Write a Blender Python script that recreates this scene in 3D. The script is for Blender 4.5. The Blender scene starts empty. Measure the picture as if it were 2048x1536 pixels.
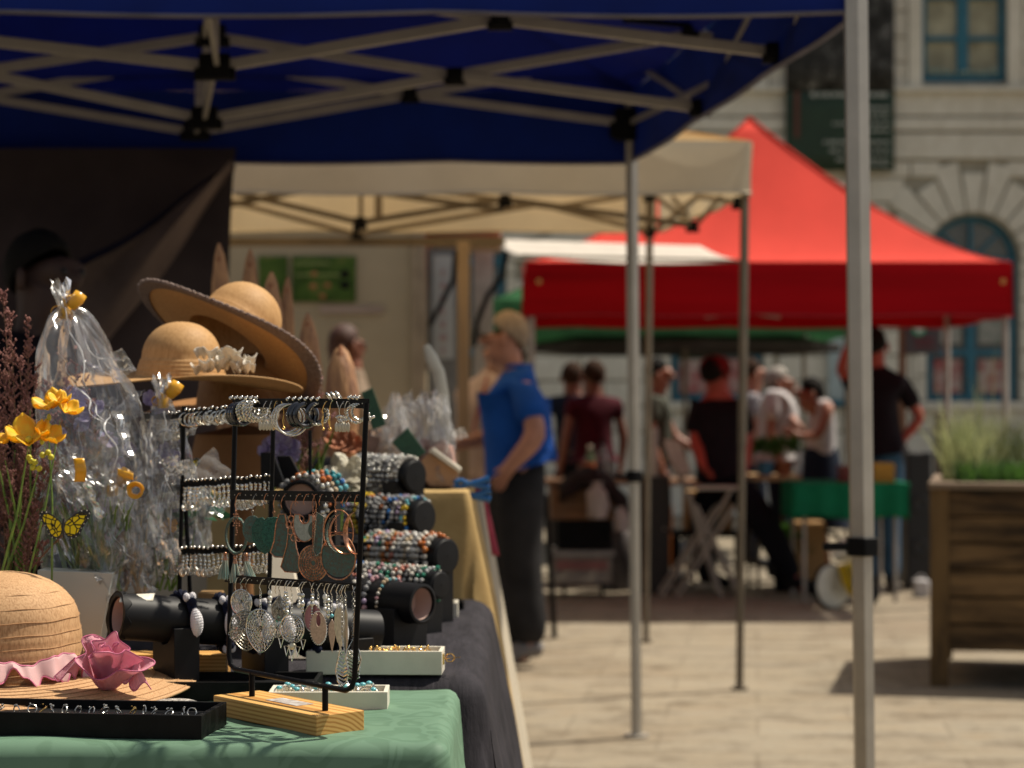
import bpy, bmesh, math, random
from mathutils import Vector as V, Matrix
random.seed(7)
rnd = random.random
def U(a, b): return a + (b - a) * rnd()
SC = bpy.context.scene
COL = SC.collection
# ---------------------------------------------------------------- camera, sky, sun, exposure
F = 4070.0; HY = 818.0; EYE = 1.27
cam_d = bpy.data.cameras.new("camera"); cam = bpy.data.objects.new("camera", cam_d); COL.objects.link(cam)
cam.location = (0, 0, EYE); cam.rotation_euler = (math.radians(90), 0, 0)
cam_d.sensor_width = 36.0; cam_d.lens = F / 2048 * 36.0; cam_d.shift_y = (HY - 768) / 2048
cam_d.clip_start = 0.05; cam_d.clip_end = 400
cam_d.dof.use_dof = True; cam_d.dof.focus_distance = 2.72; cam_d.dof.aperture_fstop = 5.0
SC.camera = cam
SUN_EL = math.radians(60); SUN_AZ = math.radians(66)      # azimuth measured from +Y (away from camera) towards +X
w = bpy.data.worlds.new("World"); SC.world = w; w.use_nodes = True
nt = w.node_tree; bg = nt.nodes['Background']; sky = nt.nodes.new('ShaderNodeTexSky')
sky.sky_type = 'NISHITA'; sky.sun_disc = False; sky.sun_elevation = SUN_EL; sky.sun_rotation = SUN_AZ
sky.dust_density = 2.5; sky.ozone_density = 0.6
hs = nt.nodes.new('ShaderNodeHueSaturation'); hs.inputs['Saturation'].default_value = 0.45; nt.links.new(sky.outputs[0], hs.inputs['Color'])
nt.links.new(hs.outputs[0], bg.inputs[0]); bg.inputs[1].default_value = 0.075
sd = bpy.data.lights.new("sun", 'SUN'); so = bpy.data.objects.new("sun", sd); COL.objects.link(so)
sd.energy = 4.7; sd.angle = math.radians(1.0); sd.color = (1.0, 0.91, 0.76)
sv = V((math.sin(SUN_AZ) * math.cos(SUN_EL), math.cos(SUN_AZ) * math.cos(SUN_EL), math.sin(SUN_EL)))
so.rotation_euler = sv.to_track_quat('Z', 'Y').to_euler()
SC.view_settings.view_transform = 'Standard'; SC.view_settings.look = 'None'
SC.view_settings.exposure = 0.45; SC.view_settings.gamma = 1.0
SC.cycles.transparent_max_bounces = 24

def P(px, py, d):
    return V(((px - 1024) * d / F, d, EYE - (py - HY) * d / F))

# ---------------------------------------------------------------- materials
MATS = {}
def mat(name, col, rough=0.7, metal=0.0, var=0.12, vscale=6.0, bump=0.0, bscale=40.0, trans=0.0, alpha=None, coat=0.0, sheen=0.0, spec=0.5, stretch=(1, 1, 1), col2=None, sss=0.0):
    if name in MATS: return MATS[name]
    m = bpy.data.materials.new(name); m.use_nodes = True; MATS[name] = m
    n = m.node_tree.nodes; l = m.node_tree.links; b = n['Principled BSDF']
    c = (col[0], col[1], col[2], 1)
    b.inputs['Roughness'].default_value = rough; b.inputs['Metallic'].default_value = metal
    if rough >= .75 and spec == .5: spec = .15
    b.inputs['Specular IOR Level'].default_value = spec
    b.inputs['Coat Weight'].default_value = coat; b.inputs['Sheen Weight'].default_value = sheen
    if sss: b.inputs['Subsurface Weight'].default_value = sss; b.inputs['Subsurface Radius'].default_value = (0.01, 0.004, 0.002)
    tc = n.new('ShaderNodeTexCoord'); mp = n.new('ShaderNodeMapping'); l.new(tc.outputs['Object'], mp.inputs[0])
    mp.inputs['Scale'].default_value = stretch
    nz = n.new('ShaderNodeTexNoise'); nz.inputs['Scale'].default_value = vscale; nz.inputs['Detail'].default_value = 6
    nz.inputs['Roughness'].default_value = 0.65
    l.new(mp.outputs[0], nz.inputs[0])
    rp = n.new('ShaderNodeValToRGB'); l.new(nz.outputs[0], rp.inputs[0])
    c2 = col2 if col2 else tuple(x * (1 - var * 2) for x in col)
    c1 = col if col2 else tuple(min(1, x * (1 + var)) for x in col)
    rp.color_ramp.elements[0].position = 0.34; rp.color_ramp.elements[1].position = 0.66
    rp.color_ramp.elements[0].color = (*c2, 1); rp.color_ramp.elements[1].color = (*c1, 1)
    l.new(rp.outputs[0], b.inputs['Base Color'])
    if bump:
        nb = n.new('ShaderNodeTexNoise'); nb.inputs['Scale'].default_value = bscale; nb.inputs['Detail'].default_value = 4
        l.new(mp.outputs[0], nb.inputs[0])
        bp = n.new('ShaderNodeBump'); bp.inputs['Strength'].default_value = bump; bp.inputs['Distance'].default_value = 0.01
        l.new(nb.outputs[0], bp.inputs['Height']); l.new(bp.outputs[0], b.inputs['Normal'])
    if trans:
        t = n.new('ShaderNodeBsdfTranslucent'); l.new(rp.outputs[0], t.inputs[0])
        mx = n.new('ShaderNodeMixShader'); mx.inputs[0].default_value = trans
        l.new(b.outputs[0], mx.inputs[1]); l.new(t.outputs[0], mx.inputs[2]); l.new(mx.outputs[0], n['Material Output'].inputs[0])
    if alpha is not None: b.inputs['Alpha'].default_value = alpha
    return m

def film(name, haze=0.07):
    m = bpy.data.materials.new(name); m.use_nodes = True; MATS[name] = m
    n = m.node_tree.nodes; l = m.node_tree.links; n.remove(n['Principled BSDF'])
    tr = n.new('ShaderNodeBsdfTransparent'); tr.inputs[0].default_value = (0.985, 0.985, 0.985, 1)
    gl = n.new('ShaderNodeBsdfGlossy'); gl.inputs['Roughness'].default_value = 0.13
    df = n.new('ShaderNodeBsdfTranslucent'); df.inputs[0].default_value = (0.9, 0.9, 0.9, 1)
    lw = n.new('ShaderNodeLayerWeight'); lw.inputs[0].default_value = 0.32
    tc = n.new('ShaderNodeTexCoord'); vn = n.new('ShaderNodeTexVoronoi'); vn.inputs['Scale'].default_value = 11; vn.feature = 'SMOOTH_F1'
    l.new(tc.outputs['Object'], vn.inputs[0])
    bp = n.new('ShaderNodeBump'); bp.inputs['Strength'].default_value = 0.6; bp.inputs['Distance'].default_value = 0.01
    l.new(vn.outputs['Distance'], bp.inputs['Height']); l.new(bp.outputs[0], gl.inputs['Normal']); l.new(bp.outputs[0], lw.inputs['Normal'])
    m1 = n.new('ShaderNodeMixShader'); m2 = n.new('ShaderNodeMixShader')
    ad = n.new('ShaderNodeMath'); ad.operation = 'MULTIPLY_ADD'; ad.inputs[1].default_value = 0.75; ad.inputs[2].default_value = 0.07
    l.new(lw.outputs['Fresnel'], ad.inputs[0]); l.new(ad.outputs[0], m1.inputs[0])
    l.new(tr.outputs[0], m1.inputs[1]); l.new(gl.outputs[0], m1.inputs[2])
    m2.inputs[0].default_value = haze; l.new(m1.outputs[0], m2.inputs[1]); l.new(df.outputs[0], m2.inputs[2])
    l.new(m2.outputs[0], n['Material Output'].inputs[0]); return m

def node_mat(name, rough, build, bump=None, bstr=0.3, bdist=0.01, metal=0.0, trans=0.0):
    """build(nodes, links, texcoord) -> colour socket (and optional height socket)"""
    m = bpy.data.materials.new(name); m.use_nodes = True; MATS[name] = m
    n = m.node_tree.nodes; l = m.node_tree.links; b = n['Principled BSDF']; b.inputs['Roughness'].default_value = rough; b.inputs['Specular IOR Level'].default_value = .5 if rough < .5 else .2
    b.inputs['Metallic'].default_value = metal
    tc = n.new('ShaderNodeTexCoord'); c, h = build(n, l, tc); l.new(c, b.inputs['Base Color'])
    if h is not None:
        bp = n.new('ShaderNodeBump'); bp.inputs['Strength'].default_value = bstr; bp.inputs['Distance'].default_value = bdist
        l.new(h, bp.inputs['Height']); l.new(bp.outputs[0], b.inputs['Normal'])
    if trans:
        t = n.new('ShaderNodeBsdfTranslucent'); l.new(c, t.inputs[0]); mx = n.new('ShaderNodeMixShader'); mx.inputs[0].default_value = trans
        l.new(b.outputs[0], mx.inputs[1]); l.new(t.outputs[0], mx.inputs[2]); l.new(mx.outputs[0], n['Material Output'].inputs[0])
    return m
def ramp(n, l, src, stops):
    r = n.new('ShaderNodeValToRGB'); l.new(src, r.inputs[0]); e = r.color_ramp.elements
    while len(e) < len(stops): e.new(0.5)
    for i, (p, c) in enumerate(stops): e[i].position = p; e[i].color = (*c, 1)
    return r.outputs[0]
def noise(n, l, src, scale, det=6, rough=0.6, sc=(1, 1, 1)):
    mp = n.new('ShaderNodeMapping'); mp.inputs['Scale'].default_value = sc; l.new(src, mp.inputs[0])
    z = n.new('ShaderNodeTexNoise'); z.inputs['Scale'].default_value = scale; z.inputs['Detail'].default_value = det; z.inputs['Roughness'].default_value = rough
    l.new(mp.outputs[0], z.inputs[0]); return z.outputs[0]
def mixc(n, l, f, a, b, mode='MIX'):
    m = n.new('ShaderNodeMix'); m.data_type = 'RGBA'; m.blend_type = mode
    if isinstance(f, float): m.inputs[0].default_value = f
    else: l.new(f, m.inputs[0])
    for s, i in ((a, 6), (b, 7)):
        if isinstance(s, tuple): m.inputs[i].default_value = (*s, 1)
        else: l.new(s, m.inputs[i])
    return m.outputs[2]

# ---------------------------------------------------------------- mesh builder
def basis(ax):
    ax = V(ax).normalized(); a = V((0, 0, 1)) if abs(ax.z) < 0.9 else V((1, 0, 0))
    u = ax.cross(a).normalized(); v = ax.cross(u).normalized(); return u, v, ax
class MB:
    def __init__(s): s.v = []; s.f = []; s.mi = []; s.m = 0
    def add(s, vs, fs):
        o = len(s.v); s.v += [V(p) for p in vs]
        for f in fs: s.f.append([i + o for i in f]); s.mi.append(s.m)
        return s
    def box(s, c, sz, rz=0.0, rot=None):
        c = V(c); R = rot if rot else Matrix.Rotation(rz, 3, 'Z'); h = [x / 2 for x in sz]
        vs = [c + R @ V((sx * h[0], sy * h[1], sz_ * h[2])) for sx in (-1, 1) for sy in (-1, 1) for sz_ in (-1, 1)]
        return s.add(vs, [(0, 1, 3, 2), (4, 6, 7, 5), (0, 4, 5, 1), (2, 3, 7, 6), (0, 2, 6, 4), (1, 5, 7, 3)])
    def bbox(s, a, b): # from two opposite corners
        a = V(a); b = V(b); return s.box((a + b) / 2, [abs(b[i] - a[i]) for i in range(3)])
    def bar(s, p0, p1, w, h, up=(0, 0, 1)):
        p0 = V(p0); p1 = V(p1); d = (p1 - p0); L = d.length; d.normalize(); u = V(up)
        if abs(d.dot(u)) > .98: u = V((1, 0, 0))
        x = d.cross(u).normalized(); z = x.cross(d).normalized()
        R = Matrix((x, d, z)).transposed(); return s.box((p0 + p1) / 2, (w, L, h), rot=R)
    def tube(s, pts, r, n=8, closed=False, caps=True, flat=1.0):
        pts = [V(p) for p in pts]; k = len(pts); rs = r if isinstance(r, (list, tuple)) else [r] * k
        vs = []; prev = None
        for i, p in enumerate(pts):
            if closed: t = pts[(i + 1) % k] - pts[i - 1]
            else: t = pts[min(i + 1, k - 1)] - pts[max(i - 1, 0)]
            if t.length < 1e-9: t = V((0, 0, 1))
            t.normalize()
            if prev is None: u, v, _ = basis(t)
            else:
                u = prev - t * prev.dot(t)
                if u.length < 1e-6: u, v, _ = basis(t)
                u.normalize(); v = t.cross(u)
            prev = u
            for j in range(n):
                a = 2 * math.pi * j / n; vs.append(p + u * math.cos(a) * rs[i] + v * math.sin(a) * rs[i] * flat)
        fs = []
        for i in range(k if closed else k - 1):
            i2 = (i + 1) % k
            for j in range(n): fs.append((i * n + j, i * n + (j + 1) % n, i2 * n + (j + 1) % n, i2 * n + j))
        if caps and not closed: fs += [tuple(range(n - 1, -1, -1)), tuple((k - 1) * n + j for j in range(n))]
        return s.add(vs, fs)
    def ring(s, c, R, r, ax=(0, 1, 0), n=28, m=6, a0=0.0, a1=360.0, ry=None, flat=1.0):
        u, v, _ = basis(ax); c = V(c); ry = ry or R
        full = abs(a1 - a0) >= 359.9; k = n if full else n + 1
        pts = [c + u * R * math.cos(math.radians(a0 + (a1 - a0) * i / n)) + v * ry * math.sin(math.radians(a0 + (a1 - a0) * i / n)) for i in range(k)]
        return s.tube(pts, r, m, closed=full, flat=flat)
    def ball(s, c, r, nu=8, nv=6, ax=None):
        c = V(c); r = r if isinstance(r, (tuple, list)) else (r, r, r); vs = [c + V((0, 0, r[2]))]
        for i in range(1, nv):
            t = math.pi * i / nv
            for j in range(nu):
                a = 2 * math.pi * j / nu; vs.append(c + V((r[0] * math.sin(t) * math.cos(a), r[1] * math.sin(t) * math.sin(a), r[2] * math.cos(t))))
        vs.append(c - V((0, 0, r[2]))); L = len(vs) - 1; fs = []
        for j in range(nu): fs.append((0, 1 + j, 1 + (j + 1) % nu)); fs.append((L, L - nu + (j + 1) % nu, L - nu + j))
        for i in range(nv - 2):
            for j in range(nu):
                a = 1 + i * nu + j; b = 1 + i * nu + (j + 1) % nu; fs.append((a, a + nu, b + nu, b))
        return s.add(vs, fs)
    def lathe(s, prof, c=(0, 0, 0), ax=(0, 0, 1), n=32, fn=None, closed=False):
        u, v, w_ = basis(ax); c = V(c); vs = []
        for k, (r, z) in enumerate(prof):
            for j in range(n):
                a = 2 * math.pi * j / n; rr, zz = (r, z) if fn is None else fn(r, z, a)
                vs.append(c + u * rr * math.cos(a) + v * rr * math.sin(a) + w_ * zz)
        fs = []; K = len(prof)
        for k in range(K if closed else K - 1):
            k2 = (k + 1) % K
            for j in range(n): fs.append((k * n + j, k * n + (j + 1) % n, k2 * n + (j + 1) % n, k2 * n + j))
        return s.add(vs, fs)
    def prism(s, poly, th):  # planar polygon extruded by vector th
        th = V(th); n = len(poly); poly = [V(p) for p in poly]
        return s.add(poly + [p + th for p in poly], [tuple(range(n - 1, -1, -1)), tuple(range(n, 2 * n))] + [(i, (i + 1) % n, n + (i + 1) % n, n + i) for i in range(n)])
    def grid(s, fn, nu, nv, closeu=False):
        vs = [V(fn(i / nu, j / nv)) for i in range(nu + (0 if closeu else 1)) for j in range(nv + 1)]
        w_ = nv + 1; fs = []; cu = nu
        for i in range(nu):
            i2 = (i + 1) % nu if closeu else i + 1
            for j in range(nv): fs.append((i * w_ + j, i2 * w_ + j, i2 * w_ + j + 1, i * w_ + j + 1))
        return s.add(vs, fs)
    def leaf(s, p, d, L, W, up=None):
        p = V(p); d = V(d).normalized(); u, v, _ = basis(d)
        if up is None: a = U(0, 6.28); side = u * math.cos(a) + v * math.sin(a)
        else: side = d.cross(V(up)).normalized()
        nrm = side.cross(d)
        return s.add([p, p + d * L * .45 + side * W / 2 + nrm * W * .12, p + d * L, p + d * L * .45 - side * W / 2 + nrm * W * .12, p + d * L * .5 - nrm * W * .05],
                     [(0, 1, 4), (1, 2, 4), (2, 3, 4), (3, 0, 4)])
    def build(s, name, m, parent=None, smooth=True, bevel=0.0, solid=0.0, sub=0):
        me = bpy.data.meshes.new(name); o = bpy.data.objects.new(name, me); COL.objects.link(o)
        org = V((0, 0, 0))
        if parent is not None: org = ORG[parent.name]; o.parent = parent; ORG[o.name] = org
        else: ORG[o.name] = org
        me.from_pydata([p - org for p in s.v], [], s.f); ms = m if isinstance(m, (list, tuple)) else [m]
        for x in ms: me.materials.append(x)
        if len(ms) > 1:
            for p, i in zip(me.polygons, s.mi): p.material_index = i
        if smooth:
            for p in me.polygons: p.use_smooth = True
            try: me.set_sharp_from_angle(angle=math.radians(38))
            except Exception: pass
        me.update()
        bm = bmesh.new(); bm.from_mesh(me); bmesh.ops.recalc_face_normals(bm, faces=bm.faces); bm.to_mesh(me); bm.free()
        if solid: md = o.modifiers.new('s', 'SOLIDIFY'); md.thickness = solid; md.offset = 0
        if sub: md = o.modifiers.new('u', 'SUBSURF'); md.levels = sub; md.render_levels = sub
        if bevel:
            md = o.modifiers.new('b', 'BEVEL'); md.width = bevel; md.segments = 2; md.limit_method = 'ANGLE'
        return o
ORG = {}
def tag(o, label, cat, group=None, kind=None):
    if label: o['label'] = label
    if cat: o['category'] = cat
    if group: o['group'] = group
    if kind: o['kind'] = kind
    return o
def thing(name, label, cat, loc=(0, 0, 0), group=None):
    o = bpy.data.objects.new(name, None); COL.objects.link(o); o.location = loc; o.empty_display_size = 0.05
    ORG[o.name] = V(loc); return tag(o, label, cat, group)
def single(mb, name, m, label, cat, group=None, loc=None, **k):
    """a thing that is one mesh, origin at loc"""
    loc = V(loc) if loc is not None else sum(mb.v, V()) / len(mb.v)
    mb.v = [p - loc for p in mb.v]
    o = mb.build(name, m, None, **k); o.location = loc; return tag(o, label, cat, group)
def dup(root, loc, rotz=None, scale=None, label=None):
    r = root.copy(); COL.objects.link(r); r.location = loc
    if rotz is not None: r.rotation_euler = (0, 0, rotz)
    if scale is not None: r.scale = (scale,) * 3 if isinstance(scale, float) else scale
    if label: r['label'] = label
    for ch in list(root.children):
        c = ch.copy(); COL.objects.link(c); c.parent = r
        for g in list(ch.children): d = g.copy(); COL.objects.link(d); d.parent = c
    return r
ORD = ['first', 'second', 'third', 'fourth', 'fifth', 'sixth', 'seventh', 'eighth', 'ninth', 'tenth', 'eleventh', 'twelfth', 'thirteenth', 'fourteenth', 'fifteenth', 'sixteenth', 'seventeenth', 'eighteenth', 'nineteenth', 'twentieth', 'twenty-first', 'twenty-second', 'twenty-third', 'twenty-fourth', 'twenty-fifth']

# ---------------------------------------------------------------- base materials
ALU = mat('aluminium_tube', (0.42, 0.39, 0.34), 0.42, 0.55, var=.06)
BRZ = mat('bronze_tube', (0.13, 0.105, 0.075), 0.5, 0.4)
BLKP = mat('black_plastic', (0.005, 0.005, 0.006), 0.55, var=.2, spec=.12)
BLKM = mat('black_painted_steel', (0.003, 0.003, 0.004), 0.4, var=.2, spec=.12)
SILV = mat('silver', (0.72, 0.69, 0.62), 0.24, 1.0, var=.25, vscale=300)
SILD = mat('antique_silver', (0.42, 0.39, 0.33), 0.34, 1.0, var=.4, vscale=400)
GOLD = mat('gold', (0.75, 0.48, 0.16), 0.25, 1.0, var=.1)
COPP = mat('copper', (0.50, 0.24, 0.14), 0.34, 1.0, var=.3, vscale=200)
VERD = mat('verdigris', (0.06, 0.15, 0.13), 0.55, 0.4, vscale=260, col2=(0.10, 0.07, 0.05), bump=.3, bscale=500)
GREN = mat('green_patina', (0.035, 0.14, 0.10), 0.4, 0.5, vscale=300, col2=(0.015, 0.06, 0.045), bump=.5, bscale=500)
TURQ = mat('turquoise_bead', (0.12, 0.42, 0.48), 0.25)
ROSE = mat('rose_enamel', (0.34, 0.15, 0.17), 0.35, 0.4, vscale=200)
WHT = mat('white_paint', (0.62, 0.58, 0.48), 0.5, var=.06, vscale=12, bump=.08)
IVOR = mat('ivory_velvet', (0.60, 0.53, 0.42), 0.8)
# ================================================================ GROUND
def g_ground(n, l, tc):
    o = tc.outputs['Object']
    a = noise(n, l, o, 0.55, 8, .6); b = noise(n, l, o, 3.2, 8, .7, (1, 1.6, 1)); c = noise(n, l, o, 30, 5, .7)
    base = ramp(n, l, a, [(.3, (.235, .195, .145)), (.5, (.29, .255, .195)), (.7, (.265, .235, .185))])
    d = ramp(n, l, b, [(.38, (.60, .56, .53)), (.50, (1, 1, 1)), (.62, (1, .97, .93)), (.78, (1.0, .78, .6))])
    e = ramp(n, l, c, [(.3, (.75, .75, .75)), (.7, (1, 1, 1))])
    br = n.new('ShaderNodeTexBrick'); mp = n.new('ShaderNodeMapping'); l.new(o, mp.inputs[0]); mp.inputs['Rotation'].default_value = (0, 0, .12)
    l.new(mp.outputs[0], br.inputs[0]); br.inputs['Scale'].default_value = 1.0; br.inputs['Brick Width'].default_value = .75; br.inputs['Row Height'].default_value = .42
    br.inputs['Mortar Size'].default_value = .012; br.inputs['Mortar Smooth'].default_value = .6; br.inputs['Color1'].default_value = (1, 1, 1, 1); br.inputs['Color2'].default_value = (.86, .84, .8, 1); br.inputs['Mortar'].default_value = (.5, .46, .42, 1)
    x = mixc(n, l, 1.0, base, d, 'MULTIPLY'); x = mixc(n, l, .8, x, e, 'MULTIPLY'); x = mixc(n, l, .38, x, br.outputs[0], 'MULTIPLY'); k = noise(n, l, o, 1.7, 7, .75, (.5, 2.4, 1)); x = mixc(n, l, 1.0, x, ramp(n, l, k, [(.33, (.62, .56, .50)), (.45, (.95, .92, .88)), (.6, (1, 1, 1)), (.72, (1.0, .84, .68))]), 'MULTIPLY')
    return x, b
GM = node_mat('worn_stone_paving', .85, g_ground, bstr=.35, bdist=.02)
mb = MB(); mb.grid(lambda u, v: (-60 + 120 * u, -20 + 120 * v, 0), 12, 12)
tag(mb.build('ground', GM, smooth=False), None, None, kind='structure')

# ================================================================ FACADE
FD = 24.0
def fx(px): return (px - 1024) * FD / F
def fz(py): return EYE + (HY - py) * FD / F
def g_fac(n, l, tc):
    o = tc.outputs['Object']; a = noise(n, l, o, 1.3, 6); b = noise(n, l, o, 14, 5, .7, (1, 1, .4))
    c = ramp(n, l, a, [(.3, (.60, .57, .47)), (.7, (.72, .69, .58))]); d = ramp(n, l, b, [(.3, (.82, .8, .76)), (.6, (1, 1, 1))])
    return mixc(n, l, .8, c, d, 'MULTIPLY'), b
FM = node_mat('painted_stone', .85, g_fac, bstr=.2)
FMJ = mat('joint_mortar', (.33, .305, .235), .9)  # recessed backing seen in the joints, darker than the blocks
TEAL = mat('teal_paint', (.015, .13, .19), .5, var=.1)
GLS = mat('window_glass', (.10, .10, .08), .08, var=.3, vscale=1.5, spec=.8)
CURT = mat('pale_curtain', (.42, .40, .28), .85, var=.2, vscale=3)
fac = thing('townhouse', 'cream stone townhouse with rusticated blocks, round arches and teal window frames behind the stalls', 'building', (3, FD, 0))
ARC = [(-0.62, 3.02), (2.42, 3.02), (5.44, 3.02), (8.46, 3.02)]; AW = .54; SILL = 1.36
UPW = [(-0.65, 5.13), (2.35, 5.13), (5.34, 5.13), (8.4, 5.13)]; UW = .50; UTOP = 7.0
def in_open(x, z, m=0.0):
    for cx, cz in ARC:
        if abs(x - cx) < AW + m and SILL - m < z < cz: return True
        if z >= cz and math.hypot(x - cx, z - cz) < AW + m: return True
    for cx, z0 in UPW:
        if abs(x - cx) < UW + m and z0 - m < z < UTOP + m: return True
    return False
# backing wall: strips round the openings, solid 0.4 m
mb = MB(); x0, x1, ztop = -7.0, 13.0, 9.6
bw = MB()
def backing(xa, xb, za, zb): bw.bbox((xa, FD + .03, za), (xb, FD + .45, zb))
zs = [0, SILL, 3.02]
backing(x0, x1, 0, SILL)
xe = x0
for cx, cz in ARC: backing(xe, cx - AW, SILL, cz); xe = cx + AW
backing(xe, x1, SILL, 3.02)
xe = x0
for cx, cz in ARC:
    backing(xe, cx - AW, 3.02, 3.62); xe = cx + AW
    N = 16
    for i in range(N):
        a0 = math.pi * i / N; a1 = math.pi * (i + 1) / N
        p = [(cx + AW * math.cos(a0), cz + AW * math.sin(a0)), (cx + AW * math.cos(a1), cz + AW * math.sin(a1))]
        bw.prism([(p[0][0], FD + .03, p[0][1]), (p[1][0], FD + .03, p[1][1]), (p[1][0], FD + .03, 3.62), (p[0][0], FD + .03, 3.62)], (0, .42, 0))
backing(xe, x1, 3.02, 3.62)
backing(x0, x1, 3.62, 5.13)
xe = x0
for cx, z0 in UPW: backing(xe, cx - UW, 5.13, UTOP); xe = cx + UW
backing(xe, x1, 5.13, UTOP); backing(x0, x1, UTOP, ztop)
bw.build('joint_wall', FMJ, fac, smooth=False)
# rusticated blocks
zrow = .0; row = 0
VR = 1.06
while zrow < 4.18:
    h = .30 if zrow > .5 else .5
    if zrow + h > 4.2: h = 4.2 - zrow
    x = x0 - (.5 if row % 2 else 0)
    while x < x1:
        wdt = .78; xa = max(x, x0) + .012; xb = min(x + wdt, x1) - .012; za = zrow + .012; zb = zrow + h - .012
        # split away from arches
        segs = [(xa, xb)]
        for cx, cz in ARC:
            R = 0
            if zb > SILL - .02 and za < cz: R = AW + .10
            if zb > cz: 
                zz = max(0, min(zb, za) - cz); R = max(R if za < cz else 0, math.sqrt(max(0, VR ** 2 - max(za - cz, 0) ** 2)) if za - cz < VR else 0)
            ns = []
            for a, b in segs:
                if b <= cx - R or a >= cx + R: ns.append((a, b))
                else:
                    if a < cx - R - .05: ns.append((a, cx - R - .02))
                    if b > cx + R + .05: ns.append((cx + R + .02, b))
            segs = ns if R > 0 else segs
        for a, b in segs:
            if b - a > .05: mb.bbox((a, FD - U(.0, .006), za), (b, FD + .05, zb))
        x += wdt
    zrow += h; row += 1
for cx, cz in ARC:   # voussoirs and jamb stones
    N = 11
    for i in range(N):
        a0 = math.pi * (i + .06) / N; a1 = math.pi * (i + .94) / N; am = (a0 + a1) / 2
        ro = VR + (.12 if i % 2 == 0 else -.02); 
        pts = [(cx + (AW + .04) * math.cos(a0), (AW + .04) * math.sin(a0)), (cx + ro * math.cos(a0), ro * math.sin(a0)), (cx + ro * math.cos(a1), ro * math.sin(a1)), (cx + (AW + .04) * math.cos(a1), (AW + .04) * math.sin(a1))]
        mb.prism([(p[0], FD - .012, cz + p[1]) for p in pts], (0, .06, 0))
    for sgn in (-1, 1):
        z = SILL
        while z < cz - .05:
            mb.bbox((cx + sgn * (AW + .02), FD - .012, z + .012), (cx + sgn * (AW + .115), FD + .05, min(z + .3, cz) - .012)); z += .3
    mb.bbox((cx - AW - .12, FD - .08, SILL - .1), (cx + AW + .12, FD + .1, SILL - .003))
# plain upper storey, bands
mb.bbox((x0, FD - .02, 4.73), (x1, FD + .05, 5.0)); mb.bbox((x0, FD - .05, 4.55), (x1, FD + .05, 4.70)); mb.bbox((x0, FD - .03, 4.22), (x1, FD + .05, 4.52))
mb.bbox((x0, FD - .10, 5.0), (x1, FD + .05, 5.06))
xe = x0
for cx, z0 in UPW:
    for k in range(7):
        za = 5.065 + k * .3; mb.bbox((xe + .012, FD, za + .008), (cx - UW - .18, FD + .05, za + .29))
    mb.bbox((cx - UW - .17, FD - .03, 5.065), (cx - UW - .005, FD + .05, UTOP + .15)); mb.bbox((cx + UW + .005, FD - .03, 5.065), (cx + UW + .17, FD + .05, UTOP + .15))
    xe = cx + UW + .18
mb.bbox((xe, FD, 5.065), (x1, FD + .05, 7.1)); mb.bbox((x0, FD, 7.16), (x1, FD + .05, 9.5)); mb.bbox((x0, FD - .3, 9.5), (x1, FD + .5, 9.75))
mb.build('wall', FM, fac, smooth=False, bevel=.008)
mb = MB(); mb.bbox((x0, FD + .46, 0), (x1, FD + .6, 9.6)); mb.build('inner_wall', mat('dark_room', (.03, .03, .03), .9), fac, smooth=False)
POST = mat('red_poster', (.32, .03, .035), .6, var=.4, vscale=9, col2=(.45, .40, .34))
POSTW = mat('printed_poster', (.36, .34, .29), .6, vscale=8, col2=(.20, .23, .19))
for i, (cx, cz) in enumerate(ARC):
    t = .055; fr = MB()
    Y = FD + .16
    fr.tube([(cx + (AW - .03) * math.cos(a), Y, cz + (AW - .03) * math.sin(a)) for a in [math.pi * k / 20 for k in range(21)]], .045, 6)
    for sx in (-1, 1): fr.bbox((cx + sx * (AW - .08), Y - .03, SILL), (cx + sx * AW, Y + .03, cz))
    fr.bbox((cx - .055, Y - .045, SILL), (cx + .055, Y + .03, cz - .04)); fr.bbox((cx - AW, Y - .04, cz - .04), (cx + AW, Y + .03, cz + .04))
    fr.bbox((cx - AW, Y - .036, SILL), (cx + AW, Y + .03, SILL + .08)); fr.bbox((cx - AW, Y - .036, 1.90), (cx + AW, Y + .03, 1.98))
    fr.bbox((cx - .02, Y - .03, cz), (cx + .02, Y + .02, cz + AW - .05))
    for a in (45, 135): fr.bar((cx, Y, cz), (cx + (AW - .05) * math.cos(math.radians(a)), Y, cz + (AW - .05) * math.sin(math.radians(a))), .04, .03)
    fo = fr.build('arched_window', TEAL, fac, smooth=False)
    g = MB(); N = 20
    g.add([(cx - AW, Y + .035, SILL)] + [(cx + AW * math.cos(math.pi * k / N), Y + .035, cz + AW * math.sin(math.pi * k / N)) for k in range(N + 1)][::1] + [(cx - AW, Y + .035, SILL)], [])
    g = MB(); g.prism([(cx - AW, Y + .035, SILL), (cx + AW, Y + .035, SILL)] + [(cx + AW * math.cos(math.pi * k / N), Y + .035, cz + AW * math.sin(math.pi * k / N)) for k in range(N + 1)], (0, .01, 0))
    g.build('pane', GLS, fo, smooth=False)
    if i in (1, 2):
        for sx in (-1, 1):
            b = MB(); b.bbox((cx + sx * .10, Y + .012, 1.46), (cx + sx * .43, Y + .03, 1.86)); b.build('poster', POST, fo, smooth=False)
            b = MB(); b.bbox((cx + sx * .10, Y + .012, 2.05), (cx + sx * .43, Y + .03, 2.95)); b.build('poster', POSTW, fo, smooth=False)
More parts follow.
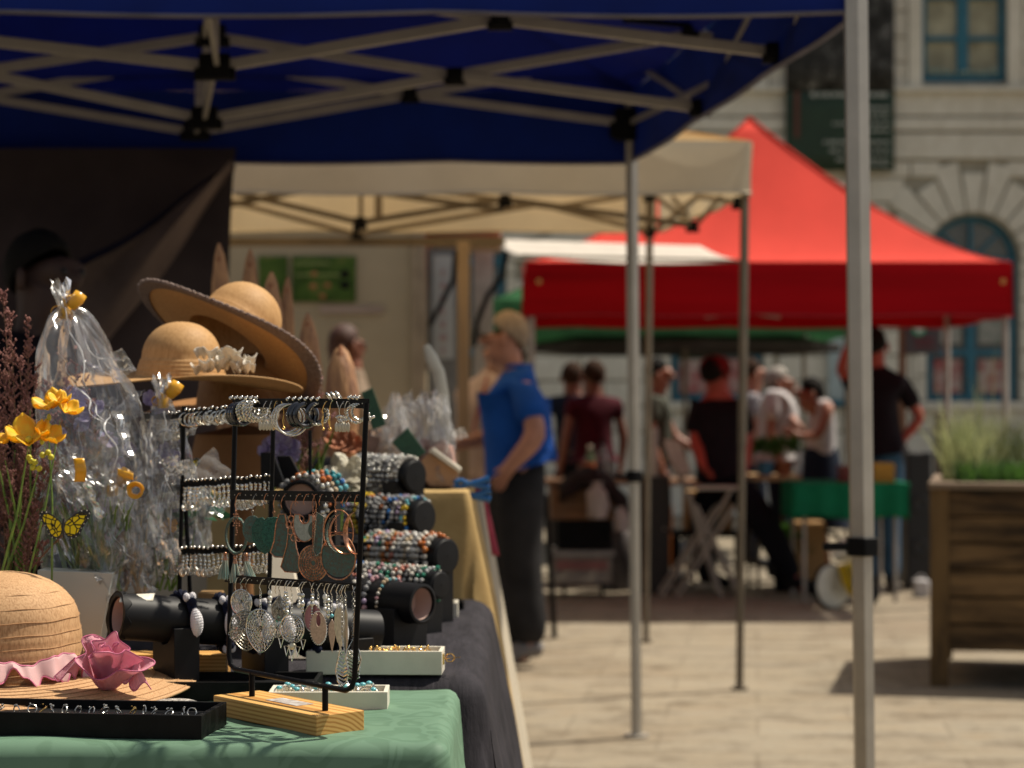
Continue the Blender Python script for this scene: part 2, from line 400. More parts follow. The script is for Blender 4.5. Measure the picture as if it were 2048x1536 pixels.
for cx, z0 in UPW:
    Y = FD + .14; fr = MB()
    for a, b in ((cx - UW, cx - UW + .07), (cx + UW - .07, cx + UW), (cx - .065, cx + .065)): fr.bbox((a, Y - .03, z0), (b, Y + .03, UTOP))
    for z, h in ((z0, .10), (z0 + .50, .05), (z0 + 1.0, .05), (UTOP - .08, .08)): fr.bbox((cx - UW, Y - .034, z), (cx + UW, Y + .03, z + h))
    fo = fr.build('casement_window', TEAL, fac, smooth=False)
    g = MB(); g.bbox((cx - UW, Y + .035, z0), (cx + UW, Y + .045, UTOP)); g.build('pane', CURT, fo, smooth=False)
    b = MB()
    for k in range(14): b.ball((cx - .4 + k * .06, Y - .06, z0 + .13 + U(-.02, .03)), U(.02, .035), 6, 5)
    b.build('flower_row', mat('pale_petals', (.45, .5, .38), .8, vscale=30, col2=(.05, .22, .25)), fo)
# green banner on the facade
bn = thing('banner', 'dark green banner with a dark photo and rows of pale lettering on the facade', 'banner', (3.85, FD - .12, 4.06))
mb = MB(); mb.grid(lambda u, v: (3.21 + 1.28 * u, FD - .12 + .015 * math.sin(u * 9) , 4.06 + .96 * v), 12, 4); mb.build('printed_cloth', mat('dark_green_print', (.014, .038, .018), .7), bn, solid=.006)
mb = MB(); mb.grid(lambda u, v: (3.21 + 1.28 * u, FD - .123 + .015 * math.sin(u * 9), 5.0 + 1.9 * v), 12, 6); mb.build('photo_print', node_mat('tree_photo', .7, lambda n, l, tc: (ramp(n, l, noise(n, l, tc.outputs['Object'], 4.2, 8, .75), [(.42, (.014, .014, .012)), (.56, (.05, .05, .045)), (.68, (.34, .34, .32))]), None)), bn, solid=.006)
LET = mat('pale_lettering', (.35, .37, .32), .7)
for row_, (za, hh, xa, xb) in enumerate([(4.93, .05, 3.50, 4.40), (4.78, .035, 3.95, 4.42), (4.70, .035, 3.98, 4.42), (4.60, .03, 3.76, 4.42), (4.52, .03, 3.95, 4.42), (4.38, .035, 3.65, 4.42), (4.28, .03, 3.72, 4.42), (4.18, .03, 3.8, 4.42), (4.12, .025, 3.95, 4.42)]):
    x = xa; mb = MB()
    while x < xb:
        ww = U(.03, .12); mb.bbox((x, FD - .15, za), (min(x + ww, xb), FD - .142, za + hh)); x += ww + .022
    mb.build('text_line', LET, bn, smooth=False)
mb = MB()
mb.bbox((3.31, FD - .15, 4.45), (3.37, FD - .142, 4.99))
mb.build('red_side_line', mat('red_ink', (.10, .03, .015), .7), bn, smooth=False)
mb = MB(); mb.tube([(3.18, FD - .12, 6.92), (4.52, FD - .12, 6.92)], .02); mb.build('rod', ALU, bn)
# pale framed panel between the arches
t = thing('display_case', 'pale glazed display case with a teal bottom rail on the facade between two arches', 'display case', (3.9, FD - .06, 1.3))
mb = MB(); mb.bbox((3.72, FD - .1, 1.38), (4.08, FD - .015, 2.1)); mb.build('panel', mat('pale_blue_panel', (.36, .44, .44), .35, vscale=3), t, bevel=.01)
mb = MB(); mb.bbox((3.70, FD - .12, 1.30), (4.10, FD - .015, 1.375)); mb.build('rail', TEAL, t, bevel=.01)
# iron bracket line on facade (a lamp conduit)
t = thing('notice_board', 'grey notice board with a green round emblem on a brown post beside the arched window', 'notice board', (3.1, 16, 0))
mb = MB(); mb.bbox(P(1800, 636, 16), P(1813, 900, 16.05)); a = P(1806, 640, 16)
mb.box((a.x, 16.0, a.z / 2), (.055, .055, a.z)); mb = MB().box((a.x, 16.03, .98), (.055, .055, 1.96)); mb.build('post', mat('brown_post', (.16, .075, .035), .6), t, smooth=False, bevel=.004)
a = P(1812, 708, 15.97); b = P(1880, 640, 16.0); mb = MB(); mb.bbox(a, (b.x, 16.0, b.z)); mb.build('board', mat('grey_board', (.06, .05, .055), .6), t, smooth=False, bevel=.004)
mb = MB(); c = P(1838, 658, 15.955); mb.lathe([(.0001, 0), (.055, 0), (.055, .01), (.0001, .01)], c, (0, 1, 0), 20); mb.build('emblem', mat('green_emblem', (.03, .30, .17), .5), t)
mb = MB(); mb.bbox(c + V((-.028, -.008, -.012)), c + V((.028, -.002, .012))); mb.bbox(c + V((-.012, -.008, -.028)), c + V((.012, -.002, -.0125))); mb.build('mark', mat('white_mark', (.7, .7, .65), .5), t, smooth=False)
for k in range(2):
    mb = MB(); mb.bbox(P(1830, 676 + 12 * k, 15.955), P(1868, 681 + 12 * k, 15.962)); mb.build('text_line', mat('dull_red_text', (.15, .03, .04), .7), t, smooth=False)

# ================================================================ TENTS
def canopy(root, cs, ze, zp, m, pw=1.15, nseg=14, peak=None, sag=0.0):
    """four slopes from the eave rectangle cs to the peak"""
    pk = peak if peak is not None else sum((V((c[0], c[1], 0)) for c in cs), V()) / 4; pk = V((pk[0], pk[1], zp))
    mb = MB()
    for i in range(4):
        a = V((*cs[i], ze)); b = V((*cs[(i + 1) % 4], ze))
        def fn(u, v, a=a, b=b):
            e = a.lerp(b, u); t = v; p = e.lerp(pk, t); p.z = ze + (zp - ze) * (t ** pw)
            p.z -= sag * math.sin(math.pi * u) * math.sin(math.pi * min(1, t * 1.0)) * (1 - t) + .020 * math.sin(7 * u + 5 * t + i) * t * (1 - t) + .010 * math.sin(19 * u * (1.2 - t) + 3 * i) * (1 - t) * t; return p
        mb.grid(fn, nseg, 12)
    bm_ = mb.build('canopy', m, root)
    for c_ in cs:
        s_ = MB(); s_.tube([(lambda t: V((c_[0], c_[1], 0)).lerp(V((pk.x, pk.y, 0)), t) + V((0, 0, ze + (zp - ze) * (t ** pw) + .004)))(k / 24) for k in range(25)], .009, 6, flat=.5); s_.build('hip_seam', m, bm_)
    me = bm_.data; b2 = bmesh.new(); b2.from_mesh(me); bmesh.ops.remove_doubles(b2, verts=b2.verts, dist=.002); b2.to_mesh(me); b2.free()
    for p in me.polygons: p.use_smooth = True
    return bm_
def valance(root, cs, zt, zb, m, out=.015, trim=None, sags=None, wav=.012):
    c0 = sum((V((c[0], c[1])) for c in cs), V((0, 0))) / 4
    for i in range(4):
        a = V(cs[i]); b = V(cs[(i + 1) % 4]); L = (b - a).length; nrm = V(((b - a).y, -(b - a).x)).normalized()
        if nrm.dot((a + b) / 2 - c0) < 0: nrm = -nrm
        ph = U(0, 6)
        def fn(u, v):
            p = a.lerp(b, u) + nrm * (out + wav * math.sin(u * L * 5 + ph) * (1 - v) + wav * .5 * math.sin(u * L * 13 + ph + v))
            z = zb + (zt - zb) * v - .012 * (1 - v) * abs(math.sin(u * L * 3 + ph)); return (p.x, p.y, z)
        mb = MB(); mb.grid(fn, int(L * 14), 6); o = mb.build('valance', m, root)
        if trim:
            t = MB(); t.tube([V(fn(k / 40, 0)) + V((0, 0, -.004)) for k in range(41)], [.012] * 41, 6, flat=.5); t.build('trim', trim, o)
def leg(root, foot, top, r, m, clamp_z=None, plate=ALU, n=6, upper=True):
    foot = V(foot); top = V(top); mb = MB(); zc = clamp_z if clamp_z else top.z * .45; mid = foot.lerp(top, zc / top.z)
    mb.tube([foot + V((0, 0, .01)), mid], r * .86, n); mb.tube([mid, top], r, n); o = mb.build('leg', m, root)
    k = MB(); k.tube([foot + V((0, 0, .0)), foot + V((0, 0, .012))], r * 1.9, 16); k.build('foot_plate', plate, o)
    if clamp_z:
        k = MB(); k.tube([mid - V((0, 0, .022)), mid + V((0, 0, .022))], r * 1.35, n); k.box(mid + V((-r * 1.9, -.01, 0)), (r * 2.4, .018, .018)); k.build('clamp', BLKP, o, bevel=.003)
    return o
TBL = mat('blue_canvas', (.0005, .006, .125), .8, var=.12, vscale=3, trans=.045, bump=.1, bscale=300, spec=.2)
TBLV = mat('blue_canvas_valance', (.001, .014, .15), .7, var=.12, vscale=3, trans=.04, spec=.2)
TRIM = mat('grey_hem_tape', (.12, .115, .15), .8)
bt = thing('gazebo', 'royal blue pop-up gazebo with aluminium frame over the jewellery stall', 'gazebo', (-1, 6.4, 0))
BC = [(.838, 4.92), (.466, 7.87), (-3.6, 7.87), (-3.3, 4.92)]
canopy(bt, BC, 2.50, 3.35, TBL, 1.0)
valance(bt, BC, 2.50, 2.235, TBLV, trim=TRIM, wav=.003, out=.001)
leg(bt, (P(1733, 1868, 4.92).x, 4.92, 0), (P(1709, 20, 4.92).x, 4.92, 2.48), .031, ALU, .938)
leg(bt, (P(1273, 1475, 7.87).x, 7.87, 0), (P(1262, 200, 7.87).x, 7.87, 2.48), .0265, ALU, 1.01)
leg(bt, (-3.3, 4.92, 0), (-3.3, 4.92, 2.48), .0285, ALU, .94); leg(bt, (-3.6, 7.87, 0), (-3.6, 7.87, 2.48), .0285, ALU, .94)
def tbar(root, p0, p1, m, w=.017, h=.032):
    mb = MB(); mb.bar(p0, p1, w, h); return mb.build('truss_bar', m, root, smooth=False, bevel=.002)
def brk(root, p, s=(.07, .05, .06)):
    mb = MB(); mb.box(p, s); mb.box(V(p) + V((0, 0, -.02)), (s[0] * 1.35, s[1] * .5, s[2] * .5)); mb.tube([V(p) + V((0, -s[1] * .6, 0)), V(p) + V((0, s[1] * .6, 0))], s[2] * .3, 8)
    return mb.build('bracket', BLKP, root, bevel=.003)
d1, d2, d3 = 5.71, 6.68, 7.80
tr = [ # (from px,py) -> (to px,py) at depth
 (d1, (-420, 35), (430, 134)), (d1, (430, 134), (1000, 38)), (d1, (1000, 38), (1545, 104)), (d1, (430, -55), (1000, 38)), (d1, (1000, 38), (1540, -60)), (d1, (430, -55), (-420, 35)),
 (d2, (-380, 75), (410, 238)), (d2, (410, 238), (910, 150)), (d2, (910, 150), (1400, 216)), (d2, (420, 72), (910, 150)), (d2, (910, 150), (1400, 66)), (d2, (420, 72), (-380, 195)),
 (d3, (-300, 150), (390, 264)), (d3, (390, 264), (820, 190)), (d3, (820, 190), (1250, 246)), (d3, (405, 118), (820, 190)), (d3, (820, 190), (1250, 118)), (d3, (405, 118), (-300, 235))]
for d, a, b in tr: tbar(bt, P(*a, d + U(-.008, .008)), P(*b, d + .02), ALU)
for a, b in [((1612, -30, 5.3), (1577, 106, 5.71)), ((1545, -60, 5.71), (1408, 214, 6.68)), ((1577, 106, 5.71), (1400, 66, 6.68)), ((1478, 140, 6.2), (1262, 244, 7.8)), ((1408, 214, 6.68), (1258, 118, 7.8)), ((417, 28, 5.0), (434, 128, 5.71)), ((420, -55, 5.71), (409, 72, 6.68)), ((430, 134, 5.71), (409, 235, 6.68)), ((409, 235, 6.68), (392, 262, 7.8)), ((420, 72, 6.68), (405, 118, 7.8))]:
    tbar(bt, P(*a), P(*b), ALU, .014, .022)
for d, px, ya, yb in ((d1, 430, -55, 134), (d2, 412, 72, 238), (d3, 397, 118, 264)): 
    mb = MB(); mb.tube([P(px, ya, d), P(px, yb, d)], .013, 6); mb.build('upright', ALU, bt)
for d, x, y in ((d1, 430, 134), (d1, 1000, 38), (d1, 1550, 104), (d2, 410, 236), (d2, 910, 151), (d2, 1400, 214), (d2, 425, 72), (d2, 1385, 55), (d3, 390, 262), (d3, 820, 190), (d3, 405, 118)):
    s = 1.0 if x in (430, 410, 425, 390, 405) else .62; brk(bt, P(x, y, d), (.085 * s, .05, .06 * s + .01))
brk(bt, P(1258, 118, 7.83), (.1, .09, .08)); brk(bt, P(1258, 250, 7.83), (.11, .09, .12))
mb = MB(); mb.tube([P(1250, 40, 6.2), P(1392, 52, 6.66)], .010, 6); mb.build('peak_strut', BLKP, bt)

# dark back curtain of the blue stall
def g_tarp(n, l, tc):
    a = noise(n, l, tc.outputs['Object'], 2.2, 4); return ramp(n, l, a, [(.3, (.030, .023, .026)), (.7, (.060, .046, .048))]), None
TARP = node_mat('dark_brown_curtain', .8, g_tarp, trans=.22)
mb = MB()
def tarp(u, v):
    xr = P(473 - 60 * v, 500, 7.72).x; x = -3.6 + (xr + 3.6) * u; z = 2.26 - 1.9 * v
    e = max(0, 1 - abs((u - (.985 - .42 * v)) / .11)) ** .7; y = 7.72 + .03 * math.sin(u * 34) * v - .22 * e * v ** .5 + .05 * math.sin(u * 60 + v * 5) * v * .4
    return (x, y, z)
mb.grid(tarp, 160, 40); single(mb, 'back_curtain', TARP, 'dark brown curtain with a diagonal fold at the back of the blue gazebo', 'curtain')

LITFOLD = mat('lit_fold_taupe', (.22, .165, .145), .8, vscale=3, trans=.3, col2=(.12, .09, .085)); SWB = mat('navy_edge', (.006, .008, .03), .8)  # paler band added to paint the light along the curtain's diagonal fold
sw = thing('lit_fold_band', 'added lighter band painting the lit diagonal fold of the dark curtain beside the seller', 'curtain', P(450, 340, 7.5))
q0, q1, q2 = P(466, 330, 7.55), P(330, 480, 7.45), P(150, 640, 7.5)
def fold_band(u, v):
    c = q0.lerp(q1, u).lerp(q1.lerp(q2, u), u); w_ = .03 + .26 * u ** 1.2; return c + V((-.5 * w_ * (v - .5), .03 * math.sin(v * 7 + u * 3), w_ * (v - .5) + .01 * math.sin(u * 9 + v * 12)))
mb = MB(); mb.grid(fold_band, 40, 16); so_ = mb.build('cloth', LITFOLD, sw, solid=.003); mb = MB(); mb.tube([fold_band(k / 30, 1) for k in range(31)], [.008 + .02 * k / 30 for k in range(31)], 8, flat=.5); mb.build('dark_edge', SWB, sw)

# cream tent
CRM = mat('cream_canvas', (.74, .53, .28), .75, var=.05, vscale=2, trans=.72, bump=.06)
CRMV = mat('cream_valance', (.60, .54, .41), .75, var=.05, vscale=2, trans=.25)
wt = thing('gazebo', 'cream pop-up gazebo with bronze frame behind the blue gazebo', 'gazebo', (-.5, 10, 0))
wr = (P(1490, 0, 9.2).x, P(1303, 0, 11.07).x)
WC = [(wr[0] + .02, 9.16), (wr[1] + .03, 11.1), (-3.4, 11.07), (-3.1, 9.16)]
canopy(wt, WC, 2.47, 2.95, CRM, 1.0, peak=(-1.2, 10.1)); valance(wt, WC, 2.475, 2.25, CRMV, trim=mat('cream_hem', (.55, .5, .4), .8))
leg(wt, (P(1479, 0, 9.2).x, 9.2, 0), (P(1491, 0, 9.2).x, 9.2, 2.46), .020, BRZ, None, BRZ, 4); leg(wt, (P(1292, 0, 11.07).x, 11.07, 0), (P(1300, 0, 11.07).x, 11.07, 2.46), .019, BRZ, None, BRZ, 4)
leg(wt, (-3.4, 11.0, 0), (-3.4, 11.0, 2.46), .02, BRZ, None, BRZ, 4); leg(wt, (-3.1, 9.25, 0), (-3.1, 9.25, 2.46), .02, BRZ, None, BRZ, 4)
for d, a, b in [(9.6, (470, 385), (720, 445)), (9.6, (720, 445), (1010, 398)), (9.6, (1010, 398), (1380, 450)), (9.6, (720, 380), (1010, 420)), (9.6, (300, 440), (640, 375)), (10.9, (300, 360), (715, 470)), (10.9, (715, 468), (1080, 408)), (10.9, (1080, 408), (1295, 462)), (10.9, (820, 375), (1110, 415)), (10.9, (1110, 415), (1295, 385))]: tbar(wt, P(*a, d), P(*b, d + .01), BRZ, .016, .028)
for a, b in [((1310, 392, 11), (1390, 452, 10.3)), ((1310, 462, 11), (1395, 392, 10.2)), ((1390, 452, 10.3), (1440, 395, 9.6)), ((1395, 392, 10.2), (1480, 405, 9.25)), ((1345, 395, 10.7), (1375, 430, 10.3))]: tbar(wt, P(*a), P(*b), BRZ, .014, .024)
for a in ((720, 445, 9.6), (715, 468, 10.9), (1385, 452, 10.2), (1010, 400, 9.6), (1298, 462, 11.0), (1298, 392, 11.0), (1478, 405, 9.24)): brk(wt, P(*a), (.05, .04, .05))
mb = MB(); mb.tube([P(757, 385, 10.2), P(757, 445, 10.2)], .02, 8); mb.build('peak_post', BRZ, wt); mb = MB(); mb.tube([P(722, 385, 10), P(722, 470, 10)], .012, 6); mb.build('upright', BRZ, wt)
mb = MB(); mb.bar(P(200, 484, 11.0), P(1010, 484, 11.0), .03, .045); mb.build('rear_rail', BRZ, wt, smooth=False)

# red tent
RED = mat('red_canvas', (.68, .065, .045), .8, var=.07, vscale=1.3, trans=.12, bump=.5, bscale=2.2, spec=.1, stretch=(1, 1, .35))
REDV = mat('red_valance_shaded', (.36, .003, .007), .85, var=.14, vscale=1.6, stretch=(.25, .25, 5), trans=.06, spec=.1)  # same canvas as the roof, with the valance's shade put into a darker colour
rt = thing('gazebo', 'red pop-up gazebo with a steep pointed roof in front of the townhouse', 'gazebo', (1.6, 14.1, 0))
RC = [(P(2020, 0, 12.6).x, 12.6), (P(1897, 0, 14.4).x, 14.4), (P(1056, 0, 14.4).x, 14.4), (P(1050, 0, 12.6).x, 12.6)]
pk = P(1500, 235, 13.5)
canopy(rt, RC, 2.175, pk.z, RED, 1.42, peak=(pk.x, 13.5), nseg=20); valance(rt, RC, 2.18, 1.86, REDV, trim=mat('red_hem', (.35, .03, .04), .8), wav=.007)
GREYL = mat('grey_steel', (.34, .31, .28), .5, .3)
for c, px in zip(RC, (2014, 1893, 1058, 1063)): x = P(px, 0, c[1]).x; leg(rt, (x, c[1] + (.03 if c[1] < 13 else -.03), 0), (x, c[1] + (.03 if c[1] < 13 else -.03), 2.15), .022, GREYL, None, GREYL, 4)
tbar(rt, P(1410, 612, 12.75), P(1560, 632, 12.75), GREYL); tbar(rt, P(1410, 632, 12.75), P(1560, 612, 12.75), GREYL)
mb = MB(); 
for px in (1078, 2006): mb.ring(P(px, 563, 12.575), .012, .004, (0, 1, 0), 12, 6)
mb.build('eyelets', GOLD, rt)
# green tent further back
GRN = mat('green_canvas', (.025, .11, .038), .75, trans=.22, var=.1, vscale=2); GRNV = mat('green_valance', (.05, .17, .07), .75, trans=.3)
gt = thing('gazebo', 'dark green pop-up gazebo behind the red one, over the seated group', 'gazebo', (1.5, 18.5, 0))
GC = [(P(1700, 0, 17.0).x, 17.0), (2.9, 20.0), (-.25, 20.0), (P(985, 0, 17).x, 17.0)]
canopy(gt, GC, 2.18, 3.0, GRN, 1.1); valance(gt, GC, 2.185, 1.895, GRNV)
for c in GC: leg(gt, (c[0] - .03 * (1 if c[0] > 1 else -1), c[1], 0), (c[0] - .03 * (1 if c[0] > 1 else -1), c[1], 2.0), .022, BRZ, None, BRZ, 4)
# grey umbrella under it
ut = thing('parasol', 'wide dark grey market parasol just below the green gazebo edge', 'parasol', (1.2, 18.6, 0))
uc = P(1370, 640, 18.6)
mb = MB(); mb.lathe([(.02, .30), (.5, .2), (1.0, .08), (1.42, 0), (1.42, -.07)], (uc.x, 18.6, 1.86), n=8); mb.build('canopy', mat('charcoal_canvas', (.045, .042, .042), .8, trans=.05), ut, solid=.004)
mb = MB(); mb.tube([(uc.x, 18.6, 0), (uc.x, 18.6, 2.1)], .022); mb.build('pole', BRZ, ut)
mb = MB(); mb.lathe([(.001, .08), (.22, .07), (.25, .0), (.001, 0)], (uc.x, 18.6, 0), n=24); mb.build('base', mat('concrete', (.2, .2, .19), .9), ut)

# white awning sheet
aw = thing('awning', 'sunlit white awning sheet stretched in front of the red gazebo', 'awning', (.6, 12, 0))
a0, a1 = P(1040, 511, 11.7), P(1492, 522, 11.7); b0, b1 = P(985, 479, 12.35), P(1400, 492, 12.35)
mb = MB(); mb.grid(lambda u, v: a0.lerp(a1, u).lerp(b0.lerp(b1, u), v) + V((0, 0, -.03 * math.sin(math.pi * u) * (1 - v) - .02 * math.sin(math.pi * v))), 24, 8); mb.build('sheet', mat('white_awning_cloth', (.66, .60, .52), .7, trans=.3, var=.04), aw, solid=.003)
mb = MB(); mb.tube([a0, a1], .008, 8); mb.build('front_cord', BRZ, aw)
# wooden post
p = P(927, 484, 10.6); mb = MB(); mb.box((p.x, 10.6, p.z / 2), (.062, .06, p.z)); single(mb, 'timber_post', mat('pale_timber', (.27, .20, .13), .7, stretch=(1, 1, .15), vscale=12), 'pale timber post standing left of the man in the blue shirt', 'post', loc=(p.x, 10.6, 0), smooth=False, bevel=.004)

# ================================================================ HUT behind cream tent
ht = thing('market_hut', 'beige market hut with green posters on its wall behind the cream gazebo', 'hut', (-1.5, 13, 0))
HD = 13.0
HM = mat('beige_panel', (.40, .34, .235), .8, var=.05, vscale=2)
xa, xb = P(100, 0, HD).x, P(850, 0, HD).x
mb = MB(); mb.bbox((xa, HD, 0), (xb, HD + 1.8, 2.42)); mb.bbox((xa - .05, HD - .03, 2.42), (P(1000, 0, HD).x, HD + 1.9, 2.52)); mb.build('wall', HM, ht, smooth=False, bevel=.006)
mb = MB(); mb.box((P(832, 0, HD).x, HD - .02, 1.2), (.04, .036, 2.4)); mb.box((P(845, 0, HD).x, HD - .03, 1.2), (.03, .055, 2.4)); mb.build('corner_trim', mat('beige_trim', (.38, .31, .22), .7), ht, smooth=False)
PG = node_mat('green_poster', .5, lambda n, l, tc: (ramp(n, l, noise(n, l, tc.outputs['Object'], 7, 4), [(.4, (.035, .075, .012)), (.55, (.06, .12, .02)), (.75, (.17, .16, .05))]), None))
for a, b in (((517, 512), (576, 604)), ((584, 512), (712, 604))):
    mb = MB(); mb.bbox(P(*a, HD - .02), P(*b, HD - .008)); o = mb.build('poster', PG, ht, smooth=False)
    if a[0] > 580:
        k = MB(); k.ball(P(690, 548, HD - .022), (.032, .005, .026)); k.ball(P(690, 570, HD - .022), (.032, .005, .026)); k.build('black_spots', BLKP, o)
        k = MB(); [k.ball(P(x, y, HD - .022), (.022, .005, .016)) for x, y in ((628, 548), (626, 572), (655, 570), (645, 592))]; k.build('orange_spots', mat('orange_print', (.35, .14, .05), .6), o)
        k = MB(); k.bbox(P(590, 548, HD - .024), P(680, 552, HD - .021)); k.bbox(P(590, 524, HD - .024), P(660, 529, HD - .021)); k.build('print_line', mat('pale_green_print', (.2, .26, .08), .6), o, smooth=False)
mb = MB(); mb.bbox(P(640, 612, HD - .02), P(766, 627, HD - .008)); mb.build('sign_strip', mat('pink_sign', (.36, .28, .23), .7), ht, smooth=False)
mb = MB(); mb.bbox((xb + .015, HD + .05, 0), (P(915, 0, HD).x, HD + .12, 2.3)); o = mb.build('door', mat('grey_door', (.17, .18, .18), .6), ht, smooth=False)
mb = MB(); mb.bbox(P(866, 510, HD + .045), P(908, 718, HD + .035)); mb.build('notice', mat('white_notice', (.40, .43, .43), .5, var=.04), o, smooth=False)
for k in range(7): mb = MB(); mb.box(P(886, 545 + 26 * k, HD + .025), (.02 + .012 * (k % 3), .005, .04)); mb.build('red_letter', mat('faded_red_letter', (.38, .27, .27), .6), o, smooth=False)
mb = MB(); mb.bbox((P(945, 0, HD).x, HD + .3, 0), (P(985, 0, HD).x, HD + .36, 2.3)); mb.build('side_window', mat('pale_frame', (.5, .48, .42), .6), ht, smooth=False)
for k, pts in enumerate(([(912, 500), (906, 560), (880, 610), (858, 650)], [(1015, 500), (1005, 550), (975, 590), (955, 640), (948, 690)])):
    mb = MB(); mb.tube([P(x, y, 12.2) + V((0, .03 * i, 0)) for i, (x, y) in enumerate(pts)], .016, 8); single(mb, 'twisted_strap', BLKP, ['black strap hanging across the white notice on the hut', 'black strap hanging just right of the timber post'][k], 'strap')
# ================================================================ PEOPLE
SKIN = mat('skin', (.30, .125, .075), .55, var=.1, vscale=8, sss=.1); SKD = mat('tanned_skin', (.20, .07, .04), .55, var=.1, vscale=8)
SKP = mat('fair_skin', (.52, .30, .21), .55, var=.08)
def skin_mesh(name, nodes, edges, m, parent, sub=1, root=0, smooth=True):
    """nodes: [(Vector, radius)] -> continuous skinned surface baked to a mesh"""
    me = bpy.data.meshes.new(name + '_src'); me.from_pydata([n[0] for n in nodes], edges, []); o = bpy.data.objects.new(name + '_src', me); COL.objects.link(o)
    md = o.modifiers.new('k', 'SKIN'); md.use_smooth_shade = True; md.branch_smoothing = .4
    if not me.skin_vertices: 
        bm = bmesh.new(); bm.from_mesh(me); bm.verts.layers.skin.verify(); bm.to_mesh(me); bm.free()
    for i, nd in enumerate(nodes):
        r = nd[1]; me.skin_vertices[0].data[i].radius = (r, r) if not isinstance(r, tuple) else r; me.skin_vertices[0].data[i].use_root = (i == root)
    s = o.modifiers.new('s', 'SUBSURF'); s.levels = sub; s.render_levels = sub
    dg = bpy.context.evaluated_depsgraph_get(); dg.update(); ev = o.evaluated_get(dg); m2 = bpy.data.meshes.new_from_object(ev)
    bpy.data.objects.remove(o); bpy.data.meshes.remove(me); m2.name = name
    org = ORG[parent.name]; m2.materials.clear(); m2.materials.append(m)
    for v in m2.vertices: v.co -= org
    for p in m2.polygons: p.use_smooth = True; p.material_index = 0
    r = bpy.data.objects.new(name, m2); COL.objects.link(r); r.parent = parent; ORG[r.name] = org; return r
def person(label, base, face, H=1.75, ov=None, shirt=None, trousers=None, hair=None, skin=None, shoes=None, hairlen=0, sleeve=.55, skirt=None, glasses=False, wide=1.0, head_tilt=(0, 0), cap=None, coll=False, shorts=False, bulk=1.0, belly=None):
    """base = ground point, face = direction angle (deg): 0 faces the camera, 90 faces picture right, -90 faces picture left, 180 faces away"""
    base = V(base); skin = skin or SKIN; k = H / 1.75; R = Matrix.Rotation(math.radians(face), 3, 'Z')
    root = thing('person', label, 'person', base)
    J = dict(pel=(0, .01, .95), wai=(0, 0, 1.10), che=(0, .01, 1.29), upp=(0, .02, 1.41), nek=(0, .015, 1.50), hb=(0, 0, 1.565), hm=(0, -.012, 1.64), ht=(0, 0, 1.70),
             sL=(.185, .02, 1.415), eL=(.25, .04, 1.14), wL=(.26, -.05, .90), hL=(.255, -.08, .81), sR=(-.185, .02, 1.415), eR=(-.25, .04, 1.14), wR=(-.26, -.05, .90), hR=(-.255, -.08, .81),
             pL=(.095, .01, .90), kL=(.10, -.02, .49), aL=(.10, .03, .09), tL=(.115, -.13, .035), pR=(-.095, .01, .90), kR=(-.10, -.02, .49), aR=(-.10, .03, .09), tR=(-.115, -.13, .035))
    W = {}
    for key, p in J.items(): W[key] = base + R @ (V(p) * k)
    if ov:
        for key, p in ov.items():
            if isinstance(p, V): W[key] = p
            else: W[key] = base + R @ (V(p) * k)
        if 'hm' in ov and 'ht' not in ov: W['ht'] = W['hm'] + V((0, 0, .06 * k))
    fw = R @ V((0, -1, 0)); sd_ = R @ V((1, 0, 0))
    names = ['pel', 'wai', 'che', 'upp', 'nek', 'hb', 'hm', 'ht', 'sL', 'eL', 'wL', 'sR', 'eR', 'wR', 'pL', 'kL', 'aL', 'tL', 'pR', 'kR', 'aR', 'tR']
    rad = dict(pel=(.125, .105), wai=(.125, .10), che=(.14, .11), upp=(.12, .09), nek=.058, hb=.088, hm=(.108, .112), ht=.086, sL=.058, eL=.042, wL=.027, sR=.058, eR=.042, wR=.027, pL=.09, kL=.057, aL=.038, tL=.032, pR=.09, kR=.057, aR=.038, tR=.032)
    for q in ('pel', 'wai', 'che'): rad[q] = tuple(r * wide for r in rad[q])
    full = dict(rad)
    for q in list(rad):
        if q[0] in 'sewpka' and q[1] in 'LR': rad[q] = rad[q] * bulk
    if belly: full.update(pel=(belly * .86,) * 2, wai=(belly,) * 2, che=(belly * .93,) * 2, upp=(belly * .72,) * 2)
    if shirt is not None:
        for q in ('pel', 'wai', 'che', 'upp'): rad[q] = .082 if q != 'upp' else .07
        rad['sL'] = rad['sR'] = .044
    if trousers is not None or skirt is not None: rad['pL'] = rad['pR'] = .066; rad['kL'] = rad['kR'] = .048
    nodes = [(W[n], tuple(x * k for x in rad[n]) if isinstance(rad[n], tuple) else rad[n] * k) for n in names]; ix = {n: i for i, n in enumerate(names)}
    E = [('pel', 'wai'), ('wai', 'che'), ('che', 'upp'), ('upp', 'nek'), ('nek', 'hb'), ('hb', 'hm'), ('hm', 'ht'), ('upp', 'sL'), ('sL', 'eL'), ('eL', 'wL'), ('upp', 'sR'), ('sR', 'eR'), ('eR', 'wR'),
         ('pel', 'pL'), ('pL', 'kL'), ('kL', 'aL'), ('aL', 'tL'), ('pel', 'pR'), ('pR', 'kR'), ('kR', 'aR'), ('aR', 'tR')]
    ed = [(ix[a], ix[b]) for a, b in E]
    hf = fw.copy()
    nose = W['hm'] + hf * .122 * k + V((0, 0, -.026)); nodes.append((nose, .014 * k)); ed.append((ix['hm'], len(nodes) - 1))
    chin = W['hb'] + hf * .070 * k + V((0, 0, -.026)); nodes.append((chin, .030 * k)); ed.append((ix['hb'], len(nodes) - 1))
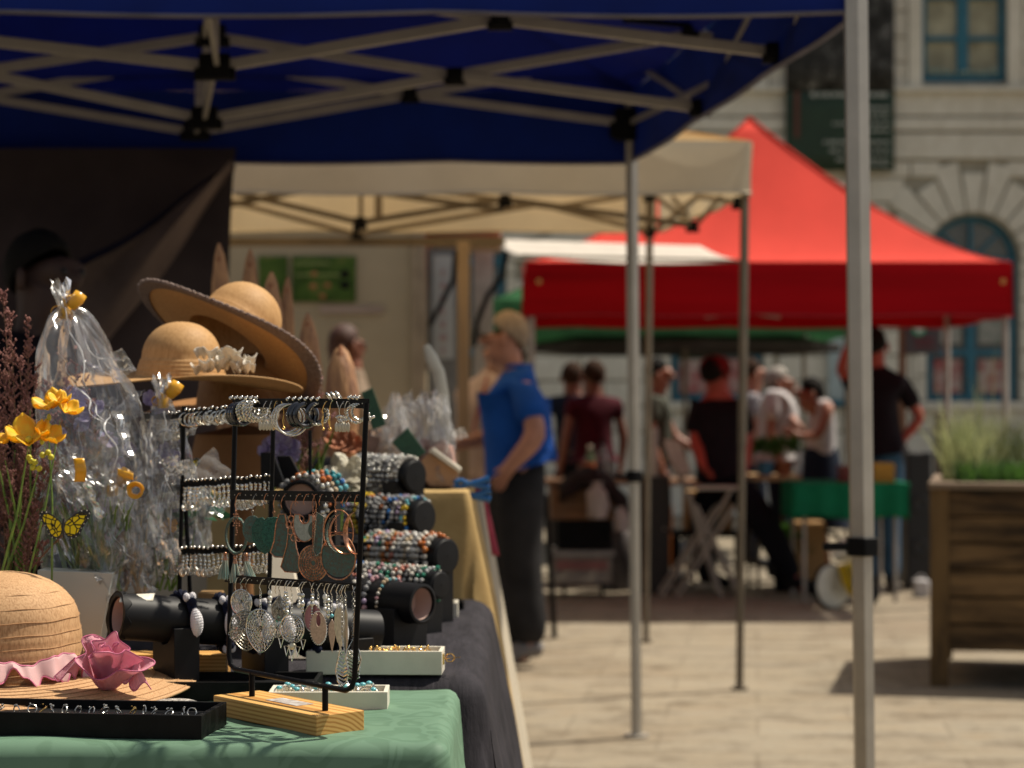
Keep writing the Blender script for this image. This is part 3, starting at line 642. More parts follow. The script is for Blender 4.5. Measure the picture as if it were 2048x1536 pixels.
    for s_ in 'LR':   # hands with palm, four fingers, thumb
        wv, hv = W['w' + s_], W['h' + s_]; d = (hv - wv).normalized(); sg = 1 if s_ == 'L' else -1
        u, v, _ = basis(d); side = (sd_ - d * sd_.dot(d)); side = side.normalized() if side.length > .2 else u; fr = d.cross(side).normalized()
        if fr.dot(fw) < 0: fr = -fr
        palm = wv + d * .055 * k; nodes.append((palm, (.032 * k, .018 * k))); pi = len(nodes) - 1; ed.append((ix['w' + s_], pi))
        for j in range(4):
            o_ = (j - 1.5) * .019 * k; L = (.062, .074, .070, .055)[j] * k
            a = palm + d * .035 * k + fr * o_; b = a + d * L * .55 - side * sg * .006; c = b + d * L * .4 - side * sg * .018 * k
            for q, r in ((a, .0095), (b, .0085), (c, .0065)): nodes.append((q, r * k))
            ed += [(pi, len(nodes) - 3), (len(nodes) - 3, len(nodes) - 2), (len(nodes) - 2, len(nodes) - 1)]
        a = palm - d * .01 * k + fr * .034 * k; b = a + d * .03 * k + fr * .014 * k
        nodes.append((a, .011 * k)); nodes.append((b, .008 * k)); ed += [(pi, len(nodes) - 2), (len(nodes) - 2, len(nodes) - 1)]
    skin_mesh('body', nodes, ed, skin, root)
    hm, hb, ht = W['hm'], W['hb'], W['ht']
    for s_ in (-1, 1):
        mb = MB(); mb.ball(hm + hf * .092 * k + sd_ * s_ * .034 * k + V((0, 0, .002)), .012 * k, 8, 6); mb.build('eye', mat('eye', (.02, .016, .014), .6), root)
        mb = MB(); mb.ball(hm + sd_ * s_ * .096 * k - hf * .005 + V((0, 0, -.018)), (.014 * k, .022 * k, .034 * k), 8, 6); mb.build('ear', skin, root)
    mb = MB(); mb.tube([hb + hf * .092 * k + sd_ * x * k + V((0, 0, .012)) for x in (-.022, -.01, 0, .01, .022)], [.003, .0065, .007, .0065, .003], 6); mb.build('mouth', mat('lips', (.30, .11, .09), .5), root)
    if hair is not None:
        mb = MB(); bk = -hf
        hc = hm + bk * .024 * k + V((0, 0, .008 * k))
        def hfn(u, v):
            a = 2 * math.pi * u; ca = math.cos(a); t = v * (1.6 + .75 * ca) if ca > 0 else v * (1.6 + .80 * ca)
            r = (.100 + .003 * math.sin(a * 9 + v * 8)) * k * (1 - .10 * v ** 3); dr = math.sin(t)
            return hc + bk * (math.cos(a) * dr * r * 1.05) + sd_ * (math.sin(a) * dr * r * .93) + V((0, 0, math.cos(t) * r * 1.0 + .012 * k * (1 - v)))
        mb.grid(hfn, 24, 10, closeu=True)
        if hairlen:
            mb.grid(lambda u, v: hc + bk * (.05 + .055 * math.sin(math.pi * u) - .02 * v) * k + sd_ * (math.cos(math.pi * u)) * .092 * k * (1 - .25 * v) + V((0, 0, -.02 - hairlen * v)), 12, 8)
        mb.build('hair', hair, root, solid=.012)
    if cap is not None:
        mb = MB(); hc = hm + V((0, 0, .03 * k)); mb.lathe([(.110 * k, -.02), (.112 * k, .01), (.102 * k, .05), (.066 * k, .085), (.002, .098)], hc, n=20)
        mb.grid(lambda u, v: hc + hf * (.09 + .075 * v * math.sin(math.pi * (u * .8 + .1))) + sd_ * (u - .5) * .16 + V((0, 0, -.015 - .01 * v)), 8, 4); mb.build('cap', cap, root, solid=.004)
    if glasses:
        mb = MB()
        for s_ in (-1, 1): mb.ring(hm + hf * .112 * k + sd_ * s_ * .036 + V((0, 0, .002)), .024, .003, hf, 14, 5); mb.tube([hm + hf * .11 * k + sd_ * s_ * .060, hm + sd_ * s_ * .098 + V((0, 0, .005))], .003, 5)
        mb.tube([hm + hf * .115 * k + sd_ * .012, hm + hf * .115 * k - sd_ * .012], .003, 5); mb.build('glasses', BLKP, root)
    e = 1.22
    if shirt is not None:
        nn = ['pel', 'wai', 'che', 'upp', 'sL', 'sR']; r2 = dict(pel=.128, wai=.128, che=.142, upp=.118, sL=.080, sR=.080)
        nd = [(W[n] if n != 'pel' else W['pel'], tuple(x * k * e for x in full[n]) if isinstance(full[n], tuple) else r2[n] * k) for n in nn]
        ee = [(0, 1), (1, 2), (2, 3), (3, 4), (3, 5)]
        nd.append((W['upp'].lerp(W['nek'], .85), .080 * k)); ee.append((3, 6))
        if sleeve > 0:
            for s_ in 'LR':
                i0 = 4 if s_ == 'L' else 5
                if sleeve <= 1: nd.append((W['s' + s_].lerp(W['e' + s_], sleeve), .066 * k * bulk)); ee.append((i0, len(nd) - 1))
                else: nd.append((W['e' + s_], .055 * k)); ee.append((i0, len(nd) - 1)); nd.append((W['e' + s_].lerp(W['w' + s_], min(.95, sleeve - 1)), .042 * k)); ee.append((len(nd) - 2, len(nd) - 1))
        skin_mesh('shirt', nd, ee, shirt, root, root=1, sub=2)
        if coll:
            mb = MB(); mb.ring(W['upp'].lerp(W['nek'], .75), .068 * k, .016, (0, 0, 1), 16, 6, ry=.062 * k); mb.build('collar', shirt, root)
    if trousers is not None:
        nd = [(W['pel'], tuple(x * k * 1.12 for x in full['pel'])), (W['pel'].lerp(W['wai'], .45), tuple(x * k * 1.05 for x in full['wai']))]; ee = [(0, 1)]
        for s_ in 'LR':
            nd.append((W['p' + s_], .10 * k * bulk)); nd.append((W['k' + s_], .076 * k * bulk)); ee += [(0, len(nd) - 2), (len(nd) - 2, len(nd) - 1)]
            if not shorts: nd.append((W['k' + s_].lerp(W['a' + s_], 1.04), .066 * k * bulk)); ee += [(len(nd) - 2, len(nd) - 1)]
        skin_mesh('trousers', nd, ee, trousers, root, sub=2)
        mb = MB(); q = W['pel'].lerp(W['wai'], .42); mb.ring(q, .112 * k * wide, .014, (W['wai'] - W['pel']), 20, 6, ry=.10 * k * wide, flat=1.4); mb.build('belt', mat('brown_belt', (.06, .03, .02), .5), root)
    if skirt is not None:
        mb = MB(); q = W['pel']; mb.lathe([(.13 * k, .12), (.16 * k, -.02), (.19 * k, -.25), (.22 * k, -.45)], q, n=28, fn=lambda r, z, a: (r * (1 + .05 * math.sin(a * 7) * (abs(z))), z)); mb.build('skirt', skirt, root)
    for s_ in 'LR':
        a, t = W['a' + s_], W['t' + s_]; mb = MB(); dd = (t - a); dd.z = 0; dd.normalize()
        mb.tube([a - dd * .05 * k + V((0, 0, -.02)), a + V((0, 0, -.005)), a + dd * .08 * k - V((0, 0, .03)), t + dd * .04 - V((0, 0, .005)), t + dd * .075 * k - V((0, 0, .006))], [.035 * k, .052 * k, .044 * k, .040 * k, .018 * k], 10); mb.build('shoe', shoes or BLKP, root)
    return root
BLUS = mat('royal_blue_cotton', (.008, .065, .32), .85, var=.12, vscale=4, bump=.2, bscale=14); DENB = mat('charcoal_denim', (.022, .021, .022), .85, bump=.3, bscale=14, var=.2)
GREY = mat('grey_hair', (.34, .28, .22), .9, vscale=60, col2=(.20, .15, .11)); BLKH = mat('black_hair', (.008, .007, .006), .85); BRNH = mat('brown_hair', (.035, .017, .009), .9)
DKN = mat('navy_cotton', (.010, .016, .032), .85); MAR = mat('maroon_cotton', (.055, .004, .010), .85); GGR = mat('grey_green_cotton', (.06, .065, .05), .85)
BLKC = mat('black_cotton', (.010, .006, .009), .85, var=.2); BLKT = mat('black_trousers', (.004, .004, .007), .85, var=.2); WTC = mat('white_cotton', (.48, .46, .46), .85); DEN = mat('blue_denim', (.045, .10, .17), .85, vscale=5, var=.2)
STR = node_mat('striped_cotton', .85, lambda n, l, tc: (ramp(n, l, (lambda w_: (w_.inputs['Scale'].__setattr__('default_value', 14), setattr(w_, 'bands_direction', 'Z'), l.new(tc.outputs['Object'], w_.inputs[0]), w_.outputs[1])[-1])(n.new('ShaderNodeTexWave')), [(.45, (.40, .38, .38)), (.55, (.05, .05, .07))]), None))
def PX(px, d): return (px - 1024) * d / F
def at(px, py, d): return P(px, py, d)
# man in blue
D = 10.1; bx = PX(1040, D)
person('man in a royal blue short-sleeved shirt and black jeans, one hand in his pocket', (bx, D, 0), -90, 1.77, dict(
    pel=at(1036, 915, D), wai=at(1022, 865, D), che=at(1026, 812, D), upp=at(1042, 758, D), nek=at(1034, 725, D), hb=at(1006, 706, D), hm=at(1006, 672, D), ht=at(1008, 658, D),
    sL=at(1048, 772, D - .17), eL=at(1076, 872, D - .27), wL=at(1022, 930, D - .23), hL=at(1000, 962, D - .20),
    sR=at(1030, 775, D + .2), eR=at(1000, 870, D + .27), wR=at(935, 885, D + .22), hR=at(912, 884, D + .2),
    pL=at(1042, 935, D - .09), kL=at(1040, 1130, D - .10), aL=at(1062, 1292, D - .12), tL=at(1030, 1318, D - .14), pR=at(1025, 935, D + .1), kR=at(1020, 1125, D + .1), aR=at(1042, 1300, D + .1), tR=at(1008, 1312, D + .1)),
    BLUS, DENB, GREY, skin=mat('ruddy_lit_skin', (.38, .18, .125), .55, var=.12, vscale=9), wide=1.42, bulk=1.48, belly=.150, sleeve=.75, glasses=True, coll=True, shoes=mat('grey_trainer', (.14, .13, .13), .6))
# pale woman behind him
D = 10.8
PNK = mat('pale_pink_cotton', (.48, .38, .34), .85)
wm = person('woman in a pale pink top, half hidden behind the man in blue', (PX(962, D), D, 0), -60, 1.68, dict(hm=at(1004, 700, D), hb=at(1000, 722, D), nek=at(990, 738, D)), PNK, mat('red_trousers', (.30, .05, .04), .8), BRNH, skin=SKP, sleeve=1.6, hairlen=.12, wide=1.15, bulk=1.1)
mb = MB(); mb.tube([P(975, 752, D - .12), P(962, 800, D - .17), P(948, 850, D - .2), P(945, 890, D - .16)], .014, 8, flat=.4); tag(mb.build('bag_strap', mat('red_strap', (.4, .05, .04), .7)), 'red bag strap across the pale pink top of the woman behind the man in blue', 'strap')
# dark seller under the tent
D = 5.6
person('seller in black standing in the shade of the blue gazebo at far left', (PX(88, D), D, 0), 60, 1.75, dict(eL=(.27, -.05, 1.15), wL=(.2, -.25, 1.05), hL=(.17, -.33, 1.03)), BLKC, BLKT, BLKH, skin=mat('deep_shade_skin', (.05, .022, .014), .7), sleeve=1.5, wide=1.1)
# group behind
D = 15.6; person('person in navy with a hand on the hip, left of the one in maroon', (PX(1145, D), D, 0), 175, 1.62, dict(eR=(.42, .06, 1.14), wR=(.2, 0, .97), hR=(.13, -.02, .93), sR=(.185, .02, 1.415), sL=(-.185, .02, 1.415), eL=(-.25, .04, 1.14), wL=(-.26, -.05, .9), hL=(-.255, -.08, .81)), DKN, BLKT, BRNH, skin=SKD, sleeve=1.5)
D = 15.0; person('person in a maroon top and black trousers standing with back turned', (PX(1186, D), D, 0), -160, 1.62, None, MAR, BLKT, BRNH, skin=SKD, sleeve=.5, wide=1.1)
D = 14.8; person('person in a grey-green t-shirt standing behind the thin bronze tent leg', (PX(1318, D), D, 0), 80, 1.63, dict(eL=(.22, -.1, 1.14), wL=(.15, -.32, 1.02), hL=(.14, -.4, 1.02)), GGR, BLKT, BLKH, skin=SKIN, sleeve=.6)
D = 13.9
person('man in black with a red cap leaning on a folding stool, one leg stretched out', (PX(1440, D), D, 0), 150, 1.75, dict(
    pel=at(1440, 950, D), wai=at(1432, 905, D), che=at(1432, 850, D), upp=at(1435, 805, D), nek=at(1436, 785, D), hb=at(1433, 768, D), hm=at(1430, 748, D), ht=at(1430, 732, D),
    sL=at(1398, 812, D), eL=at(1390, 880, D - .05), wL=at(1405, 930, D - .2), hL=at(1415, 945, D - .28), sR=at(1478, 812, D), eR=at(1492, 880, D), wR=at(1488, 940, D - .1), hR=at(1485, 965, D - .15),
    pL=at(1420, 965, D), kL=at(1405, 1060, D + .25), aL=at(1412, 1150, D + .3), tL=at(1440, 1165, D + .3), pR=at(1468, 960, D), kR=at(1540, 1065, D - .25), aR=at(1586, 1160, D - .3), tR=at(1622, 1182, D - .3)),
    BLKC, BLKT, BLKH, skin=mat('ruddy_skin', (.36, .05, .03), .6), sleeve=.9, wide=1.3, bulk=1.35, cap=mat('dark_red_cap', (.16, .012, .012), .8))
D = 16.2; person('person in a striped top between the leaning man and the man in white', (PX(1505, D), D, 0), 100, 1.66, None, STR, DKN, BRNH, skin=SKIN, sleeve=.6)
D = 15.0
person('grey-haired man in a white t-shirt bending towards the woman in the white vest', (PX(1560, D), D, 0), 75, 1.68, dict(hm=at(1562, 765, D), hb=at(1566, 786, D), eL=at(1590, 850, D - .2), wL=at(1615, 868, D - .2), hL=at(1635, 870, D - .2)), WTC, DKN, mat('silver_hair', (.30, .28, .25), .8), skin=SKIN, sleeve=.7, wide=1.4)
D = 14.6
person('woman with dark hair in a white vest top and navy skirt looking down', (PX(1640, D), D, 0), -80, 1.60, dict(hm=at(1616, 785, D), hb=at(1618, 806, D), nek=at(1628, 815, D), eL=at(1640, 870, D - .2), wL=at(1605, 872, D - .2), hL=at(1585, 865, D - .2)), WTC, None, BLKH, skin=SKIN, sleeve=0, hairlen=.10, skirt=DKN)
D = 14.1
person('man in a black polo and blue jeans shading his eyes, hand on hip', (PX(1760, D), D, 0), 170, 1.80, dict(
    pel=at(1765, 905, D), wai=at(1758, 860, D), che=at(1755, 800, D), upp=at(1757, 755, D), nek=at(1752, 728, D), hb=at(1748, 712, D), hm=at(1746, 690, D), ht=at(1747, 680, D),
    sL=at(1703, 765, D), eL=at(1682, 742, D - .1), wL=at(1692, 700, D - .15), hL=at(1708, 685, D - .15), sR=at(1802, 768, D), eR=at(1842, 836, D), wR=at(1797, 888, D), hR=at(1772, 898, D - .05),
    pL=at(1745, 925, D), kL=at(1742, 1040, D), aL=at(1744, 1160, D), tL=at(1740, 1176, D - .1), pR=at(1785, 925, D), kR=at(1780, 1040, D), aR=at(1783, 1158, D), tR=at(1788, 1174, D - .1)),
    BLKC, DEN, BLKH, skin=mat('ruddy_skin', (.36, .05, .03), .6), sleeve=.72, wide=1.2)

# ================================================================ FURNITURE AT THE BACK
BRN = mat('brown_crate_wood', (.20, .10, .045), .7, vscale=12, stretch=(.2, 1, 1)); TAN = mat('cardboard', (.36, .22, .10), .8, var=.06); ORC = mat('orange_crate', (.42, .12, .01), .55, var=.08)
def crate(name, label, cat, a, b, dep, m, slats=3):
    a, b = V(a), V(b); t = thing(name, label, cat, ((a.x + b.x) / 2, a.y, min(a.z, b.z))); z0, z1 = min(a.z, b.z), max(a.z, b.z); x0_, x1_ = min(a.x, b.x), max(a.x, b.x); y0, y1 = a.y, a.y + dep
    h = (z1 - z0) / slats
    for nm, c0, c1 in (('front', (x0_, y0, 0), (x1_, y0 + .012, 0)), ('back', (x0_, y1 - .012, 0), (x1_, y1, 0)), ('side', (x0_, y0 + .013, 0), (x0_ + .012, y1 - .013, 0)), ('side', (x1_ - .012, y0 + .013, 0), (x1_, y1 - .013, 0))):
        mb = MB()
        for k in range(slats): mb.bbox((c0[0], c0[1], z0 + k * h + .004), (c1[0], c1[1], z0 + (k + 1) * h - .004))
        mb.build(nm, m, t, smooth=False, bevel=.002)
    mb = MB(); mb.bbox((x0_ + .013, y0 + .013, z0 + .001), (x1_ - .013, y1 - .013, z0 + .013)); mb.build('floor_panel', m, t, smooth=False)
    for x in (x0_ + .022, x1_ - .022):
        for y in (y0 + .022, y1 - .022): mb = MB(); mb.bbox((x - .008, y - .008, z0 + .014), (x + .008, y + .008, z1 - .003)); mb.build('corner_post', m, t, smooth=False)
    return t
def table(name, label, xa, xb, ya, yb, z, m, lm, th=.035):
    t = thing(name, label, 'table', ((xa + xb) / 2, (ya + yb) / 2, 0)); mb = MB(); mb.bbox((xa, ya, z - th), (xb, yb, z)); mb.build('tabletop', m, t, bevel=.004)
    for x in (xa + .06, xb - .06):
        for y in (ya + .05, yb - .05): mb = MB(); mb.tube([(x, y, 0), (x, y, z - th - .002)], .014, 8); mb.build('leg', lm, t)
    return t
table('long_table', 'long wooden trestle table holding bottles in front of the standing group', PX(1085, 14.6), PX(1405, 14.6), 14.6, 15.2, .76, BRN, BRZ)
# crates stack at left
crate('wooden_crate', 'brown wooden crate on top of the black crate, jacket over it', 'crate', P(1102, 1040, 13.7), P(1232, 978, 13.7), .4, BRN)
crate('folding_crate', 'black crate between the brown crate and the clear wheeled box', 'crate', P(1113, 1100, 13.7), P(1225, 1042, 13.7), .36, BLKP, 4)
t = thing('wheeled_box', 'clear plastic storage box on small castors at the bottom of the crate stack', 'box', (PX(1165, 13.7), 13.7, 0))
CLP = mat('clear_plastic', (.28, .24, .21), .25, var=.2, vscale=6, alpha=.75)
mb = MB(); mb.bbox(P(1106, 1168, 13.7), P(1224, 1103, 13.7) + V((0, .38, 0))); mb.build('tub', CLP, t, bevel=.01)
mb = MB(); mb.bbox(P(1100, 1112, 13.68), P(1229, 1103, 13.68) + V((0, .42, .002))); mb.build('rim', mat('grey_rim', (.3, .28, .26), .5), t, bevel=.004)
mb = MB(); mb.bbox(P(1112, 1140, 13.69), P(1215, 1120, 13.695)); mb.build('red_label', mat('dull_red_label', (.25, .1, .09), .7), t, smooth=False)
for px in (1128, 1205):
    for dy in (.05, .33): mb = MB(); c = P(px, 0, 13.7 + dy); mb.lathe([(.003, -.012), (.04, -.012), (.04, .012), (.003, .012)], (c.x, c.y, .04), (1, 0, 0), 14); mb.build('castor', BLKP, t)
mb = MB(); JK = mat('dark_jacket', (.020, .014, .013), .85, bump=.2)
jc = [P(1122, 985, 13.62), P(1175, 962, 13.62), P(1225, 965, 13.66), P(1258, 1012, 13.62)]
mb.grid(lambda u, v: V((jc[0].x + (jc[3].x - jc[0].x) * u, 13.60 + .5 * v - .02 * math.sin(u * 17), P(0, 990 - 34 * math.sin(math.pi * min(1, u * 1.05)) + 30 * u ** 3, 13.62).z + .06 * math.sin(math.pi * v) - .05 * (abs(2 * v - 1) ** 6) + .012 * math.sin(u * 23 + v * 9))), 30, 14)
single(mb, 'jacket', JK, 'dark jacket thrown over the brown wooden crate', 'jacket', solid=.03)
PBAG = mat('pale_plastic_bag', (.50, .42, .39), .5, trans=.3, var=.08)
def bag(name, label, c, r, h, m):
    mb = MB(); ph = U(0, 6); mb.lathe([(.001, 0), (r * .8, .0), (r, h * .35), (r * .85, h * .7), (r * .35, h * .9), (r * .5, h)], c, n=20, fn=lambda R_, z, a: (R_ * (1 + .13 * math.sin(a * 3 + z * 30 + ph) + .08 * math.sin(a * 7 - z * 20)), z)); return single(mb, name, m, label, 'bag', loc=c)
a = P(1195, 1036, 13.5); bag('plastic_bag', 'crumpled pale plastic bag hanging on the front of the brown crate', a, .075, .24, PBAG)
a = P(1243, 1062, 13.5); bag('plastic_bag', 'small pale plastic bag beside the grey sack, right of the crates', a, .05, .16, PBAG)
a = P(1240, 1185, 14.3); bag('grey_sack', 'grey sack standing on the ground right of the crate stack', (a.x, 14.3, 0), .12, .50, mat('grey_sack_cloth', (.11, .10, .10), .9))
# bottles
def bottle(label, c, r, h, m, capm, lab=None):
    t = thing('bottle', label, 'bottle', c); mb = MB(); mb.lathe([(.001, 0), (r, 0), (r, h * .62), (r * .45, h * .8), (r * .4, h * .9), (.001, h * .9)], c, n=16); mb.build('glass', m, t)
    mb = MB(); mb.lathe([(r * .5, h * .88), (r * .5, h), (.001, h)], c, n=12); mb.build('cap', capm, t)
    if lab: mb = MB(); mb.lathe([(r * 1.03, h * .18), (r * 1.03, h * .5)], c, n=16); mb.build('paper_label', lab, t)
a = P(1180, 0, 14.75); bottle('sauce bottle with an orange label on the long table', (a.x, a.y, .761), .036, .25, mat('green_glass', (.10, .14, .08), .2), WHT, mat('orange_label', (.5, .14, .05), .6))
a = P(1206, 0, 14.8); bottle('tall clear bottle right of the orange labelled bottle', (a.x, a.y, .761), .034, .29, mat('clear_glass', (.22, .22, .24), .1, alpha=.6), BLKP)
a = P(1222, 0, 14.72); bottle('short clear bottle nearest the aluminium tent leg', (a.x, a.y, .761), .034, .20, mat('clear_glass', (.22, .22, .24), .1, alpha=.6), BLKP)
a = P(1309, 950, 14.0); mb = MB(); mb.tube([(a.x, 14.0, .81), (a.x, 14.0, .81 + .33)], .026, 12); single(mb, 'candle', mat('white_wax', (.6, .56, .52), .5), 'tall thick white candle by the thin bronze leg, behind the stool', 'candle')
# fix: candle stands on a small cabinet
mb = MB(); mb.bbox((a.x - .1, 13.93, 0), (a.x + .1, 14.1, .808)); t = thing('cabinet', 'narrow dark cabinet carrying the white candle', 'cabinet', (a.x, 14, 0)); mb.build('body', mat('dark_cabinet', (.02, .016, .014), .6), t, bevel=.006)
mb = MB(); mb.bbox((a.x - .085, 13.922, .05), (a.x + .085, 13.929, .76)); d_ = mb.build('door', mat('dark_cabinet', (.02, .016, .014), .6), t, bevel=.003); mb = MB(); mb.ball((a.x + .06, 13.915, .45), .01); mb.build('handle', ALU, d_)
crate('drinks_crate', 'tall orange plastic crate upright on the ground between the tent leg and the stool', 'crate', P(1303, 1135, 16.2), P(1345, 1012, 16.2), .3, ORC, 2)
# high folding stool
t = thing('folding_stool', 'high folding stool with crossed bronze legs under the leaning man', 'stool', (PX(1430, 13.75), 13.75, 0)); SD = 13.6
SEATM = mat('pale_seat', (.46, .39, .33), .6)
mb = MB(); mb.bbox(P(1392, 980, SD), P(1476, 972, SD) + V((0, .32, 0))); mb.build('seat', SEATM, t, bevel=.006)
mb = MB(); q = [P(1326, 880, SD + .2), P(1358, 880, SD + .2), P(1386, 948, SD + .15), P(1348, 948, SD + .15)]; mb.prism(q, (0, .02, 0)); mb.build('backrest', SEATM, t, bevel=.004)
for dy in (0, .30):
    for A, B in (((1322, 1196), (1462, 982)), ((1444, 1196), (1376, 982)), ((1356, 1196), (1470, 1010)), ((1484, 1190), (1392, 1010))):
        a = P(*A, SD); b = P(*B, SD); a.y += dy; b.y += dy; a.z = .012; mb = MB(); mb.tube([a, b], .012, 8); mb.build('leg', mat('taupe_steel', (.34, .30, .25), .5, .1), t)
for dy in (0, .3): mb = MB(); mb.tube([P(1376, 975, SD) + V((0, dy, 0)), P(1340, 915, SD) + V((0, dy * .4 + .1, 0))], .012, 8); mb.build('back_frame', mat('taupe_steel', (.34, .30, .25), .5, .1), t)
def carton(name, label, a, b, dep, m, cat='box'):
    a = V(a); b = V(b); t = thing(name, label, cat, ((a.x + b.x) / 2, a.y, min(a.z, b.z))); mb = MB(); mb.bbox(a, b + V((0, dep, 0))); mb.build('carton', m, t, bevel=.006)
    mb = MB(); zz = max(a.z, b.z) + .003; xm = (a.x + b.x) / 2; mb.bbox((min(a.x, b.x) + .004, a.y + .005, zz), (xm - .006, a.y + dep - .005, zz + .006)); mb.bbox((xm + .006, a.y + .005, zz), (max(a.x, b.x) - .004, a.y + dep - .005, zz + .006)); mb.build('flap', m, t, smooth=False); return t
x_ = P(1415, 0, 14.3); carton('carton', 'cardboard box seen between the crossed legs of the stool', P(1372, 1062, 14.2), P(1465, 985, 14.2), .3, TAN)
t = thing('side_table', 'low dark table under the cardboard box behind the stool', 'table', (x_.x, 14.3, 0)); mb = MB(); zz = P(0, 1063, 14.2).z; mb.bbox((PX(1350, 14.2), 14.15, zz - .04), (PX(1490, 14.2), 14.6, zz - .002)); mb.build('tabletop', BLKP, t, smooth=False)
for xx in (1356, 1484):
    for yy in (14.2, 14.55): mb = MB(); mb.box((PX(xx, 14.2), yy, (zz - .042) / 2), (.03, .03, zz - .042)); mb.build('leg', BLKP, t, smooth=False)
# green table
GT = 13.3; tz = P(0, 968, GT).z
t = table('folding_table', 'folding table with thin grey legs under the bright green cloth', PX(1592, GT), PX(1812, GT), GT, GT + .65, tz, BRN, GREYL)
GCL = mat('emerald_cloth', (.006, .15, .07), .8, var=.1, vscale=3, bump=.15, bscale=8)
mb = MB(); xa, xb = PX(1586, GT), PX(1818, GT)
def gcl(u, v):
    x = xa + (xb - xa) * u
    if v < .5: return (x, GT - .012 - .012 * math.sin(u * 30), tz + .006 - (P(0, 968, GT).z - P(0, 1038, GT).z) * (1 - v * 2) + .01 * math.sin(u * 9) * (1 - 2 * v))
    return (x, GT - .012 + (v - .5) * 2 * .68, tz + .006)
mb.grid(gcl, 50, 12)
for sx in (xa, xb): mb.grid(lambda u, v: (sx + (.012 if sx == xb else -.012) * math.sin(u * 12), GT - .012 + .68 * u, tz + .006 - .24 * v), 14, 6)
single(mb, 'tablecloth', GCL, 'bright green cloth draped over the folding table behind the near tent leg', 'tablecloth', solid=.003)
t = table('wooden_bench_table', 'small pale wooden table left of the green table with herbs on it', PX(1500, 13.9), PX(1604, 13.9), 13.9, 14.5, P(0, 952, 13.9).z, mat('pale_wood', (.40, .25, .11), .65, stretch=(.2, 1, 1), vscale=14), BRZ)
YC = mat('yellow_crate', (.48, .25, .02), .5, var=.08); DRC = mat('dark_red_crate', (.16, .02, .015), .6)
crate('fruit_crate', 'yellow plastic crate on the green table', 'crate', P(1748, 966, 13.35), P(1790, 926, 13.35), .22, YC, 3)
crate('fruit_crate', 'dark red crate on the green table left of the yellow one', 'crate', P(1684, 966, 13.35), P(1744, 932, 13.35), .22, DRC, 3)
def leafy(t, c, r, n, L, W, m, name='leaves', flat=.8):
    mb = MB()
    for _ in range(n):
        d = V((U(-1, 1), U(-1, 1), U(-.2, 1))).normalized(); p = V(c) + V((d.x * r, d.y * r, d.z * r * flat)) * U(.3, 1); mb.leaf(p, (d + V((U(-.6, .6), U(-.6, .6), U(-.3, .6)))), L * U(.6, 1.2), W * U(.6, 1.2))
    return mb.build(name, m, t, smooth=False)
HERB = mat('herb_green', (.07, .17, .02), .6, trans=.35, vscale=20, col2=(.03, .09, .012)); POTM = mat('blue_pot', (.05, .18, .28), .5); TERR = mat('terracotta', (.30, .11, .05), .8)
hz = P(0, 952, 13.9).z + .001
for k, (px, r, pm) in enumerate(((1530, .11, POTM), (1568, .12, TERR))):
    x = PX(px, 14.05); t = thing('potted_herb', ['bushy green herb in a blue pot on the small wooden table', 'bushy green herb in a brown pot beside the water glass'][k], 'plant', (x, 14.05, hz))
    mb = MB(); mb.lathe([(.001, 0), (.045, 0), (.06, .08), (.066, .08), (.066, .095), (.05, .09), (.001, .085)], (x, 14.05, hz), n=18); mb.build('pot', pm, t)
    leafy(t, (x, 14.05, hz + .17), r, 260, .05, .028, HERB)
x = PX(1597, 14.0); mb = MB(); mb.lathe([(.001, 0), (.022, 0), (.03, .18), (.028, .18), (.02, .006), (.001, .006)], (x, 13.98, hz), n=18); single(mb, 'drinking_glass', mat('clear_glass2', (.55, .58, .58), .08, alpha=.45), 'tall clear drinking glass beside the herb pots', 'glass')
carton('carton', 'brown cardboard box on the ground under the green table', P(1592, 1160, 14.1), P(1652, 1048, 14.1), .35, TAN)
t = thing('potted_plant', 'small leafy plant on the ground between the stool and the green table', 'plant', (PX(1572, 14.2), 14.2, 0)); mb = MB(); mb.lathe([(.001, 0), (.08, 0), (.10, .18), (.001, .17)], (PX(1572, 14.2), 14.2, 0), n=18); mb.build('pot', BLKP, t); leafy(t, (PX(1572, 14.2), 14.2, .32), .16, 220, .08, .04, HERB)
# white and yellow ride-on toy / scooter
SW = mat('white_plastic', (.55, .54, .46), .4); SY = mat('yellow_plastic', (.60, .42, .01), .4)
t = thing('toy_scooter', 'white and yellow toy scooter with a big white wheel leaning behind the near tent leg', 'scooter', (PX(1690, 13.0), 13.0, 0))
c = P(1662, 1158, 12.95); ax = V((.55, -.8, .1)); c.z = .14; mb = MB(); mb.lathe([(.02, -.022), (.11, -.026), (.135, -.02), (.14, 0), (.135, .02), (.11, .026), (.02, .022)], c, ax, 28); wh = mb.build('wheel', SW, t); mb = MB(); mb.ring(c, .136, .014, ax, 28, 8); mb.build('tyre', BLKP, wh); mb = MB(); mb.ball(c, .03); mb.build('hub', SILD, wh)
mb = MB(); mb.tube([P(1668, 1115, 12.98), P(1690, 1100, 12.98), P(1712, 1098, 12.98), P(1730, 1110, 12.98)], [.04, .075, .08, .05], 12); mb.build('body_shell', SW, t)
mb = MB(); mb.tube([P(1690, 1128, 12.92), P(1700, 1160, 12.92), P(1708, 1188, 12.92)], [.05, .055, .035], 12); fo = mb.build('fender', SY, t)
for k in range(2): mb = MB(); mb.tube([P(1691 + 10 * k, 1130, 12.86), P(1700 + 9 * k, 1160, 12.862), P(1705 + 8 * k, 1185, 12.88)], .005, 6); mb.build('stripe', BLKP, fo)
mb = MB(); mb.tube([P(1690, 1100, 12.98), P(1672, 1070, 13.0), P(1650, 1062, 13.0)], .014, 8); mb.tube([P(1672, 1070, 12.9), P(1672, 1070, 13.12)], .016, 8); mb.build('handlebar', BLKP, t)
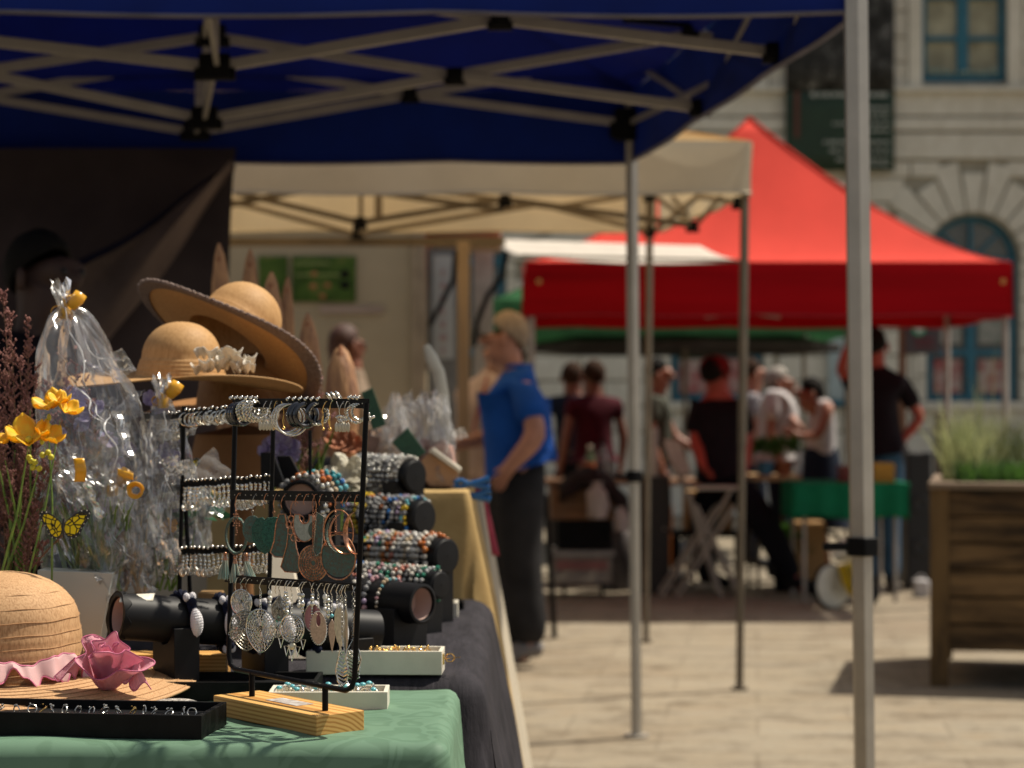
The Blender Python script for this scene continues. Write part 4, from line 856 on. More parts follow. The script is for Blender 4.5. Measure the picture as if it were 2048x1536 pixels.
c = P(1735, 1158, 13.05); c.z = .1; mb = MB(); mb.lathe([(.02, -.02), (.09, -.02), (.1, 0), (.09, .02), (.02, .02)], c, ax, 24); mb.build('wheel', BLKP, t)
# black cabinet / speaker
t = thing('loudspeaker', 'tall black box loudspeaker between the man in jeans and the planter', 'loudspeaker', (PX(1838, 14.4), 14.4, 0)); zz = P(0, 905, 14.3).z
mb = MB(); mb.bbox((PX(1815, 14.3), 14.3, .02), (PX(1864, 14.3), 14.7, zz)); mb.build('cabinet', mat('black_box', (.010, .010, .011), .6), t, bevel=.01)
for z in (.3, .6): mb = MB(); mb.lathe([(.001, 0), (.05, .012), (.062, 0)], (PX(1840, 14.3), 14.295, z), (0, -1, 0), 20); mb.build('cone', mat('dark_cone', (.02, .02, .02), .7), t)
t = thing('shopping_bag', 'small white bag on the ground at the foot of the black loudspeaker', 'bag', (PX(1842, 13.7), 13.7, 0)); mb = MB(); mb.bbox((PX(1830, 13.7), 13.7, 0), (PX(1860, 13.7), 13.8, .12)); mb.build('sack', WTC, t, bevel=.015); mb = MB(); mb.ring((PX(1845, 13.7), 13.75, .12), .03, .004, (0, 1, 0), 12, 6, 0, -180); mb.build('handle', WTC, t)
# thin black pole behind the blue man's leg
mb = MB(); a = P(1092, 990, 11.0); b = P(1109, 0, 11.3); b.z = 0; mb.tube([b, V((a.x, a.y, a.z))], .016, 8); single(mb, 'walking_stick', BLKP, 'thin black stick leaning just right of the trousers of the man in blue', 'stick')
mb = MB(); mb.box((PX(1878, 13), 13, .62), (.05, .05, 1.24)); single(mb, 'bollard', mat('weathered_post', (.12, .10, .08), .8), 'slim weathered post behind the left edge of the planter', 'post', smooth=False, bevel=.005)

# ================================================================ PLANTER
def g_wood(n, l, tc):
    o = tc.outputs['Object']; a = noise(n, l, o, 3, 8, .65, (.35, 1, 2.4)); b = noise(n, l, o, 22, 6, .7, (.06, 1, 1)); c = ramp(n, l, a, [(.35, (.012, .008, .005)), (.43, (.070, .040, .016)), (.54, (.185, .11, .045)), (.72, (.26, .16, .07))])
    d = ramp(n, l, b, [(.35, (.45, .45, .45)), (.6, (1, 1, 1))]); return mixc(n, l, .9, c, d, 'MULTIPLY'), b
WD = node_mat('scorched_planks', .55, g_wood, bstr=.3)
def g_wood2(n, l, tc):
    o = tc.outputs['Object']; a = noise(n, l, o, 3, 8, .65, (2.4, 1, .35)); c = ramp(n, l, a, [(.35, (.03, .018, .009)), (.5, (.13, .078, .030)), (.75, (.20, .125, .052))]); return c, a
WD2 = node_mat('scorched_posts', .6, g_wood2, bstr=.2); RIM = mat('weathered_rim', (.20, .14, .09), .7, stretch=(.2, 1, 1), vscale=14)
PD = 9.3; pt = thing('planter', 'large dark plank planter box with legs and a flat rim at the right edge', 'planter', (PX(1862, PD), PD, 0)); px0 = PX(1862, PD); px1 = px0 + 1.25; zt = P(0, 965, PD).z; zb = P(0, 1302, PD).z
n_ = 6; h = (zt - .03 - zb) / n_
for k in range(n_):
    mb = MB(); mb.bbox((px0 + .06, PD + .015, zb + k * h + .004), (px1 - .06, PD + .045, zb + (k + 1) * h - .004)); mb.bbox((px0 + .015, PD + .07, zb + k * h + .004), (px0 + .045, PD + 1.1, zb + (k + 1) * h - .004)); mb.build('plank', WD, pt, smooth=False, bevel=.004)
for x in (px0 + .038, px1 - .038):
    for y in (PD + .04, PD + 1.12): mb = MB(); mb.box((x, y, (zt - .03) / 2), (.085, .08, zt - .03)); mb.build('leg', WD2, pt, smooth=False, bevel=.004)
mb = MB(); mb.bbox((px0 - .012, PD - .03, zt - .029), (px1 + .03, PD + .10, zt)); mb.bbox((px0 - .012, PD + .101, zt - .029), (px0 + .10, PD + 1.2, zt)); mb.build('rim', RIM, pt, smooth=False, bevel=.004)
mb = MB(); mb.bbox((px0 + .05, PD + .05, zb), (px1 - .05, PD + 1.1, zb + .02)); mb.build('floor_panel', WD, pt, smooth=False)
mb = MB(); mb.bbox((px0 + .05, PD + .05, zb + .021), (px1 - .05, PD + 1.1, zt - .05)); mb.build('soil', mat('soil', (.03, .02, .012), .95), pt, smooth=False)
pt.rotation_euler = (0, 0, math.radians(-13))
def grass(name, label, c, rx, ry, n, h, m, spread=.35, wd=.006):
    t = thing(name, label, 'grass', c); c = V(c); mb = MB()
    for _ in range(n):
        p = c + V((U(-rx, rx), U(-ry, ry), 0)); d = V((U(-1, 1), U(-1, 1), 0)) * spread; L = h * U(.55, 1.1); q = []
        for k in range(5): s = k / 4; q.append(p + V((d.x * s * s * L, d.y * s * s * L, L * s * (1 - .12 * s * abs(d.x)))))
        sd2 = V((wd, U(-.002, .002), 0))
        vs = []; 
        for k in range(5): f_ = (1 - k / 4) ** .6 + .08; vs += [q[k] - sd2 * f_, q[k] + sd2 * f_]
        mb.add(vs, [(2 * k, 2 * k + 1, 2 * k + 3, 2 * k + 2) for k in range(4)])
    mb.build('blades', m, t, smooth=False); return t
GR1 = mat('straw_grass', (.42, .42, .20), .7, trans=.4, vscale=5, col2=(.24, .28, .12)); GR2 = mat('fresh_grass', (.085, .19, .03), .6, trans=.4, vscale=10, col2=(.05, .11, .025)); GR3 = mat('dry_grass', (.20, .20, .09), .75, trans=.3, vscale=6, col2=(.10, .13, .05))
zz = zt - .05
g1 = grass('ornamental_grass', 'tall pale straw-coloured grass at the left of the planter', (PX(1925, PD + .3), PD + .3, zz), .09, .12, 170, .40, GR1, .5, .0045)
g3 = grass('ornamental_grass', 'dry olive grass at the back of the planter', (PX(2030, PD + .6), PD + .6, zz), .28, .2, 420, .34, GR3, .45, .004)
g2 = grass('grass_tuft', 'short fresh green grass tuft at the front of the planter', (PX(2005, PD + .15), PD + .18, zz), .20, .08, 700, .15, GR2, .5, .005)
grass('ornamental_grass', 'thin pale grass stems rising highest in the planter', (PX(1945, PD + .5), PD + .5, zz), .12, .1, 14, .66, GR1, .3, .003)
# ================================================================ STALL TABLES AND CLOTHS
TZ = .845; BZ = .86
def g_dam(n, l, tc):
    o = tc.outputs['Object']; mp = n.new('ShaderNodeMapping'); l.new(o, mp.inputs[0]); mp.inputs['Scale'].default_value = (1, 1, 1)
    v = n.new('ShaderNodeTexVoronoi'); v.inputs['Scale'].default_value = 9; v.feature = 'DISTANCE_TO_EDGE'; v.inputs['Randomness'].default_value = 1
    dn = n.new('ShaderNodeTexNoise'); dn.inputs['Scale'].default_value = 7; l.new(o, dn.inputs[0]); ad = n.new('ShaderNodeMix'); ad.data_type = 'RGBA'; ad.blend_type = 'LINEAR_LIGHT'; ad.inputs[0].default_value = .16
    l.new(o, ad.inputs[6]); l.new(dn.outputs[1], ad.inputs[7]); l.new(ad.outputs[2], v.inputs[0])
    f = ramp(n, l, v.outputs['Distance'], [(.05, (1, 1, 1)), (.085, (.80, .83, .80)), (.20, (.86, .88, .86)), (.24, (1, 1, 1))])
    wv = n.new('ShaderNodeTexWave'); wv.inputs['Scale'].default_value = 260; l.new(o, wv.inputs[0]); wv.bands_direction = 'DIAGONAL'
    g = noise(n, l, o, 3, 4); base = ramp(n, l, g, [(.3, (.098, .178, .118)), (.7, (.125, .215, .145))])
    return mixc(n, l, 1.0, base, f, 'MULTIPLY'), f
DAM = node_mat('sage_damask', .62, g_dam, bstr=.25, bdist=.002)
BLKCL = node_mat('black_seersucker', .85, lambda n, l, tc: (ramp(n, l, noise(n, l, tc.outputs['Object'], 8, 5, .6, (6, 1, 1)), [(.3, (.010, .009, .012)), (.7, (.028, .025, .031))]), noise(n, l, tc.outputs['Object'], 30, 4, .6, (4, .6, 1))), bstr=.7, bdist=.004)
GLDC = node_mat('mustard_cloth', .8, lambda n, l, tc: (ramp(n, l, noise(n, l, tc.outputs['Object'], 9, 6), [(.3, (.38, .25, .10)), (.7, (.50, .35, .15))]), noise(n, l, tc.outputs['Object'], 120, 3)), bstr=.3, bdist=.002, trans=.15)
CRMC = mat('cream_cloth', (.52, .46, .36), .8, var=.05, trans=.2)
def cloth_table(name, m, label, xr, yf, yb, z, xl=-1.6, drop=.55, flare=.035, wave=.012, seed=0, rr=.02, solid=.003, nx=110, freq=26, front=True, mid=0):
    """cloth over a table: top, front drop, right drop as one draped sheet"""
    def prof(t, L):  # t along arc outwards from the flat part; returns (out, down)
        if t < 0: return t, 0
        a = t / rr
        if a < math.pi / 2 * .94: return rr * math.sin(a), rr * (1 - math.cos(a))
        t2 = t - rr * math.pi / 2 * .94; return rr + t2 * flare / .3, rr + t2
    mb = MB(); W = xr - xl; Dp = yb - yf
    us = [xl + (W) * i / nx for i in range(nx + 1)] + [xr + (drop) * (k / 26) ** 1.4 for k in range(1, 27)]
    vs = ([yf - drop * (k / 26) ** 1.4 for k in range(26, 0, -1)] if front else []) + [yf + Dp * i / 24 for i in range(25)]
    pts = []
    for xx in us:
        ou, dn = prof(xx - xr, 1)
        for yy in vs:
            of, df = prof(yf - yy, 1)
            x = xr + ou if xx > xr else xx; y = yf - of if yy < yf else yy; zz = -max(dn, df) if min(dn, df) == 0 else -max(dn, df)
            dd = max(dn, df)
            if xx > xr and yy < yf:
                rr_ = max(xx - xr, yf - yy); an = math.atan2(yf - yy, xx - xr); oo, dd = prof(rr_, 1); x = xr + oo * math.cos(an); y = yf - oo * math.sin(an); zz = -dd
            f = min(1, dd / .25)
            x += (wave * f * math.sin(yy * freq + seed)) if dn > 0 else 0
            y += (wave * f * math.sin(xx * freq * .8 + seed)) * (1 if df > 0 else 0)
            h = .0012 * math.sin(xx * 31 + yy * 17 + seed) + .0010 * math.sin(xx * 11 - yy * 43 + seed) if dd == 0 else 0
            pts.append((x, y, z + zz + h))
    n = len(vs); mb.add(pts, [(i * n + j, (i + 1) * n + j, (i + 1) * n + j + 1, i * n + j + 1) for i in range(len(us) - 1) for j in range(n - 1)])
    return single(mb, name, m, label, 'tablecloth', loc=((xl + xr) / 2, yf, z), solid=solid)
cloth_table('tablecloth', DAM, 'sage green damask cloth over the front table with the wooden rack base on it', -.100, 2.600, 3.085, TZ - .001, wave=.010, seed=1.2)
t = thing('trestle_table', 'black plastic trestle table under the green and black cloths', 'table', (-.8, 2.85, 0)); mb = MB(); mb.bbox((-1.6, 2.63, TZ - .04), (-.115, 3.08, TZ - .008)); mb.build('tabletop', BLKP, t, bevel=.006)
for x in (-1.5, -.2):
    for y in (2.7, 3.0): mb = MB(); mb.tube([(x, y, 0), (x, y, TZ - .041)], .014, 8); mb.build('leg', BLKM, t)
t = thing('trestle_table', 'dark grey edged trestle table under the crinkled black cloth', 'table', (-.8, 3.7, 0)); mb = MB(); mb.bbox((-1.6, 3.10, BZ - .045), (-.095, 4.4, BZ - .008)); mb.build('tabletop', mat('dark_grey_plastic', (.030, .033, .032), .45), t, bevel=.008)
for x in (-1.5, -.2):
    for y in (3.2, 4.3): mb = MB(); mb.tube([(x, y, 0), (x, y, BZ - .046)], .014, 8); mb.build('leg', BLKM, t)
cloth_table('tablecloth', BLKCL, 'crinkled black cloth over the second table, its hem hanging down on the right', -.085, 3.125, 4.35, BZ, wave=.012, seed=.3, front=True, freq=22, flare=.05, rr=.045)
# gold cloth: raised table at the back
cloth_table('tablecloth', GLDC, 'mustard yellow cloth over the raised table at the end of the stall', -.105, 4.45, 5.0, 1.09, xl=-.66, drop=.9, flare=.05, wave=.012, seed=2, freq=17, rr=.012)
t = thing('trestle_table', 'raised table under the mustard cloth', 'table', (-.6, 4.7, 0)); mb = MB(); mb.bbox((-.66, 4.47, 1.05), (-.12, 4.98, 1.083)); mb.build('tabletop', BRN, t)
for x in (-.6, -.2):
    for y in (4.53, 4.93): mb = MB(); mb.tube([(x, y, 0), (x, y, 1.049)], .014, 8); mb.build('leg', BRZ, t)
# cream cloth hanging behind, flaring
def crm(u, v):
    z = 1.06 - .80 * v; x = -.080 + (.115 * v) + .02 * u * v; return (x + .008 * math.sin(u * 22) * v, 5.02 + .55 * u, z)
mb = MB(); mb.grid(crm, 40, 20); mb.grid(lambda u, v: (crm(0, v)[0] - 1.0 * u, 5.02 + .02 * math.sin(u * 40) * v, crm(0, v)[2]), 40, 20)
single(mb, 'tablecloth', CRMC, 'cream cloth flaring out to the ground side behind the mustard cloth', 'tablecloth', solid=.003)
mb = MB(); mb.grid(lambda u, v: V(P(948, 960, 5.3)).lerp(P(982, 1112, 5.2), v) + V((.022 * u, .02, 0)), 3, 12); single(mb, 'ribbon', mat('crimson_ribbon', (.38, .03, .055), .6), 'crimson ribbon hanging beside the cream cloth', 'ribbon', solid=.003)
CLB = mat('blue_clamp_plastic', (.01, .10, .30), .4)
for k, (px, py) in enumerate(((938, 968), (940, 992))):
    t = thing('spring_clamp', ['upper blue spring clamp on the corner of the mustard cloth', 'lower blue spring clamp on the corner of the mustard cloth'][k], 'clamp', P(px, py, 4.55), 'blue clamps on the mustard cloth')
    for s_ in (-1, 1):
        mb = MB(); a = P(px, py, 4.55); mb.tube([a, a + V((.022, 0, .004 * s_)), a + V((.046, .0, .010 * s_ + .002))], [.006, .007, .008], 8); mb.build('handle', CLB, t)
        mb = MB(); mb.tube([a, a + V((-.018, 0, .008 * s_)), a + V((-.034, 0, .003 * s_))], .006, 8); mb.build('jaw', CLB, t)
    mb = MB(); mb.ring(a, .007, .003, (0, 1, 0), 12, 6); mb.build('spring', SILD, t)

# ================================================================ FRONT EARRING RACK
PINE = node_mat('pine', .5, lambda n, l, tc: ((lambda wv: (setattr(wv, 'wave_type', 'RINGS'), setattr(wv, 'rings_direction', 'X'), wv.inputs['Scale'].__setattr__('default_value', 55), wv.inputs['Distortion'].__setattr__('default_value', 1.6), wv.inputs['Detail'].__setattr__('default_value', 2),
      ramp(n, l, wv.outputs[1], [(.1, (.62, .36, .12)), (.6, (.56, .30, .09)), (.93, (.40, .19, .05))]))[-1])(
      (lambda w_: (lambda mp: (mp.inputs['Scale'].__setattr__('default_value', (.12, 1, 1)), mp.inputs['Location'].__setattr__('default_value', (0, .03, .09)), l.new(tc.outputs['Object'], mp.inputs[0]), l.new(mp.outputs[0], w_.inputs[0]), w_)[-1])(n.new('ShaderNodeMapping')))(n.new('ShaderNodeTexWave'))), None))
DR, DL = 2.635, 2.865
R_ = lambda px, py: P(px, py, DR); L_ = lambda px, py: P(px, py, DL)
rk = thing('earring_rack', 'tall black wire earring rack on a pine base at the front of the stall', 'jewellery rack', P(600, 1440, 2.7))
LB, RB = L_(457, 1336), R_(708, 1384); LT, RT = L_(471, 806), R_(733, 806); ux = (RB - LB).normalized(); 
mb = MB(); cr = .018
def rc(c, a, b): return [c + (a - c).normalized() * cr, c + (a - c).normalized() * cr * .3 + (b - c).normalized() * cr * .3, c + (b - c).normalized() * cr]
mb.tube([LT] + rc(LB, LT, RB) + rc(RB, LB, RT) + [RT], .0037, 10); mb.build('frame', BLKM, rk)
NB = V((ux.y, -ux.x, 0)).normalized()  # rack normal (horizontal)
BARS = {}
for nm, (la, lb, ra, rb) in dict(top=((466, 797), (466, 815), (738, 798), (738, 816)), middle=((461, 980), (461, 999), (727, 985), (727, 1003)), lowest=((450, 1149), (450, 1164), (722, 1167), (722, 1184))).items():
    a, b, c, d = L_(*la), L_(*lb), R_(*ra), R_(*rb); h = (a - b).length; BARS[nm] = ((a + b) / 2, (c + d) / 2, h)
    mb = MB(); mb.bar((a + b) / 2, (c + d) / 2, .0022, h); bo = mb.build('hook_bar', BLKM, rk, smooth=False, bevel=.0004)
    mb = MB(); p0, p1, _ = BARS[nm]
    for k in range(22): q = p0.lerp(p1, .04 + .92 * k / 21) - V((0, 0, .0)) ; mb.tube([q - NB * .0014, q + NB * .0014], .0011, 6)
    mb.build('punched_hole', mat('pale_hole', (.35, .33, .28), .6), bo)
base_u = V((ux.x, ux.y, 0)).normalized(); A = V((-.254, 2.640, TZ)); perp = V((base_u.y * -1, base_u.x, 0)); perp = perp if perp.x > 0 else -perp
Rb = Matrix((base_u, perp, V((0, 0, 1)))).transposed()
bc = A - base_u * .125 + perp * .0385 + V((0, 0, .0135))
mb = MB(); mb.box((0, 0, 0), (.25, .077, .027)); o = mb.build('wooden_base', PINE, None, smooth=False, bevel=.0012); o.parent = rk; o.matrix_parent_inverse = Matrix.Identity(4); o.location = bc - ORG[rk.name]; o.rotation_euler = Rb.to_euler()
for px, pt_, t_ in ((507, 1350, .2), (654, 1376, .785)):
    q = LB.lerp(RB, t_); mb = MB(); mb.tube([q, V((q.x, q.y, TZ + .026))], .0042, 10); mb.build('support_rod', BLKM, rk)
mb = MB(); q = bc + V((0, 0, .0140)) + perp * .004 ; mb.box(q, (.075, .028, .0006), rot=Rb); mb.build('price_sticker', mat('blurred_sticker', (.62, .60, .58), .3, vscale=60, col2=(.30, .24, .20)), rk, smooth=False)

# ---- earring kinds, local frame: hook eye at origin, hangs down -z, plane spanned by X (width) and Z; Y is thickness
def E(name, label, loc, group):
    return thing(name, label, 'earring', loc, group)
def hook(t, o, m, fr, L=.016):
    mb = MB(); u, z = fr, V((0, 0, 1)); nn = V((-fr.y, fr.x, 0))
    s = U(.8, 1.5) * (1 if rnd() < .88 else -1); e = o + V((0, 0, -L)) - nn * .003 - u * .0035 * s
    pts = [o + nn * .003 + u * .003 * s, o + V((0, 0, .0030)) + u * .0022 * s - nn * .001, o + V((0, 0, .0022)) - u * .0002 * s - nn * .004, o + V((0, 0, -.0030)) - u * .0026 * s - nn * .0045, e.lerp(o, .3) - u * .0020 * s - nn * .002, e]
    mb.tube(pts, .00058, 5); return mb.build('hook', m, t), e + V((0, 0, -.001))
class FR:   # local drawing frame
    def __init__(s, o, u): s.o = V(o); s.u = V(u).normalized(); s.n = V((-s.u.y, s.u.x, 0))
    def __call__(s, x, z, y=0): return s.o + s.u * x + V((0, 0, z)) + s.n * y
def tilt(u, a): return Matrix.Rotation(math.radians(a), 3, 'Z') @ V(u)
def filigree(f, mb, cx, cz, R, kind='round', rings=5, spokes=22, r=.00055):
    """open metalwork inside an outline"""
    def ol(a, s=1.0):
        x, z = math.cos(a), math.sin(a)
        if kind == 'petal': k = 1 - .38 * max(0, math.sin(a)) - .0; z2 = z * (1.25 if z < 0 else 1.0); x2 = x * (1 - .35 * (max(0, -z)) ** 2.2); return cx + x2 * R * s, cz + z2 * R * s
        if kind == 'drop': x2 = x * (1 - .75 * max(0, z) ** 1.3); return cx + x2 * R * s, cz + z * R * 1.3 * s
        return cx + x * R * s, cz + z * R * s
    for k in range(rings):
        s = 1 - k * .8 / rings; N = 28; mb.tube([f(*ol(2 * math.pi * i / N, s)) for i in range(N)], r * (2.0 if k == 0 else 1), 5, closed=True)
        if k < rings - 1:
            s2 = 1 - (k + .5) * .8 / rings; M = max(8, int(spokes * s2))
            for i in range(M):
                a = 2 * math.pi * i / M; c = ol(a, s2); mb.ring(f(*c), R * .09, r * .85, f.n, 7, 4)
    for i in range(spokes):
        a = 2 * math.pi * i / spokes; mb.tube([f(*ol(a, .15)), f(*ol(a + .15, .6)), f(*ol(a, 1.0))], r * .8, 4)
def plate(f, pts, th=.0012):
    return [f(x, z) for x, z in pts], f.n * th
def ell(cx, cz, rx, rz, n=24, a0=0, a1=360): return [(cx + rx * math.cos(math.radians(a0 + (a1 - a0) * i / n)), cz + rz * math.sin(math.radians(a0 + (a1 - a0) * i / n))) for i in range(n + (0 if a1 - a0 == 360 else 1))]
def on(bar, px):
    a, b, h = BARS[bar]; pa = 1024 + F * a.x / a.y; lo, hi = 0, 1
    for _ in range(30):
        t = (lo + hi) / 2; q = a.lerp(b, t); v = 1024 + F * q.x / q.y
        if v < px: lo = t
        else: hi = t
    return a.lerp(b, t)
def loop(t, f, m, z0, z1): mb = MB(); n = max(2, int((z0 - z1) / .0032)); [mb.ring(f(0, z0 - (z0 - z1) * (i + .5) / n), .0017, .0004, f.n if i % 2 else f.u, 8, 4) for i in range(n)]; return mb.build('chain', m, t)
ui = {}
GRP = {'top': 'earrings on the top bar of the front rack', 'middle': 'earrings on the middle bar of the front rack', 'lowest': 'earrings on the lowest bar of the front rack'}
def start(bar, px, desc, hm=None, L=.014, turn=0, hy=0):
    ui[bar] = ui.get(bar, 0) + 1; o = on(bar, px) + V((0, 0, hy)) ; u = tilt(V((ux.x, ux.y, 0)).normalized() + V((.75, 0, 0)), turn); u.z = 0; u.normalize()
    t = E('earring', desc, o, GRP[bar])
    if hm: _, e = hook(t, o, hm, u, L)
    else: e = o
    return t, FR(e, u)
# --- middle bar (verdigris and copper)
t, f = start('middle', 481, 'hoop earring with copper beads and three pale teal tassels, left on the middle bar', COPP, .02)
loop(t, f, COPP, 0, -.008)
mb = MB(); c = (0, -.036); mb.tube([f(c[0] + .0175 * math.cos(a), c[1] + .025 * math.sin(a)) for a in [2 * math.pi * k / 32 for k in range(32)]], .0022, 6, closed=True); mb.build('hoop', VERD, t)
mb = MB(); [mb.ball(f(x * (1 + k * .12) + U(-.001, .001), -.006 - k * .0032, U(-.002, .002)), .0013, 6, 4) for x in (-.003, 0, .0035) for k in range(10 if x == 0 else 6)]; [mb.ball(f(.0175 * math.cos(a), c[1] + .027 * math.sin(a)), .0014, 6, 4) for a in [math.pi * (1.1 + .8 * k / 10) for k in range(11)]]; mb.build('beads', COPP, t)
TAS = mat('teal_thread', (.17, .33, .32), .8, vscale=400, col2=(.42, .36, .26), stretch=(1, 1, .05))
for k, (x, z, sw) in enumerate(((-.019, -.066, -.003), (-.002, -.070, 0), (.017, -.066, .008))):
    mb = MB(); 
    for _ in range(46):
        a = U(0, 6.28); r0 = U(.3, 1); mb.tube([f(x, z), f(x + .0035 * r0 * math.cos(a), z - .006, .0035 * r0 * math.sin(a)), f(x + sw * .5 + .007 * r0 * math.cos(a), z - .018, .005 * math.sin(a)), f(x + sw + .0105 * r0 * math.cos(a), z - .031 + U(-.002, .002), .006 * math.sin(a))], .0005, 4)
    o = mb.build('tassel', TAS, t); mb = MB(); mb.tube([f(x, z + .001), f(x, z - .005)], [.0022, .0034], 8); mb.ball(f(x, z + .004), .0028, 8, 6); mb.build('tassel_cap', COPP, o)
def disc_e(bar, px, desc, hm, rx, rz, dz, m, rim=None, turn=0, th=.0015, L=.016, kind='plate'):
    t, f = start(bar, px, desc, hm, L, turn); loop(t, f, hm, 0, -max(.003, dz - rz)) if dz > rz + .004 else None
    if kind == 'plate':
        mb = MB(); p, v = plate(f, ell(0, -dz, rx, rz), th); mb.prism(p, v); o = mb.build('disc', m, t, bevel=.0003)
        mb = MB(); [mb.ring(f(0, -dz, th + .0002), rx * s, .00035, f.n, 24, 4, ry=rz * s) for s in (.82, .6, .38)]; [mb.ball(f(rx * .7 * math.cos(a), -dz + rz * .7 * math.sin(a), th), .0008, 5, 4) for a in [2 * math.pi * k / 18 for k in range(18)]]; mb.build('relief', rim or m, o)
        if rim: mb = MB(); mb.tube([f(x, z) for x, z in ell(0, -dz, rx, rz, 32)], .0009, 6, closed=True); mb.build('rim', rim, o)
    else: mb = MB(); filigree(f, mb, 0, -dz, rx, kind); mb.build('filigree', m, t)
    return t, f
disc_e('middle', 512, 'dark ribbed disc earring just left of the green leaf earring', SILD, .014, .019, .030, VERD, turn=40)
t, f = start('middle', 536, 'green patina earring shaped like a pointed round leaf on the middle bar', COPP, .018); pts = [(0, -.062), (-.012, -.055), (-.021, -.042), (-.022, -.026), (-.014, -.013), (-.004, -.011), (0, -.014), (.004, -.011), (.014, -.013), (.022, -.026), (.021, -.042), (.012, -.055)]
mb = MB(); p, v = plate(f, pts); mb.prism(p, v); o = mb.build('leaf_plate', GREN, t, bevel=.0003); mb = MB(); [mb.tube([f(x * s, -.036 + (z + .036) * s, .0015) for x, z in pts], .0004, 4, closed=True) for s in (.9, .7, .5, .3)]; [mb.ball(f(U(-.016, .016), U(-.05, -.02), .0015), .0008, 5, 4) for _ in range(40)]; mb.build('relief', GREN, o)
disc_e('middle', 553, 'second green patina disc earring half hidden behind the leaf earring', COPP, .017, .022, .034, GREN, turn=35)
t, f = start('middle', 572, 'copper edged bell-shaped earring with verdigris face', COPP, .016, 20); pts = [(-.004, -.008), (-.008, -.02), (-.011, -.045), (-.016, -.060), (-.010, -.066), (.012, -.067), (.018, -.060), (.012, -.045), (.007, -.02), (.004, -.008)]
mb = MB(); p, v = plate(f, pts); mb.prism(p, v); o = mb.build('bell_plate', VERD, t, bevel=.0003); mb = MB(); mb.tube([f(x, z) for x, z in pts], .001, 6, closed=True); mb.build('rim', COPP, o)
t, f = start('middle', 590, 'long bell-shaped verdigris earring, its foot showing below the scalloped one', COPP, .018, -10, -.010); pts = [(-.004, -.012), (-.009, -.04), (-.020, -.068), (-.012, -.074), (.012, -.074), (.020, -.068), (.009, -.04), (.004, -.012)]
mb = MB(); p, v = plate(f, pts); mb.prism(p, v); o = mb.build('bell_plate', VERD, t, bevel=.0003); mb = MB(); mb.tube([f(x, z) for x, z in pts], .001, 6, closed=True); mb.build('rim', COPP, o)
t, f = start('middle', 601, 'copper earring of looped scallops in rows', COPP, .014); mb = MB()
for j, row in enumerate(((-.008, 0, .008), (-.012, -.004, .004, .012), (-.009, -.001, .007), (-.004, .004))):
    for x in row: mb.ring(f(x, -.016 - .0085 * j), .0046, .0008, f.n, 14, 5)
mb.build('scallops', COPP, t)
t, f = start('middle', 617, 'pale crescent filigree earring with copper edge beside the scalloped one', COPP, .012, -8); pts = ell(0, -.024, .020, .024, 20, 150, 390) + ell(0, -.016, .009, .008, 12, 390, 150)[::1]
mb = MB(); p, v = plate(f, pts, .0013); mb.prism(p, v); o = mb.build('crescent', mat('pewter', (.30, .32, .30), .4, .7, vscale=200), t); mb = MB(); mb.tube([f(x, z) for x, z in pts], .0009, 6, closed=True); mb.build('rim', COPP, o)
mb = MB(); [mb.prism([f(x - .0015, z, .0014), f(x + .0015, z, .0014), f(x, z - .003, .0014)], f.n * .0006) for x, z in ((-.012, -.022), (-.010, -.030), (-.004, -.036), (.004, -.036), (.010, -.030))]; mb.build('cutout_marks', BLKM, o)
disc_e('middle', 628, 'dark green oval earring behind the pale crescent', COPP, .011, .013, .028, VERD, turn=15)
t, f = disc_e('middle', 634, 'dark copper openwork disc earring with a turquoise stone, hanging lowest on the middle bar', COPP, .0235, .0235, .072, COPP, kind='round'); mb = MB(); mb.ball(f(.006, -.060, .002), (.004, .003, .004), 10, 8); mb.build('stone', mat('green_stone', (.03, .30, .24), .25), t); mb = MB(); p, v = plate(f, ell(0, -.072, .0225, .0225)); mb.prism(p, v); mb.build('backing', VERD, t)
loop(t, f, COPP, -.01, -.05)
t, f = start('middle', 646, 'narrow slanted verdigris bar earring with silver edge', COPP, .012, 10); pts = [(-.004, -.008), (.006, -.014), (.003, -.060), (-.005, -.066), (-.009, -.058)]
mb = MB(); p, v = plate(f, pts); mb.prism(p, v); o = mb.build('bar_plate', VERD, t, bevel=.0003); mb = MB(); mb.tube([f(x, z) for x, z in pts], .0008, 6, closed=True); mb.build('rim', SILD, o)
t, f = start('middle', 668, 'large open copper ring earring behind the big verdigris disc', COPP, .012, 6); mb = MB(); mb.tube([f(x, z) for x, z in ell(.004, -.034, .022, .030, 36)], .0011, 6, closed=True); mb.tube([f(-.018, -.034), (f(.025, -.034))], .0008, 5); mb.build('ring', COPP, t)
t, f = start('middle', 680, 'large round verdigris disc earring with a copper rim, biggest on the middle bar', COPP, .018); mb = MB(); p, v = plate(f, ell(.004, -.060, .0265, .0265, 32, 150, 390)); mb.prism(p, v); o = mb.build('disc', VERD, t); mb = MB(); mb.tube([f(x, z) for x, z in ell(.004, -.060, .027, .030, 36)], .0011, 6, closed=True); mb.tube([f(-.02, -.046), f(.028, -.046)], .0009, 5); [mb.tube([f(x, z, .0016) for x, z in ell(.004 + .010 * math.cos(a), -.066 + .006 * math.sin(a), .008, .006, 16)], .0004, 4, closed=True) for a in (0, 1.2, 2.4, 3.6, 4.8)]; mb.build('rim', COPP, o); loop(t, f, COPP, 0, -.03)
